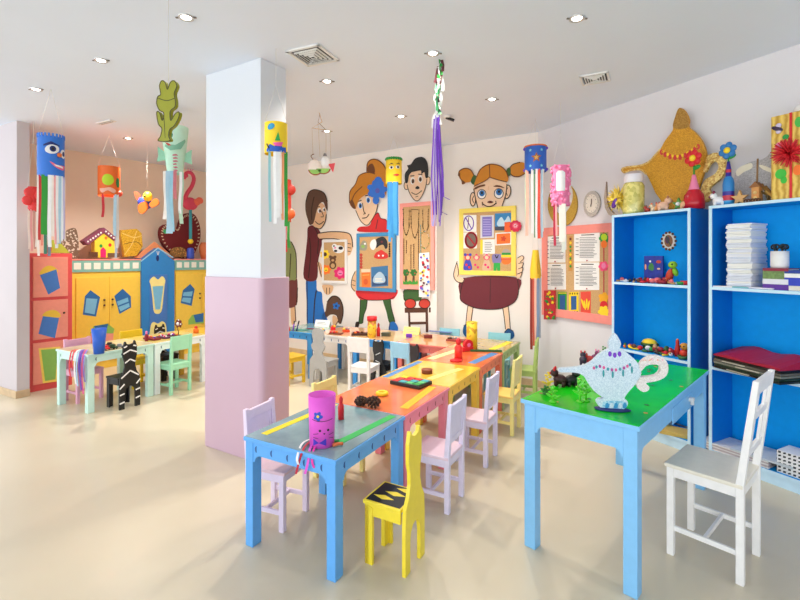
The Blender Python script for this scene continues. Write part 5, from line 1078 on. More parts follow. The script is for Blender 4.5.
# gingerbread house
pl_ = CV(103, -.06)
a = Art('toy_house', 'yellow toy house with a purple roof and pink door on the castle cabinet', 'toy house', pl_, 0, (106, 257.5), c2 if False else (0, 0, 1), G); a.t.location.z = ZC; a.z = ZC
a.part('wall', [('q', [(95, 257.5), (94.5, 240), (104, 230), (114, 239), (115, 257.5)], mat((244, 214, 60), .5)), ('f', ell(101, 246, 1.6, 1.8), GRN), ('f', ell(110, 245, 1.6, 1.8), RED), ('f', ell(106, 238, 1.4, 1.6), ORG)], thick=.12)
a.lay = .004; a.part('door', [('q', [(100.5, 257.4), (100.5, 250), (103, 247), (106, 250), (106, 257.4)], HOT)], thick=.008)
a.lay = .012; a.part('roof', [('q', [(84, 241), (104, 227.5), (117, 238), (114.5, 241), (104, 233), (88, 245)], mat((130, 60, 90), .6))] + [('f', ell(88 + 2.6 * k, 241.5 - 1.75 * k, .9, .9), WHITE) for k in range(6)] + [('f', ell(106 + 2.6 * k, 231.5 + 2.1 * k, .9, .9), WHITE) for k in range(4)], thick=.16)
a.lay = .02; a.part('fence', [('q', [(89, 257.5), (89, 252), (98, 252), (98, 257.5)], BRN)], thick=.012)
a.lay = .02; a.part('fence', [('q', [(108, 257.5), (108, 253), (120, 253), (120, 257.5)], mat((110, 80, 60), .6))], thick=.012)
a = Art('foil_board', 'crumpled gold foil board leaning on the castle cabinet top', 'decoration', CV(132, -.1), 0, (130, 257), c2, G); a.t.location.z = ZC; a.z = ZC
a.part('board', [('q', [(188, 440), (192, 415), (262, 410), (284, 430), (290, 490), (262, 534), (206, 540), (200, 500)], GOLD), ('s', [(196, 430), (250, 450), (285, 440)], 3, mat((250, 220, 130), .4)), ('s', [(206, 480), (260, 470), (286, 492)], 3, mat((130, 84, 20), .5)), ('s', [(206, 530), (240, 480), (262, 420)], 3, mat((250, 220, 130), .4))], thick=.07)
a = Art('roof_cutout', 'orange triangular board behind the blue castle tower', 'decoration', CV(158, -.12), 0, (340, 545), c2, G); a.t.location.z = ZC; a.z = ZC
a.part('board', [('q', [(250, 545), (345, 470), (440, 545)], mat((240, 150, 100), .6))], thick=.03)
a = Art('heart_cushion', 'large dark red heart with white stitching on the castle cabinet', 'heart', CV(181, -.13), 0, (460, 540), c2, G); a.t.location.z = ZC; a.z = ZC
hp = [(470, 545), (410, 510), (376, 460), (372, 416), (390, 392), (420, 392), (446, 412), (458, 400), (470, 360), (496, 338), (530, 346), (552, 392), (556, 450), (540, 500), (512, 545)]
a.part('heart', [('f', hp, mat((112, 16, 24), .7))], thick=.08)
ctr = (465, 455); sp = catmull(hp, True, 3)
mb = MB(); a.lay = .003
for i, p in enumerate(sp):
    if i % 1 == 0:
        q = (p[0] + (ctr[0] - p[0]) * .05, p[1] + (ctr[1] - p[1]) * .05); r = (p[0] + (ctr[0] - p[0]) * .12, p[1] + (ctr[1] - p[1]) * .12)
        a.stroke(mb, [q, r], 5, mat((216, 190, 160), .7), smooth=False); a.lay = .003
mb.build('stitching', a.t, recalc=False)
a = Art('wicker_mound', 'small brown speckled mound in front of the red heart', 'decoration', CV(179, -.04), 0, (460, 538), c2, G); a.t.location.z = ZC; a.z = ZC
a.part('mound', [('f', [(426, 538), (428, 510), (444, 496), (474, 496), (488, 510), (490, 538)], mat((120, 84, 40), .7, kind='speckle', scale=80.0, rgb2=(186, 130, 60), name='wicker'))], thick=.06)
p = cab(190.5, -.03); kk = p.y / FPX
t = thing('flamingo_pole', 'pink flamingo on a turquoise pole held by a blue bottle figure beside the pillar', 'decoration', p, YC.rz, G)
F_ = lambda px, py, y=0.0: Vector(((px - 190.5) * kk, y, (257 - py) * kk))
mb = MB(); mb.lathe([(.0, 0), (.05, 0), (.055, .05), (.05, .15), (.03, .17), (.0, .172)], (0, 0, 0), mat((50, 80, 190), .4), 20); mb.build('bottle', t)
mb = MB(); mb.sphere(F_(190.5, 239.5), .04, YEL, 14, 8); mb.build('head', t)
mb = MB(); mb.tube([F_(190.5, 241), F_(190.5, 205)], .022, mat((60, 170, 190), .45), 10); mb.build('pole', t)
fl = mat((222, 70, 98), .55)
mb = MB(); mb.sphere(F_(190, 202), (8.2 * kk, .05, 6.5 * kk), fl, 16, 10); mb.tube([F_(x, y) for x, y in catmull([(184, 200), (187, 192), (192, 184), (194, 176), (191, 171), (186, 172), (184, 178)], False)], lambda f: .032 - .008 * f, fl, 10)
mb.sphere(F_(185.5, 174.5), (.04, .03, .035), fl, 12, 8); mb.build('body', t)
mb = MB(); mb.cyl(F_(183.5, 175), F_(182.5, 181), .018, .004, BLACK, 8); mb.build('beak', t)
for x, y in ((196, 200), (199, 198)):
    mb = MB(); mb.sphere(F_(x, y, -.03), (4 * kk, .025, 3.4 * kk), mat((240, 110, 80), .5), 12, 8); mb.build('wing', t)
for x in (186, 189, 191.5):
    mb = MB(); mb.cyl(F_(189 if x > 186 else 188, 171), F_(x + 2, 167), .004, .007, PINK, 6); mb.build('crest', t)
t = thing('clay_pot', 'orange clay pot at the edge of the pillar on the castle cabinet', 'pot', cab(204.5, -.08), 0, G)
mb = MB(); mb.lathe([(.0, 0), (.05, 0), (.075, .1), (.08, .2), (.05, .26), (.045, .26), (.07, .19), (.0, .02)], (0, 0, 0), mat((220, 120, 70), .6), 20); mb.build('pot', t)

# ------------------------------------------------------------------ small table things
ZT = .5535
def on(px, py): return onz(px, py, ZT)
def loft_cup(t, name, prof, m): mb = MB(); mb.lathe(prof, (0, 0, 0), m, 24); return mb.build(name, t)
# pink cat cup
p = on(322, 444); k = p.y / FPX; r0, r1, h = 12.2 * k, 13.6 * k, 50 * k
t = thing('paper_cup', 'tall magenta paper tube with a drawn cat face on the near blue table', 'paper cup', p, math.atan2(-p.y, -p.x) + PI / 2)
mg = mat((232, 92, 214), .5)
b_ = loft_cup(t, 'tube', [(0, .001), (r0, 0), ((r0 + r1) / 2, h / 2), (r1, h), (r1 - .003, h), (r0 - .003, .004), (0, .004)], mg)
rr = lambda z: r0 + (r1 - r0) * z / h
def cp(name, items):
    mb = MB()
    for i, (pts, m) in enumerate(items): patch(mb, rr(sum(q[1] for q in pts) / len(pts) * k) * 1.02, [(x * k, y * k) for x, y in pts], m, -PI / 2, .001 + .0005 * i)
    return mb.build(name, b_, recalc=False)
cp('flower', [(flower(-4, 32, 5, dip=.6, n=24), mat((40, 80, 200), .5)), (ell(-4, 32, 1.4, 1.4, 8), YEL)])
cp('face', [(ell(-2, 18, 1.2, 1.2, 10), INK), (ell(6, 18, 1.2, 1.2, 10), INK), ([(1, 15.5), (3.4, 15.5), (2.2, 14)], INK)] + [([(-10 + 2 * i, 29 - 1.4 * math.sin(i / 10 * PI)), (-8 + 2 * i, 29 - 1.4 * math.sin((i + 1) / 10 * PI)), (-8 + 2 * i, 28.4 - 1.4 * math.sin((i + 1) / 10 * PI)), (-10 + 2 * i, 28.4 - 1.4 * math.sin(i / 10 * PI))], INK) for i in range(10)] + [([(x0, y0), (x0 + 5, y0 + d), (x0 + 5, y0 + d - .5), (x0, y0 - .5)], INK) for x0, y0, d in ((-8, 15, 1), (-8, 12, -1), (6, 14, 1), (6, 11, -1))])
cp('bow', [([(-3, 6), (-9, 10), (-9, 3)], mat((70, 50, 190), .5)), ([(-3, 6), (4, 10), (4, 3)], mat((70, 50, 190), .5))])
for pts, m, w_ in (([(312, 441), (304, 449), (299, 462), (296, 474)], mat((190, 30, 60), .5), .012), ([(311, 440), (302, 445), (297, 458), (299, 466)], WHITE, .012), ([(314, 442), (310, 450), (308, 462), (305, 474)], mat((232, 92, 214), .5), .013), ([(318, 445), (314, 450), (312, 460), (314, 468)], mat((240, 60, 170), .5), .012)):
    q = []
    for i, (x, y) in enumerate(pts):
        q.append(on(x, y) + Vector((0, 0, .006)) if y <= 450 else at(x, y, on(x, 452).y - .012))
    q = [v - p for v in q]; R = Matrix.Rotation(-t.rotation_euler.z, 3, 'Z')
    mb = MB(); mb.ribbon([R @ Vector(v) for v in catmull([tuple(v) for v in q], False, 4)], R @ Vector((.9, -.4, .1)), w_, m); mb.build('ribbon', t)
G = 'bits of coloured clay beside the magenta cup'
for x, y, m, lb in ((329, 445, ORG, 'orange'), (334, 443, mat((60, 160, 90), .5), 'green'), (338, 446, mat((220, 110, 60), .5), 'rust')):
    t = thing('clay_roll', 'short %s clay roll on the near blue table beside the magenta cup' % lb, 'clay', on(x, y), .4, G)
    mb = MB(); mb.tube([(-.025, 0, .008), (0, .004, .009), (.025, 0, .008)], .008, m, 8); mb.build('roll', t)
def bottle(label, px, py, hpx, wpx, m, capm, name='glue_bottle', z=ZT, group=None):
    p = onz(px, py, z); k = p.y / FPX; h = hpx * k; r = wpx * k / 2
    t = thing(name, label, 'bottle', p, 0, group)
    loft_cup(t, 'body', [(0, 0), (r, 0), (r, h * .55), (r * .6, h * .68), (r * .45, h * .7), (0, h * .7)], m)
    loft_cup(t, 'cap', [(r * .5, h * .7), (r * .55, h * .72), (r * .7, h * .86), (r * .3, h), (0, h)], capm); return t
t = bottle('small red bottle with a black foot on the near blue table', 341, 419, 23, 6, RED, RED)
mb = MB(); mb.lathe([(0, .0), (.0135, 0), (.0135, .018), (0, .018)], (0, 0, 0), BLACK, 16); mb.build('foot', t)
bottle('red glue bottle standing on the coral table of the middle row', 458.5, 359, 21, 8, mat((236, 60, 50), .35), RED)
bottle('thin red bottle on the bright blue back table', 378.5, 336, 13, 3.6, RED, DRED)
# red tape dispenser
p = on(467, 351); t = thing('tape_dispenser', 'red tape dispenser on the coral table of the middle row', 'tape', p, .5)
mb = MB(); mb.box((0, 0, .02), (.13, .05, .04), RED); mb.build('base', t, bevel=.008)
mb = MB(); mb.cyl((.01, -.018, .06), (.01, .018, .06), .05, .05, RED, 20); mb.cyl((.01, -.02, .06), (.01, .02, .06), .02, .02, PINK, 14); mb.build('roll', t)
t = thing('red_lid', 'round red jar lid lying on the coral table', 'lid', on(458, 359), 0)
mb = MB(); mb.cyl((0, 0, 0), (0, 0, .012), .052, .05, RED, 22); mb.build('lid', t); t.location = on(456, 361)
# pine cones
for x, y, sx, lb in ((361.5, 405, 1, 'left'), (372.5, 407, 1.2, 'right')):
    p = on(x, y); t = thing('pine_cone', '%s of two dark brown pine cones at the end of the orange table' % lb, 'pine cone', p, random.uniform(0, 3))
    mb = MB(); n = 46
    for i in range(n):
        f = i / n; a_ = i * 2.4; rr_ = .030 * sx * math.sin(PI * min(.97, .12 + .86 * f)) ; xx = -.04 * sx + .08 * sx * f
        mb.sphere((xx, rr_ * math.cos(a_), .027 * sx + rr_ * .8 * math.sin(a_)), (.006, .011, .009), random.choice([BRN, mat((60, 36, 26), .7), mat((84, 50, 34), .7)]), 7, 5)
    mb.sphere((0, 0, .027 * sx), (.036 * sx, .022 * sx, .02 * sx), mat((50, 30, 22), .7), 10, 6); mb.build('scales', t)
t = thing('ring_toy', 'yellow ring lying on the orange table', 'ring', on(382, 395), 0); mb = MB(); mb.torus((0, 0, .012), .03, .013, YEL); mb.build('ring', t)
t = thing('paint_set', 'open flat box of bright paint squares on the orange table', 'paint set', on(411, 384), RZT - .12)
mb = MB(); mb.box((0, 0, .012), (.25, .17, .024), BLACK); mb.build('tray', t, bevel=.003)
for i in range(4):
    for j in range(3):
        mb = MB(); mb.box((-.09 + .06 * i, -.053 + .053 * j, .0255), (.052, .045, .006), [RED, ORG, YEL, GRN, BLU, TEAL, WHITE, mat((220, 60, 50)), mat((40, 160, 200)), HOT, mat((90, 190, 120)), NAVY][(i * 5 + j * 7) % 12]); mb.build('paint_pan', t, bevel=.002)
t = thing('small_box', 'small oval brown box on the yellow table', 'box', on(427, 373), 0)
mb = MB(); mb.lathe([(0, 0), (.042, 0), (.042, .022), (0, .022)], (0, 0, 0), mat((126, 58, 30), .5), 22); mb.build('base', t); mb = MB(); mb.lathe([(0, .022), (.044, .022), (.044, .03), (0, .031)], (0, 0, 0), mat((146, 70, 36), .5), 22); mb.build('lid', t)
# yellow canister
p = on(472, 349); k = p.y / FPX
t = thing('canister', 'tall yellow spotted canister on the pale green corner table', 'canister', p)
b_ = loft_cup(t, 'tube', [(0, 0), (5.4 * k, 0), (5.4 * k, 27 * k), (5.0 * k, 27 * k), (5.0 * k, 4 * k), (0, 4 * k)], mat((240, 208, 44), .45, kind='speckle', scale=34.0, rgb2=(200, 150, 30), name='canister_yellow'))
mb = MB(); mb.torus((0, 0, 27 * k), 5.2 * k, .004, mat((250, 224, 90), .4)); mb.build('rim', t)
t = thing('ruler', 'dark green strip lying across the pale green corner table', 'strip', on(486, 351.5), RZT + .42); mb = MB(); mb.box((0, 0, .008), (.3, .03, .016), mat((40, 100, 50), .5)); mb.build('strip', t, bevel=.002)
# yellow jar with red lid
p = on(372, 337); k = p.y / FPX
t = thing('jar', 'yellow jar with a red lid on the back tables, below the ponytail girl', 'jar', p)
loft_cup(t, 'body', [(0, 0), (4.4 * k, 0), (4.6 * k, 10 * k), (4.0 * k, 17 * k), (0, 17 * k)], mat((246, 206, 60), .4, kind='speckle', scale=40.0, rgb2=(220, 140, 60), name='jar_yellow'))
mb = MB(); mb.cyl((0, 0, 16.5 * k), (0, 0, 20.5 * k), 5 * k, 5 * k, RED, 20); mb.build('lid', t)
def folded_card(label, px, py, wpx, hpx, m, rz, group='folded cards on the back tables'):
    p = on(px, py); k = p.y / FPX; w_, h = wpx * k / 2, hpx * k
    t = thing('folded_card', label, 'card', p, rz, group); mb = MB()
    mb.prism([(-w_, -.035, 0), (-w_, 0, h), (-w_, .035, 0), (-w_, .033, 0), (-w_, 0, h - .005), (-w_, -.033, 0)], (2 * w_, 0, 0), m); mb.build('card', t)
    mb = MB()
    for q in range(2): mb.poly([(-w_ * .7, -.0352 + .0175 * 0 + .035 * f - .0012, h * f) for f in (.4 + q * .2, .46 + q * .2)] + [(w_ * (.6 - .2 * q), -.0352 + .035 * f - .0012, h * f) for f in (.46 + q * .2, .4 + q * .2)], mat((130, 150, 160), .8))
    mb.build('printed_lines', t, recalc=False)
folded_card('white folded card standing on the white back table', 323, 326.5, 17, 6.5, PAPER, -.4)
folded_card('pale yellow folded card standing on the coral red back table', 412, 334, 17, 7, mat((246, 230, 140), .6), -.4)
# clutter on the back tables
G = 'craft bits on the back tables'
def bead_heap(): pass
for lb, px, py, w_, d_, h_, m, rz in (('dark open tray of craft pieces, left of the yellow jar', 360, 335, .2, .09, .025, mat((70, 40, 30), .5), .1), ('flat brown tray on the white back table', 336, 334, .16, .07, .015, mat((120, 60, 40), .5), -.3), ('red felt piece behind the brown tray', 333, 330, .06, .05, .04, RED, .2), ('orange-red block left of the dark tray', 346, 332, .08, .05, .03, mat((220, 80, 40), .5), .5), ('dark grey box right of the yellow jar', 386, 336, .1, .06, .04, mat((70, 76, 60), .5), -.2), ('purple bowl-shaped block below the pale yellow card', 409, 337, .07, .06, .035, PURP, 0),
                                 ('maroon block on the coral red table, right of the purple one', 428, 338, .09, .05, .035, mat((120, 40, 40), .5), .1), ('blue paper sheet at the far edge of the coral red table', 440, 332, .3, .06, .006, mat((100, 120, 180), .5), -.5), ('flat dark tray on the coral red table, left of the yellow canister', 456, 341, .2, .09, .02, mat((150, 60, 50), .5), -.5), ('teal paper sheet at the left end of the back row', 300, 330, .2, .14, .004, mat((60, 140, 130), .5), -.5), ('maroon strip at the left end of the back row', 312, 329, .14, .04, .008, mat((120, 40, 70), .5), -.2), ('teal craft tray in front of the white card', 320, 331, .12, .06, .014, mat((50, 120, 150), .5), .2)):
    t = thing('craft_tray' if 'tray' in lb else 'paper_sheet' if 'sheet' in lb else 'craft_block', lb, 'craft', on(px, py), rz, G)
    mb = MB(); mb.box((0, 0, h_ / 2), (w_, d_, h_), m); b_ = mb.build('base', t, bevel=.003)
    if 'tray' in lb:
        for i in range(6):
            mb = MB(); mb.sphere((random.uniform(-w_ * .4, w_ * .4), random.uniform(-d_ * .35, d_ * .35), h_ + .008), (.016, .014, .012), random.choice([RED, ORG, BRN, YEL, GREY, DRED]), 8, 5); mb.build('craft_piece', t)
for lb, x, m in (('red', 290, RED), ('navy', 296.5, NAVY), ('purple', 293, PURP)):
    t = thing('felt_pen', '%s pen standing up at the left end of the back row' % lb, 'pen', on(x, 331), 0, 'pens at the left end of the back row')
    mb = MB(); q = random.uniform(-.03, .03); mb.tube([(0, 0, 0), (q, 0, .09)], .008, m, 8); mb.build('barrel', t); mb = MB(); mb.tube([(q, 0, .09), (q * 1.4, 0, .125)], .009, BLACK, 8); mb.build('cap', t)

# left tables
p = on(99, 353.5); k = p.y / FPX
t = thing('tall_cup', 'tall bright blue cup on the mint table of the left row', 'cup', p)
loft_cup(t, 'cup', [(0, 0), (4.6 * k, 0), (6.6 * k, 25 * k), (6.3 * k, 25 * k), (4.3 * k, 1 * k), (0, 1 * k)], mat((34, 96, 206), .4))
t = thing('ribbon_bunch', 'bunch of red, white and purple ribbons hanging over the mint table edge', 'ribbons', on(82, 351))
o_ = on(82, 351)
for i, (x, m, L) in enumerate(((70, mat((206, 40, 60), .5), 378), (72.5, mat((220, 60, 90), .5), 370), (75, WHITE, 384), (77, LB2, 386), (79, mat((130, 90, 190), .5), 376), (80.5, mat((110, 70, 180), .5), 390), (82.5, mat((220, 90, 150), .5), 394), (84, mat((160, 150, 226), .5), 382))):
    q = [on(86 + i * .4, 351), on(x + 3, 352.3)]; y0 = q[-1].y; yy = on(x, 354).y - .03
    pts = [q[0] + Vector((0, 0, .01)), q[1] + Vector((0, 0, .02)), at(x, 358, yy), at(x - .6, (358 + L) / 2, yy - .01), at(x + .8, L, yy)]
    mb = MB(); mb.ribbon([Vector(v) - o_ for v in catmull([tuple(v) for v in pts], False, 4)], (.9, -.4, 0), .022, m); mb.build('ribbon', t)
G = 'toys and craft bits on the left tables'
def toycar(lb, px, py, z, m, s=1.0, rz=0.0, group=G, p=None):
    t = thing('toy_car', lb, 'toy car', p or onz(px, py, z), rz, group)
    mb = MB(); mb.box((0, 0, .018 * s), (.075 * s, .032 * s, .018 * s), m); mb.box((-.004 * s, 0, .034 * s), (.04 * s, .028 * s, .018 * s), m); mb.build('body', t, bevel=.004 * s)
    for sx in (-1, 1):
        for sy in (-1, 1):
            mb = MB(); mb.cyl((sx * .024 * s, sy * .012 * s, .0095 * s), (sx * .024 * s, sy * .018 * s, .0095 * s), .0095 * s, .0095 * s, BLACK, 10); mb.build('wheel', t)
    return t
def clayanimal(lb, p, m, m2, s=1.0, rz=0.0, group=None, ears=True, name='clay_animal'):
    t = thing(name, lb, 'figurine', p, rz, group)
    mb = MB(); mb.sphere((0, 0, .032 * s), (.032 * s, .024 * s, .024 * s), m, 12, 8); mb.build('body', t)
    mb = MB(); mb.sphere((.026 * s, 0, .06 * s), .019 * s, m, 12, 8)
    if ears:
        for q in (-1, 1): mb.sphere((.024 * s, q * .012 * s, .08 * s), (.006 * s, .005 * s, .011 * s), m2, 8, 5)
    mb.sphere((.044 * s, 0, .056 * s), .007 * s, m2, 8, 5); mb.build('head', t)
    for sx in (-1, 1):
        for sy in (-1, 1):
            mb = MB(); mb.cyl((sx * .018 * s, sy * .013 * s, 0), (sx * .018 * s, sy * .013 * s, .026 * s), .008 * s, .009 * s, m, 8); mb.build('leg', t)
    return t
for i, (lb, x, y, m, s_) in enumerate((('red toy car beside the blue cup on the mint table', 106, 350, RED, 1.1), ('dark green toy car in the middle of the mint table', 113, 349, mat((40, 80, 50)), 1.1), ('black toy car behind the red one on the mint table', 110, 346.5, BLACK, 1.0), ('silver toy car right of the dark green one on the mint table', 120, 348, GREY, 1.0))):
    toycar(lb, x, y, ZT, m, s_, RZT + .3 * i)
for lb, x, y, w_, m in (('dark red tray of beads at the left end of the white table', 152, 339.5, .2, mat((130, 26, 40))), ('purple tray of beads in the middle of the white table', 164, 338, .16, mat((100, 50, 90))), ('dark brown tray at the right end of the white table', 173, 336.5, .16, mat((70, 36, 30)))):
    t = thing('craft_tray', lb, 'craft', on(x, y), RZT, G); mb = MB(); mb.box((0, 0, .01), (w_, .08, .02), m); mb.build('base', t, bevel=.003)
    for i in range(7):
        mb = MB(); mb.sphere((random.uniform(-w_ * .42, w_ * .42), random.uniform(-.03, .03), .026), .012, random.choice([RED, PURP, WHITE, ORG, DRED, HOT]), 8, 5); mb.build('bead', t)
bottle('small maroon bottle at the left end of the white table', 146.5, 341, 10, 3.4, mat((140, 26, 50)), PINK, group=G)
bottle('tiny orange-capped pot behind the yellow left table', 196, 333, 7, 5, ORG, RED, name='paint_pot', group=G)
p = on(178, 336); k = p.y / FPX
t = thing('flower_stick', 'dark red spotted felt flower on a twisted stick on the white left table', 'decoration', p, -.4, G)
mb = MB(); mb.lathe([(0, 0), (.04, 0), (.03, .012), (0, .014)], (0, 0, 0), BRN, 14); mb.tube([(0, 0, .01), (.012, 0, .05), (-.006, 0, .08), (0, 0, .1)], .006, mat((170, 130, 60)), 8); mb.build('stick', t)
mb = MB(); mb.prism([(x, 0, z) for x, z in flower(0, .14, .052, 7, dip=.7)], (0, .016, 0), mat((110, 30, 30), .6)); mb.build('petals', t)
mb = MB(); mb.sphere((0, 0, .14), (.02, .018, .02), WHITE, 10, 6); mb.build('centre', t)
for i in range(5):
    u = i * 1.3; mb = MB(); mb.sphere((.046 * math.cos(u), -.004, .14 + .046 * math.sin(u)), .009, random.choice([YEL, WHITE]), 8, 5); mb.build('bead', t)

# ------------------------------------------------------------------ green table: glitter lamp, toys and reflections given plant shapes
cL = (540, 320, .2)
LP = Plane(onz(613, 411, .742)[:2], (.97, -.22))
a = Art('lamp_cutout', 'white glitter oil-lamp cutout with purple gems standing on the green table', 'lamp cutout', LP, 0, (365, 458), cL); a.t.location.z = .7425; a.z = .7425
glw = mat((176, 202, 222), .4, kind='glitter', scale=320.0, rgb2=(222, 236, 246), name='white_glitter')
glh = mat((206, 198, 196), .4, kind='glitter', scale=320.0, rgb2=(240, 236, 234), name='white_glitter_warm')
glb = mat((100, 176, 214), .4, kind='glitter', scale=120.0, rgb2=(200, 232, 246), name='blue_glitter')
lamp = [(330, 455), (290, 425), (282, 405), (300, 394), (320, 392), (290, 372), (262, 345), (238, 312), (220, 282), (190, 266), (150, 262), (105, 262), (92, 256), (96, 244), (130, 240), (180, 236), (228, 226), (262, 206), (296, 172), (330, 152), (346, 144), (342, 118), (352, 94), (374, 66), (394, 92), (406, 120), (398, 144), (420, 152), (452, 178), (482, 206), (500, 240), (506, 268), (494, 300), (466, 334), (436, 368), (422, 394), (436, 404), (440, 420), (428, 440), (400, 454)]
a.part('body', [('q', catmull(lamp, True, 2), glw)], thick=.026)
hd = [(494, 236), (510, 206), (545, 184), (585, 178), (620, 192), (640, 222), (640, 262), (620, 290), (580, 306), (545, 312), (530, 318), (548, 336), (540, 354), (516, 360), (490, 344), (482, 318), (496, 290), (540, 284), (580, 276), (602, 252), (596, 228), (566, 222), (530, 230), (506, 256)]
a.lay = 0; a.part('handle', [('q', catmull(hd, True, 2), glh)] + [('f', ell(random.uniform(500, 630), random.uniform(192, 206), 2.5, 2), random.choice([PINK, ORG, LIME])) for k in range(12)] , thick=.026)
a.lay = .001; a.part('foot', [('f', [(316, 446), (312, 424), (322, 408), (365, 404), (416, 408), (436, 418), (430, 438), (410, 448), (365, 454)], glb)] + [('f', [(326 + 22 * k, 438), (330 + 22 * k, 418), (340 + 22 * k, 414), (346 + 22 * k, 430), (338 + 22 * k, 442)], mat((40, 140, 196), .3) if k % 2 == 0 else glw) for k in range(5)], thick=.004)
for i, (x, y) in enumerate(((350, 170), (374, 176), (398, 170))):
    a.lay = .003; a.part('gem', [('f', ell(x, y, 9, 13), mat((110, 40, 190), .15))], thick=.006)
neck = catmull([(270, 240), (300, 232), (340, 246), (380, 250), (420, 240), (450, 224)], False, 4)
for i in range(0, len(neck), 2):
    a.lay = .003; x, y = neck[i]; a.part('gem', [('f', ell(x, y, 6, 8), [mat((220, 90, 150), .2), mat((60, 150, 170), .2), mat((170, 70, 150), .2)][i // 2 % 3])], thick=.004)
for x, y in ((318, 268), (364, 274), (416, 266), (460, 250)):
    a.lay = .003; a.part('gem', [('f', ell(x, y, 5, 18), mat((50, 150, 160), .2))], thick=.004)
mb = MB(); mb.lathe([(0, .0), (.075, 0), (.08, .006), (.06, .012), (0, .012)], (0, 0, 0), mat((24, 40, 110), .4), 24); o = mb.build('stand', a.t); o.location = (0.0, .013, .0); o.scale = (1, .45, 1)
G = 'toy figures on the green table'
ZG = .7425
def gpt(px, py): return onz(px, py, ZG)
for lb, x, y, m, m2, s_, rz in (('black and red toy animal under the lamp spout', 560, 386, mat((60, 24, 24), .5), RED, 1.15, 2.6), ('black toy animal standing right of the red and black one under the lamp spout', 571, 386, BLACK, BRN, 1.1, .2), ('dark toy animal behind the lamp, below its neck', 583, 364.5, mat((50, 40, 60), .5), RED, 1.0, 1.2), ('red and white toy animal behind the lamp spout', 589, 363.5, mat((200, 60, 60), .5), WHITE, .95, 2.8), ('purple toy animal behind the lamp, left of the green one', 595, 362, mat((120, 40, 90), .5), PINK, .95, .5)):
    clayanimal(lb, gpt(x, y), m, m2, s_, rz, G, name='toy_animal')
def plant_shape(lb, x, y, hpx, m, group=G):
    p = gpt(x, y); k = p.y / FPX; h = hpx * k; t = thing('plant_or_reflection', lb, 'toy plant', p, random.uniform(0, 3), group)
    mb = MB(); mb.lathe([(0, 0), (.02, 0), (.016, .006), (0, .007)], (0, 0, 0), m, 12); mb.cyl((0, 0, 0), (0, 0, h * .6), .005, .004, m, 8); mb.build('stem', t)
    mb = MB()
    for i in range(9):
        z = h * (.3 + .08 * i); a_ = i * 2.4; L = .03 * (1.15 - i / 10); mb.sphere((L * .6 * math.cos(a_), L * .6 * math.sin(a_), z), (L * .6, .007, .006), m, 8, 5, R=Matrix.Rotation(a_, 3, 'Z') @ Matrix.Rotation(-.4, 3, 'Y'))
    mb.build('leaf', t)
refl_gr = mat((84, 206, 40), .3); pg2 = mat((40, 120, 40), .5)  # the lime shapes stand in for green reflection streaks in the glossy top
plant_shape('dark green toy plant at the left corner of the green table', 546, 394, 8, pg2)
plant_shape('yellow toy plant behind the dark green one at the table\'s left corner', 548, 389, 17, mat((230, 200, 50), .5))
plant_shape('dark green toy plant behind the lamp, nearest its neck', 604, 360, 14, mat((40, 140, 40), .5))
plant_shape('lime plant shape standing in for a reflection left of the lamp body, in front of the black animals', 580, 402, 24, refl_gr)
plant_shape('lime plant shape standing in for a reflection beside the lamp foot, tallest of the pair', 586, 401, 20, refl_gr)
plant_shape('lime plant shape standing in for a reflection at the left of the green table, below the spout', 553, 402, 16, refl_gr)
# ------------------------------------------------------------------ things on and in the bookcases
def tp(px, off): p = FB.w(FB.hit(px, 205, -off)[0], -off, 1.8215); return p
def FBp(px, off): return Plane(tp(px, off)[:2], FB.u)
G = 'decorations on top of the left bookcase'
# big gold oil lamp
cG = (600, 90, .25)
a = Art('lamp_cutout', 'huge gold glitter oil-lamp cutout standing on the left bookcase', 'lamp cutout', Plane(FB.w(0, -.2)[:2], FB.u), 0, (300, 462), cG, G); a.t.location.z = 1.8215; a.z = 1.8215
gl = mat((190, 128, 16), .5, kind='glitter', scale=200.0, rgb2=(226, 168, 44), metal=.1, name='gold_glitter_card')
gl2 = mat((196, 136, 40), .5, kind='glitter', scale=90.0, rgb2=(255, 232, 150), name='gold_glitter_bright')
body = [(232, 476), (244, 446), (222, 412), (204, 372), (184, 336), (160, 318), (120, 322), (96, 330), (88, 316), (110, 308), (160, 302), (196, 286), (222, 258), (240, 238), (262, 200), (290, 162), (292, 138), (300, 108), (316, 72), (338, 84), (354, 118), (352, 146), (376, 166), (404, 200), (420, 240), (424, 280), (410, 340), (392, 390), (370, 440), (376, 470)]
a.part('body', [('f', body, gl), ('s', body[4:14], 7, gl2), ('f', [(292, 148), (300, 108), (316, 72), (338, 84), (354, 118), (352, 148), (322, 156)], mat((150, 104, 30), .6, kind='glitter', scale=160.0, rgb2=(186, 140, 60)))], thick=.025)
hd = [(408, 300), (424, 268), (452, 252), (480, 254), (500, 280), (500, 318), (486, 350), (452, 378), (436, 396), (446, 420), (426, 448), (404, 440), (404, 396), (420, 360), (460, 334), (474, 306), (462, 286), (440, 296), (420, 330)]
a.lay = 0; a.part('handle', [('f', hd, gl2)] + [('f', ell(random.choice([410, 430, 470, 490]) + random.uniform(-6, 6), random.uniform(280, 400), 3, 3), mat((250, 236, 200), .4)) for k in range(0)], thick=.025)
neck = catmull([(246, 244), (280, 262), (320, 264), (360, 246), (392, 222)], False, 4)
for i in range(0, len(neck)):
    a.lay = .002; x, y = neck[i]; a.part('gem', [('f', ell(x, y, 6, 6) if i % 2 else ell(x, y + 5, 7, 11), YEL if i % 2 else mat((206, 50, 50), .4))], thick=.004)
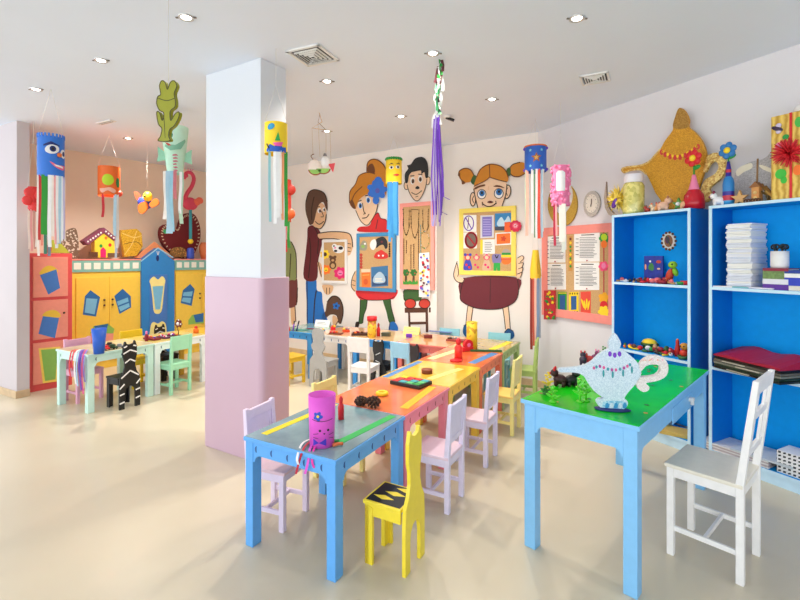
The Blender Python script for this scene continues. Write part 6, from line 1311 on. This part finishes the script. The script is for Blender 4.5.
# star-foil windsock and jar at the left end
p = tp(619, .06); k = p.y / FPX
t = thing('foil_rosette', 'yellow-gold foil star rosette with a purple centre at the left end of the bookcase top', 'decoration', p, FB.rz, G)
for j in range(3):
    mb = MB()
    for i in range(24):
        a_ = 2 * PI * i / 24 + j * .13; r = (16 - 3.5 * j) * k * random.uniform(.75, 1.05); d = Vector((math.cos(a_), 0, math.sin(a_))); q = Vector((-math.sin(a_), 0, math.cos(a_))); c = Vector((0, -.02 * j, 16.5 * k))
        v0, v1, v2, v3 = c + q * .02, c + d * r + Vector((0, random.uniform(-.03, .01), 0)), c - q * .02, c + d * r * .5 + Vector((0, -.014, 0))
        f = [mb.v(v) for v in (v0, v1, v2, v3)]; m = random.choice([mat((226, 196, 60), .3, metal=.3), mat((246, 226, 110), .3, metal=.3), mat((180, 150, 40), .35, metal=.3)])
        mb.face([f[0], f[3], f[1]], m); mb.face([f[3], f[2], f[1]], m); mb.face([f[0], f[1], f[2]], m)
    mb.build('foil_points', t, recalc=False)
mb = MB(); mb.sphere((-.01, -.04, 12 * k), (.026, .018, .048), mat((90, 34, 150), .35), 10, 6, R=Matrix.Rotation(.5, 3, 'Y')); mb.build('centre', t)
p = tp(633.5, .1); k = p.y / FPX
t = thing('glass_jar', 'tall jar full of yellow-green foil with a white lid on the left bookcase', 'jar', p, 0, G)
mb = MB(); mb.lathe([(0, 0), (9.6 * k, 0), (10 * k, 3 * k), (10 * k, 28 * k), (8 * k, 32 * k), (0, 32 * k)], (0, 0, 0), mat((196, 190, 96), .12, kind='glitter', scale=40.0, rgb2=(238, 228, 140), coat=.8, name='foil_in_jar'), 24); mb.build('body', t)
mb = MB(); mb.lathe([(0, 31.5 * k), (8.6 * k, 31.5 * k), (8.8 * k, 33 * k), (8.4 * k, 39 * k), (7.6 * k, 40 * k), (0, 40 * k)], (0, 0, 0), mat((236, 234, 240), .5), 24); mb.build('lid', t)
for lb, x, m, m2, s_, rz in (('red and brown clay animal beside the foil jar on the bookcase top', 647.5, mat((170, 60, 50), .6), BRN, .8, 2), ('cream clay animal, second right of the foil jar on the bookcase top', 654, mat((236, 214, 180), .6), ORG, .9, 3), ('orange-headed clay animal behind the cream one on the bookcase top', 657.5, mat((226, 150, 90), .6), RED, 1.0, 1), ('tall pale pink clay animal before the gold lamp', 663, mat((236, 190, 160), .6), mat((180, 120, 90), .6), 1.5, -.5), ('peach clay animal touching the red bottle on the bookcase top', 685.5, mat((232, 176, 130), .6), mat((200, 130, 90), .6), 1.3, -1)):
    clayanimal(lb, tp(x, .06), m, m2, s_ * .9, rz, G)
p = tp(678, .06); t = thing('star_figure', 'green and white star-shaped clay figure before the gold lamp', 'figurine', p, FB.rz, G)
mb = MB(); mb.prism([(x, 0, .045 + z) for x, z in star(0, 0, .05, .022, 5, PI / 2)], (0, .02, 0), mat((90, 150, 70), .6)); mb.build('star', t); mb = MB(); mb.sphere((0, -.003, .045), .016, WHITE, 10, 6); mb.build('centre', t)
def vase(lb, px, off, prof, mats, fl_m, cy_px, group, leaf=True, stemtop=None, plane_rz=FB.rz):
    p = tp(px, off); k = p.y / FPX; t = thing('flower_bottle', lb, 'bottle', p, plane_rz, group)
    mb = MB(); mb.lathe([(r * k, z * k) for r, z in prof], (0, 0, 0), mats, 24); mb.build('bottle', t)
    h = prof[-1][1] * k; zc = cy_px * k
    mb = MB(); mb.tube([(0, 0, h * .96), (0, 0, zc)], .006, GRN, 8); mb.build('stem', t)
    if leaf:
        mb = MB(); mb.sphere((.022, -.004, h + (zc - h) * .42), (.03, .006, .016), GRN, 10, 6, R=Matrix.Rotation(-.3, 3, 'Y')); mb.build('leaf', t)
    for i in range(6):
        a_ = 2 * PI * i / 6 + .3; mb = MB(); mb.sphere((5.2 * k * math.cos(a_), -.012, zc + 5.2 * k * math.sin(a_)), (3.4 * k, .012, 3.4 * k), fl_m, 12, 8); mb.build('petal', t)
    mb = MB(); mb.sphere((0, -.02, zc), (3.2 * k, .014, 3.2 * k), YEL, 12, 8); mb.build('flower_centre', t)
    return t
m1 = mat((190, 20, 40), .25); m2 = mat((238, 130, 170), .4)
vase('round red bottle with a pink neck and a red felt flower on the left bookcase', 694, .1, [(0, 0), (9.2, 0), (9.6, 6), (8.4, 14), (5, 19), (4.6, 20), (2.2, 30), (1.6, 34), (0, 34)], [m1, m1, m1, m1, m2, m2, m2, m2], RED, 50.5, G)
G2 = 'decorations on top of the right bookcase'
bb, pr_, rd, lbm = mat((40, 130, 200), .35), mat((50, 40, 150), .35), mat((200, 50, 70), .35), mat((60, 160, 210), .35)
vase('blue, purple and red striped bottle with a blue felt flower on the right bookcase', 728.5, .1, [(0, 0), (4.8, 0), (5, 5), (5, 10), (5, 14), (5, 22), (4, 27), (2.6, 29), (2.4, 33), (2.4, 36), (1.2, 44), (0, 44)], [lbm, lbm, rd, pr_, bb, bb, bb, pr_, rd, pr_, GRN], mat((40, 120, 190), .5), 55, G2)
clayanimal('white and maroon clay cow left of the blue striped bottle', tp(719, .08), WHITE, mat((130, 40, 70), .5), 1.25, 2.4, G2)
p = tp(739, .06); k = p.y / FPX; t = thing('starfish', 'beige clay starfish leaning beside the blue striped bottle', 'figurine', p, FB.rz, G2)
mb = MB(); mb.prism([(x * k, 0, z * k + 6 * k) for x, z in catmull([(q[0], q[1]) for q in star(0, 0, 8, 3.4, 5, PI / 2)], True, 2)], (0, .022, 0), mat((216, 170, 110), .7)); mb.build('star', t)
for i, x in enumerate((745.5, 748.5, 752.5, 755.5, 758.5)):
    p = tp(x, .045); k = p.y / FPX; t = thing('clay_letter', '%s small brown clay lump from the left, in a row by the striped bottle' % ('first', 'second', 'third', 'fourth', 'fifth')[i], 'figurine', p, FB.rz, 'small brown clay lumps on the right bookcase')
    mb = MB(); mb.torus((0, 0, .014), .009, .005, BRN, axis=(0, 1, 0), seg=12, sub=6); mb.build('lump', t)
# paper-fan wing behind
a = Art('glitter_wing', 'silver-grey glitter wing with two cream bands behind the striped bottle', 'decoration', Plane(FB.w(0, -.22)[:2], FB.u), 0, (745, 205), (0, 0, 1), G2); a.t.location.z = 1.8215; a.z = 1.8215
a.part('wing', [('f', [(736, 204), (735, 174), (748, 163), (765, 158), (774, 148), (780, 150), (782, 199)], mat((160, 158, 160), .5, kind='glitter', scale=200.0, rgb2=(200, 198, 200), name='silver_card'))], thick=.02)
a.part('band', [('f', [(736, 172), (740, 167), (751, 163), (752, 168), (744, 172), (738, 176)], mat((244, 238, 214), .5))], thick=.006); a.part('band', [('f', [(759, 166), (762, 165), (772, 169), (773, 173), (764, 170)], mat((244, 238, 214), .5))], thick=.006)
p = tp(757, .09); k = p.y / FPX; t = thing('wooden_house', 'narrow wooden birdhouse-like tower with a tall stick on the right bookcase', 'decoration', p, FB.rz, G2)
mb = MB(); mb.box((0, 0, 8 * k), (7 * k, .05, 16 * k), mat((214, 150, 84), .6)); mb.build('body', t, bevel=.004); mb = MB(); mb.prism([(-5 * k, -.03, 15.5 * k), (5 * k, -.03, 15.5 * k), (0, -.03, 21 * k)], (0, .06, 0), mat((150, 96, 50), .6)); mb.build('roof', t)
mb = MB(); mb.tube([(0, 0, 20 * k), (.004, 0, 44 * k)], .006, mat((150, 116, 80), .6), 8); mb.build('stick', t)
for z in (5, 10): mb = MB(); mb.sphere((0, -.025, z * k), .012, mat((236, 200, 130), .6), 8, 5); mb.build('knob', t)
p = tp(770, .1); k = p.y / FPX; t = thing('stick_bundle', 'bundle of brown sticks leaning beside the gold box on the bookcase', 'decoration', p, FB.rz, G2)
for i in range(9):
    mb = MB(); x0, x1 = random.uniform(-1, 9), random.uniform(-11, -2); mb.tube([(x0 * k, random.uniform(-.03, .03), .006), (x1 * k, random.uniform(-.03, .03), (8 + random.uniform(2, 12)) * k)], .007, random.choice([mat((150, 110, 50), .6), mat((100, 80, 40), .6), mat((190, 150, 70), .6)]), 7); mb.build('stick', t)
p = tp(788, .05); t = thing('felt_flower', 'pink-violet felt flower lying at the foot of the gold box', 'felt flower', p, FB.rz, G2)
mb = MB(); mb.prism([(x, 0, .055 + z) for x, z in flower(0, 0, .055, 6, dip=.7)], (0, .02, 0), mat((206, 90, 180), .6)); mb.build('petals', t); mb = MB(); mb.sphere((0, -.002, .055), (.018, .012, .018), mat((240, 150, 200), .6), 10, 6); mb.build('centre', t)
# gold box
s_l = FB.hit(771, 200, -.03)[0]; bw = .34; zt_ = FB.hit(772, 117, -.03)[1]; hb_ = zt_ - 1.8215
t = thing('gift_box', 'tall gold-painted box with a red pompom and cut-out leaves on the right bookcase', 'box', FB.w(s_l, -.03, 1.8215), FB.rz, G2)
mb = MB(); mb.box((bw / 2, .11, hb_ / 2), (bw, .22, hb_), mat((196, 150, 40), .45, kind='wave', scale=9.0, rgb2=(240, 206, 100), name='streaky_gold')); bx_ = mb.build('box', t, bevel=.003)
k = FB.w(s_l, -.03).y / FPX
def bp(px, py): h = FB.hit(px, py, -.03); return Vector((h[0] - s_l, 0, h[1] - 1.8215))
mb = MB(); q0, q1 = bp(791, 117), bp(791, 198); mb.box((q0.x, -.003, hb_ / 2), (.012, .006, hb_), RED); mb.build('ribbon', t)
mb = MB(); c = bp(789, 153)
for i in range(150):
    d = Vector((random.gauss(0, 1), -abs(random.gauss(0, .7)) - .05, random.gauss(0, 1))).normalized(); mb.cyl(c + d * .01, c + d * random.uniform(.075, .098), .007, .002, random.choice([RED, mat((196, 16, 36), .5), mat((230, 50, 60), .5)]), 5)
mb.build('pompom', t)
for x, y, m, sx, sy in ((781, 174, mat((60, 190, 60), .5), 4.5, 5), (784, 180, mat((60, 190, 60), .5), 2.5, 3.5), (786, 137, GRN, 2.6, 2.6), (799, 122, mat((70, 180, 70), .5), 3, 5), (798, 170, ORG, 3.6, 5), (779, 147, PINK, 3, 4.5)):
    c = bp(x, y); mb = MB(); mb.prism([(c.x + u * k, -.006, c.z + v * k) for u, v in catmull(ell(0, 0, sx, sy, 8), True, 2)], (0, .006, 0), m); mb.build('leaf', t)
c = bp(778, 129); mb = MB(); mb.sphere((c.x, -.01, c.z), (.035, .01, .014), mat((60, 40, 70), .5), 10, 6, R=Matrix.Rotation(.5, 3, 'Y'))
for q in (-1, 1): mb.sphere((c.x + .008, -.012, c.z + q * .018), (.016, .004, .016), mat((210, 196, 226), .4), 10, 6)
mb.build('butterfly', t)
t = thing('white_bowl', 'upturned white bowl on top of the gold box', 'bowl', Vector(FB.w(s_l + .19, -.12, zt_ + .0005)), 0, G2)
mb = MB(); mb.lathe([(.1, 0), (.105, .008), (.095, .035), (.06, .06), (.03, .066), (0, .067)], (0, 0, 0), WHITE, 24, close=False); mb.build('bowl', t)

# ------------------------------------------------------------------ left bookcase, upper and middle shelf
G = 'clay and bead pieces on the left bookcase shelves'
SH = lambda px, off, kz: Vector(on_shelf(px, off, kz)) + Vector((0, 0, .0005))
a = Art('wall_medallion', 'oval beaded medallion hung on the back of the left bookcase', 'decoration', FB, -BD + .012, (668.5, 250), (0, 0, 1))
a.part('oval', [('f', ell(668.5, 241, 7, 8.6), mat((226, 220, 206), .6)), ('f', ell(668.5, 241, 4.2, 6), mat((150, 100, 60), .6)), ('f', ell(667.5, 240, 2.2, 3.6), mat((90, 60, 90), .6)), ('s', [(666, 236), (671, 246)], 1, mat((60, 90, 50), .6))], thick=.012)
for i in range(13):
    u = 2 * PI * i / 13; a.lay = .004; a.part('bead', [('f', ell(668.5 + 7 * math.cos(u), 241 + 8.6 * math.sin(u), 1.1, 1.2), BRN)], thick=.006)
a = Art('fish_picture', 'small dark blue picture of fish standing on the upper shelf of the left bookcase', 'picture', FB, -.2, (653, 281), (610, 240, .1125)); a.t.location.z = BZ[2]; a.z = BZ[2]
a.t.location = FB.w(FB.hit(653.5, 260, -.2)[0], -.2, BZ[2]); a.su = FB.hit(653.5, 260, -.2)[0]
a.part('panel', [('q', [(303, 142), (468, 142), (470, 385), (303, 385)], mat((30, 50, 150), .4, .3, 30.0)), ('f', [(340, 250), (352, 214), (376, 206), (390, 240), (384, 270), (356, 268)], mat((60, 130, 60), .5)), ('f', ell(432, 194, 22, 14), mat((190, 60, 40), .5)), ('f', ell(432, 256, 14, 8), mat((236, 190, 140), .5)), ('f', ell(316, 240, 8, 26), mat((230, 170, 120), .5)), ('f', ell(356, 190, 9, 9), WHITE)], thick=.016)
p = SH(671, .12, 2); k = p.y / FPX; t = thing('clay_parrot', 'green and red clay parrot standing on the upper shelf of the left bookcase', 'figurine', p, FB.rz, G)
mb = MB(); mb.sphere((-.01, 0, 8 * k), (3.6 * k, .028, 7.5 * k), mat((190, 60, 30), .5), 14, 9, R=Matrix.Rotation(.25, 3, 'Y')); mb.build('body', t); mb = MB(); mb.sphere((.02, -.01, 19 * k), (4.2 * k, .03, 3.6 * k), mat((150, 200, 40), .5), 14, 9); mb.build('head', t)
mb = MB(); mb.sphere((.035, 0, 12 * k), (2.6 * k, .02, 4.6 * k), mat((120, 190, 40), .5), 12, 8, R=Matrix.Rotation(-.3, 3, 'Y')); mb.build('wing', t); mb = MB(); mb.sphere((.03, -.035, 19.5 * k), .008, BLACK, 8, 5); mb.build('eye', t)
cols = [RED, ORG, YEL, GRN, BRN, WHITE, DRED, mat((200, 150, 90)), mat((60, 110, 60)), mat((230, 110, 110)), BLACK, TAN]
cn = ['red', 'orange', 'yellow', 'green', 'brown', 'white', 'crimson', 'tan', 'dark green', 'coral', 'black', 'sandy']
ordn = ['first', 'second', 'third', 'fourth', 'fifth', 'sixth', 'seventh', 'eighth', 'ninth', 'tenth', 'eleventh', 'twelfth', 'thirteenth', 'fourteenth', 'fifteenth', 'sixteenth']
def clay_bit(kind, lb, p, m, s_, group):
    t = thing(('clay_ring', 'clay_ball', 'clay_snail', 'clay_bowl')[kind], lb, 'figurine', p, random.uniform(0, 6), group)
    if kind == 0: mb = MB(); mb.torus((0, 0, .009 * s_), .02 * s_, .009 * s_, m, seg=14, sub=7); mb.build('ring', t)
    elif kind == 1:
        mb = MB(); mb.sphere((0, 0, .02 * s_), (.024 * s_, .02 * s_, .02 * s_), m, 10, 7); mb.build('ball', t); mb = MB(); mb.sphere((.016 * s_, 0, .032 * s_), .009 * s_, random.choice(cols), 8, 5); mb.build('knob', t)
    elif kind == 2:
        mb = MB(); mb.tube([(-.035 * s_, 0, .008 * s_), (0, 0, .009 * s_), (.032 * s_, 0, .012 * s_), (.042 * s_, 0, .026 * s_)], .0085 * s_, m, 7); mb.build('body', t); mb = MB(); mb.sphere((0, 0, .026 * s_), (.02 * s_, .012 * s_, .018 * s_), random.choice(cols), 10, 6); mb.build('shell', t)
    else: mb = MB(); mb.lathe([(0, 0), (.03 * s_, 0), (.038 * s_, .026 * s_), (.033 * s_, .026 * s_), (.026 * s_, .005 * s_), (0, .005 * s_)], (0, 0, 0), m, 16); mb.build('bowl', t)
    return t
kn = ['clay ring', 'round clay piece', 'clay snail', 'clay bowl']
row = [(617, 0, 7, .9), (622, 2, 5, .9), (626, 0, 5, .8), (630, 1, 10, .7), (634, 2, 11, .9), (638.5, 1, 4, .8), (643, 0, 0, .9), (648, 2, 6, 1.0), (652.5, 1, 9, 1.0), (657.5, 1, 9, 1.2), (662.5, 3, 6, 1.1), (667, 1, 1, .8), (671.5, 2, 7, .9), (676, 0, 5, .9), (681.5, 3, 3, .9), (687, 3, 0, 1.15)]
for i, (x, kd, ci, s_) in enumerate(row):
    clay_bit(kd, '%s %s, %s from the left along the upper shelf\'s front' % (cn[ci], kn[kd], ordn[i]), SH(x, .05 + .02 * (i % 2), 2), cols[ci], s_, G)
for i, (x, kd, ci, s_) in enumerate([(640, 1, 6, 1.0), (645.5, 2, 0, 1.0), (651, 1, 10, .9), (665, 1, 6, 1.3)]):
    clay_bit(kd, '%s %s, %s from the left in the upper shelf\'s second line' % (cn[ci], kn[kd], ordn[i]), SH(x, .115, 2), cols[ci], s_, G)
row = [(625, 2, 1, 1.0), (630, 1, 1, .9), (634, 2, 2, 1.1), (640, 1, 0, 1.0), (645, 0, 8, .9), (651.5, 2, 10, 1.0), (656.5, 2, 10, .9), (661, 0, 8, .9), (666, 2, 2, .9), (671, 1, 5, .7), (683, 3, 8, 1.0)]
for i, (x, kd, ci, s_) in enumerate(row):
    clay_bit(kd, '%s %s, %s from the left along the middle shelf\'s front' % (cn[ci], kn[kd], ordn[i]), SH(x, .05 + .02 * (i % 2), 1), cols[ci], s_, G)
for i, (x, kd, ci, s_) in enumerate([(648, 1, 5, 1.0), (655, 2, 6, 1.5), (661, 1, 6, 1.2), (666.5, 2, 0, 1.5), (672, 1, 6, 1.2)]):
    clay_bit(kd, '%s %s, %s from the left in the middle shelf\'s second line' % (cn[ci], kn[kd], ordn[i]), SH(x, .12, 1), cols[ci], s_, G)
p = SH(649.5, .2, 1); k = p.y / FPX; t = thing('clay_tortoise', 'yellow clay tortoise with a dark rim on the middle shelf', 'figurine', p, FB.rz, G)
mb = MB(); mb.sphere((0, 0, .05), (.062, .05, .036), YEL, 16, 9); mb.build('shell', t); mb = MB(); mb.torus((0, 0, .04), .058, .012, DGRN); mb.build('rim', t)
for q in (-1, 1):
    for r in (-1, 1): mb = MB(); mb.cyl((q * .035, r * .025, 0), (q * .03, r * .022, .035), .012, .012, DGRN, 8); mb.build('leg', t)
p = SH(677.5, .11, 1); k = p.y / FPX; t = thing('clay_tower', 'tall red clay bottle figure on the middle shelf of the left bookcase', 'figurine', p, 0, G)
mb = MB(); mb.lathe([(0, 0), (2.6 * k, 0), (2.4 * k, 8 * k), (1.5 * k, 12 * k), (1.7 * k, 15 * k), (.8 * k, 17 * k), (0, 17 * k)], (0, 0, 0), mat((196, 40, 30), .4), 16); mb.build('body', t); mb = MB(); mb.sphere((0, 0, 16.5 * k), 1.2 * k, ORG, 10, 6); mb.build('head', t)
p = SH(684.5, .1, 1); k = p.y / FPX; t = thing('clay_lion', 'red and orange clay lion face at the right end of the middle shelf', 'figurine', p, FB.rz, G)
mb = MB(); mb.sphere((0, 0, 4.5 * k), (4.4 * k, .035, 4.5 * k), mat((224, 60, 30), .5), 16, 9); mb.build('body', t); mb = MB(); mb.sphere((0, 0, 11.5 * k), (4.2 * k, .03, 3.6 * k), mat((230, 160, 50), .5), 16, 9); mb.build('head', t)
for q in (-1, 1): mb = MB(); mb.sphere((q * .013, -.032, 12 * k), .006, BLACK, 8, 5); mb.build('eye', t)
# left bookcase, lower shelf
t = thing('folder', 'tan folder lying on the bottom shelf of the left bookcase', 'folder', SH(686, .1, 0), FB.rz + .4); mb = MB(); mb.box((-.06, 0, .015), (.22, .16, .03), mat((206, 176, 90), .6)); mb.build('folder', t, bevel=.003)
t = thing('craft_box', 'sand-coloured box on the bottom shelf of the left bookcase, behind the green table', 'box', SH(655, .12, 0), FB.rz); mb = MB(); mb.box((0, 0, .07), (.2, .14, .14), mat((214, 206, 190), .6)); mb.build('box', t, bevel=.003); mb = MB(); mb.box((0, 0, .147), (.206, .146, .014), mat((190, 176, 150), .6)); mb.build('lid', t, bevel=.002)

# ------------------------------------------------------------------ right bookcase
p = SH(746.5, .14, 2); k = p.y / FPX
mb = MB(); n = 40; hh = FB.hit(749, 223, -.06)[1] - BZ[2]
for i in range(n):
    z0 = hh * i / n; mb.box((random.uniform(-.006, .006), random.uniform(-.006, .006), z0 + hh / n / 2), (.15, .2, hh / n * (.93 if i % 3 else .8)), random.choice([PAPER, mat((232, 234, 244), .8), mat((222, 226, 240), .8)]), rz=random.uniform(-.02, .02))
o = mb.build('paper_stack'); o.location = p; o.rotation_euler = (0, 0, FB.rz - .0); tag(o, 'tall stack of white paper on the upper shelf of the right bookcase', 'paper', kind='stuff')
G = 'loose sheets on the upper shelf of the right bookcase'
for i, (x, m, lb) in enumerate(((724, PAPER, 'white loose sheet at the left end of the right bookcase\'s upper shelf'), (743, mat((120, 190, 200), .6), 'pale teal loose sheet under the front of the paper stack'), (762, mat((236, 236, 246), .8), 'white loose sheet in front of the small books'), )):
    t = thing('paper_sheet', lb, 'paper', SH(x, .045, 2), FB.rz + random.uniform(-.05, .05), G); mb = MB(); mb.box((0, 0, .004 + .001 * i), (.15 if i != 1 else .1, .07, .008), m); mb.build('sheet', t)
bks = [('purple thick book at the bottom of the small stack beside the paper', .035, mat((90, 40, 150), .5)), ('white book in the small stack, above the purple one', .033, mat((226, 226, 236), .5)), ('green speckled book in the small stack, under the maroon one', .05, mat((110, 140, 80), .5, .3, 60.0)), ('maroon book on top of the small stack, under the white mug', .018, mat((140, 30, 60), .5))]
z = 0; pb = SH(781, .1, 2)
for lb, h_, m in bks:
    t = thing('book', lb, 'book', pb + Vector((0, 0, z)), FB.rz + random.uniform(-.03, .03), 'small stack of books on the right bookcase')
    mb = MB(); mb.box((0, .003, h_ / 2), (.13, .134, h_ - .006), PAPER); mb.build('pages', t); mb = MB(); mb.box((0, 0, .002), (.14, .14, .004), m); mb.box((0, 0, h_ - .002), (.14, .14, .004), m); mb.box((0, -.069, h_ / 2), (.14, .004, h_), m); mb.build('cover', t); z += h_ + .0008
t = thing('pen_mug', 'white mug tipped with black scissors and pens on the small book stack', 'mug', pb + Vector((.0, .01, z)), 0)
mb = MB(); mb.lathe([(0, 0), (.046, 0), (.048, .02), (.048, .11), (.044, .11), (.043, .01), (0, .008)], (0, 0, 0), WHITE, 24); mb.build('mug', t)
for i in range(6):
    a_ = i * 1.1 + 2.4; mb = MB(); mb.tube([(.01 * math.cos(a_), .01 * math.sin(a_), .02), (.03 * math.cos(a_) - .008, .03 * math.sin(a_) - .012, .13)], .004, BLACK, 6); mb.torus((.032 * math.cos(a_) - .012, .03 * math.sin(a_) - .014, .138), .014, .0055, BLACK, axis=(math.sin(i), 1, .3 * math.cos(i)), seg=12, sub=6); mb.build('pen', t)
z = 0; pb = SH(803.5, .1, 2)
for lb, h_, m in (('cream book at the bottom of the stack by the right edge', .03, mat((236, 226, 206), .5)), ('royal blue book in the middle of the stack by the right edge', .05, mat((40, 60, 190), .5)), ('white book in the stack by the right edge', .025, WHITE), ('dark blue book on top of the stack by the right edge', .02, mat((30, 60, 150), .5))):
    t = thing('book', lb, 'book', pb + Vector((0, 0, z)), FB.rz, 'stack of books by the right edge'); mb = MB(); mb.box((0, .003, h_ / 2), (.13, .134, h_ - .006), PAPER); mb.build('pages', t); mb = MB(); mb.box((0, 0, .002), (.14, .14, .004), m); mb.box((0, 0, h_ - .002), (.14, .14, .004), m); mb.box((0, -.069, h_ / 2), (.14, .004, h_), m); mb.build('cover', t); z += h_ + .0008
# folders on the middle shelf
G = 'pile of folders on the right bookcase'
z = .0; FD = Vector((.2, -.98, 0)).normalized(); pf = Vector((2.2, 3.21, BZ[1] + .0005)) + FD * .235 + Vector((.98, .2, 0)) * .14
fm = [('black plastic folder at the very bottom of the folder pile', mat((24, 30, 28), .3)), ('dark green folder, second from the bottom of the folder pile', mat((30, 52, 40), .35)), ('clear grey folder in the lower middle of the folder pile', mat((120, 124, 112), .25)), ('olive grey folder in the middle of the folder pile', mat((96, 92, 78), .35)), ('black folder under the red one in the folder pile', mat((22, 22, 26), .35)), ('large dark red folder on top of the folder pile', mat((166, 18, 52), .5))]
for i, (lb, m) in enumerate(fm):
    h_ = .017; t = thing('folder', lb, 'folder', pf + Vector((0, 0, z)), math.atan2(FD.y, FD.x) + random.uniform(-.04, .04), G)
    mb = MB(); W2, D2_ = .23, .13
    N = 10
    lo = []; up = []
    for a_ in range(N + 1):
        x = -W2 + 2 * W2 * a_ / N; sag = (.012 if i == 5 else .004) * math.sin(a_ * 1.1 + i)
        lo.append((x, z)); up.append(sag * .5)
    va = [[mb.v((-W2 + 2 * W2 * a_ / N + random.uniform(-.006, .006), y, zz + (up[a_] if i >= 4 and zz > 0 else 0) * (1 if y < 0 else 1.6))) for a_ in range(N + 1)] for y, zz in ((-D2_, 0), (-D2_, h_ - .003), (D2_ * .8, h_ - .003 + (.05 if i == 5 else 0)), (D2_ * .8, 0))]
    for r in range(4):
        for a_ in range(N): mb.face([va[r][a_], va[r][a_ + 1], va[(r + 1) % 4][a_ + 1], va[(r + 1) % 4][a_]], m)
    mb.face([va[r][0] for r in range(4)], m); mb.face([va[r][N] for r in range(4)][::-1], m)
    mb.build('cover', t)
    if i in (0, 2, 3):
        mb = MB(); mb.box((random.uniform(-.1, .1), -D2_ - .004, h_ / 2), (.16, .01, .006), mat((190, 186, 170), .4)); mb.build('label_strip', t)
    z += h_
# bottom shelf
G = 'large sheets on the bottom shelf of the right bookcase'
for i, (x, w_, d_, h_, m, lb, off, rz) in enumerate(((741, .42, .23, .05, mat((226, 224, 224), .7), 'thick stack of large white card on the bottom shelf, left', .12, .02), (768, .34, .24, .012, mat((196, 206, 214), .6), 'large pale grey sheet lying on the white card stack', .11, .06))):
    p = SH(x, off, 0) + Vector((0, 0, 0 if i == 0 else .0515)); t = thing('card_stack', lb, 'paper', p, FB.rz + rz, G)
    n = 5 if i == 0 else 1
    mb = MB()
    for j in range(n): mb.box((random.uniform(-.003, .003), random.uniform(-.004, .004), h_ * (j + .5) / n), (w_, d_, h_ / n * .86), mat((190, 176, 180), .6) if j % 2 and n > 1 else m)
    mb.build('sheets', t)
p = SH(803, .06, 0); t = thing('lattice_box', 'white box with a black lattice pattern on the bottom shelf by the right edge', 'box', p, FB.rz)
mb = MB(); mb.box((0, .04, .07), (.24, .16, .14), WHITE); b_ = mb.build('box', t, bevel=.004)
mb = MB()
for i in range(9):
    for j in range(6):
        x, z_ = -.104 + .026 * i, .012 + .0235 * j; s_ = 1 if (i + j) % 2 else -1
        mb.poly([(x - .008, -.0415, z_ - .004 * s_), (x + .006, -.0415, z_ - .007 * s_ + .003), (x + .009, -.0415, z_ + .004 * s_ + .004), (x - .006, -.0415, z_ + .007 * s_ + .002)], mat((50, 54, 60), .6))
        if i < 6:
            y = -.03 + .026 * i; mb.poly([(-.1215, y - .008, z_ - .004 * s_), (-.1215, y + .006, z_ - .007 * s_ + .003), (-.1215, y + .009, z_ + .004 * s_ + .004), (-.1215, y - .006, z_ + .007 * s_ + .002)], mat((50, 54, 60), .6))
mb.build('lattice', b_, recalc=False)
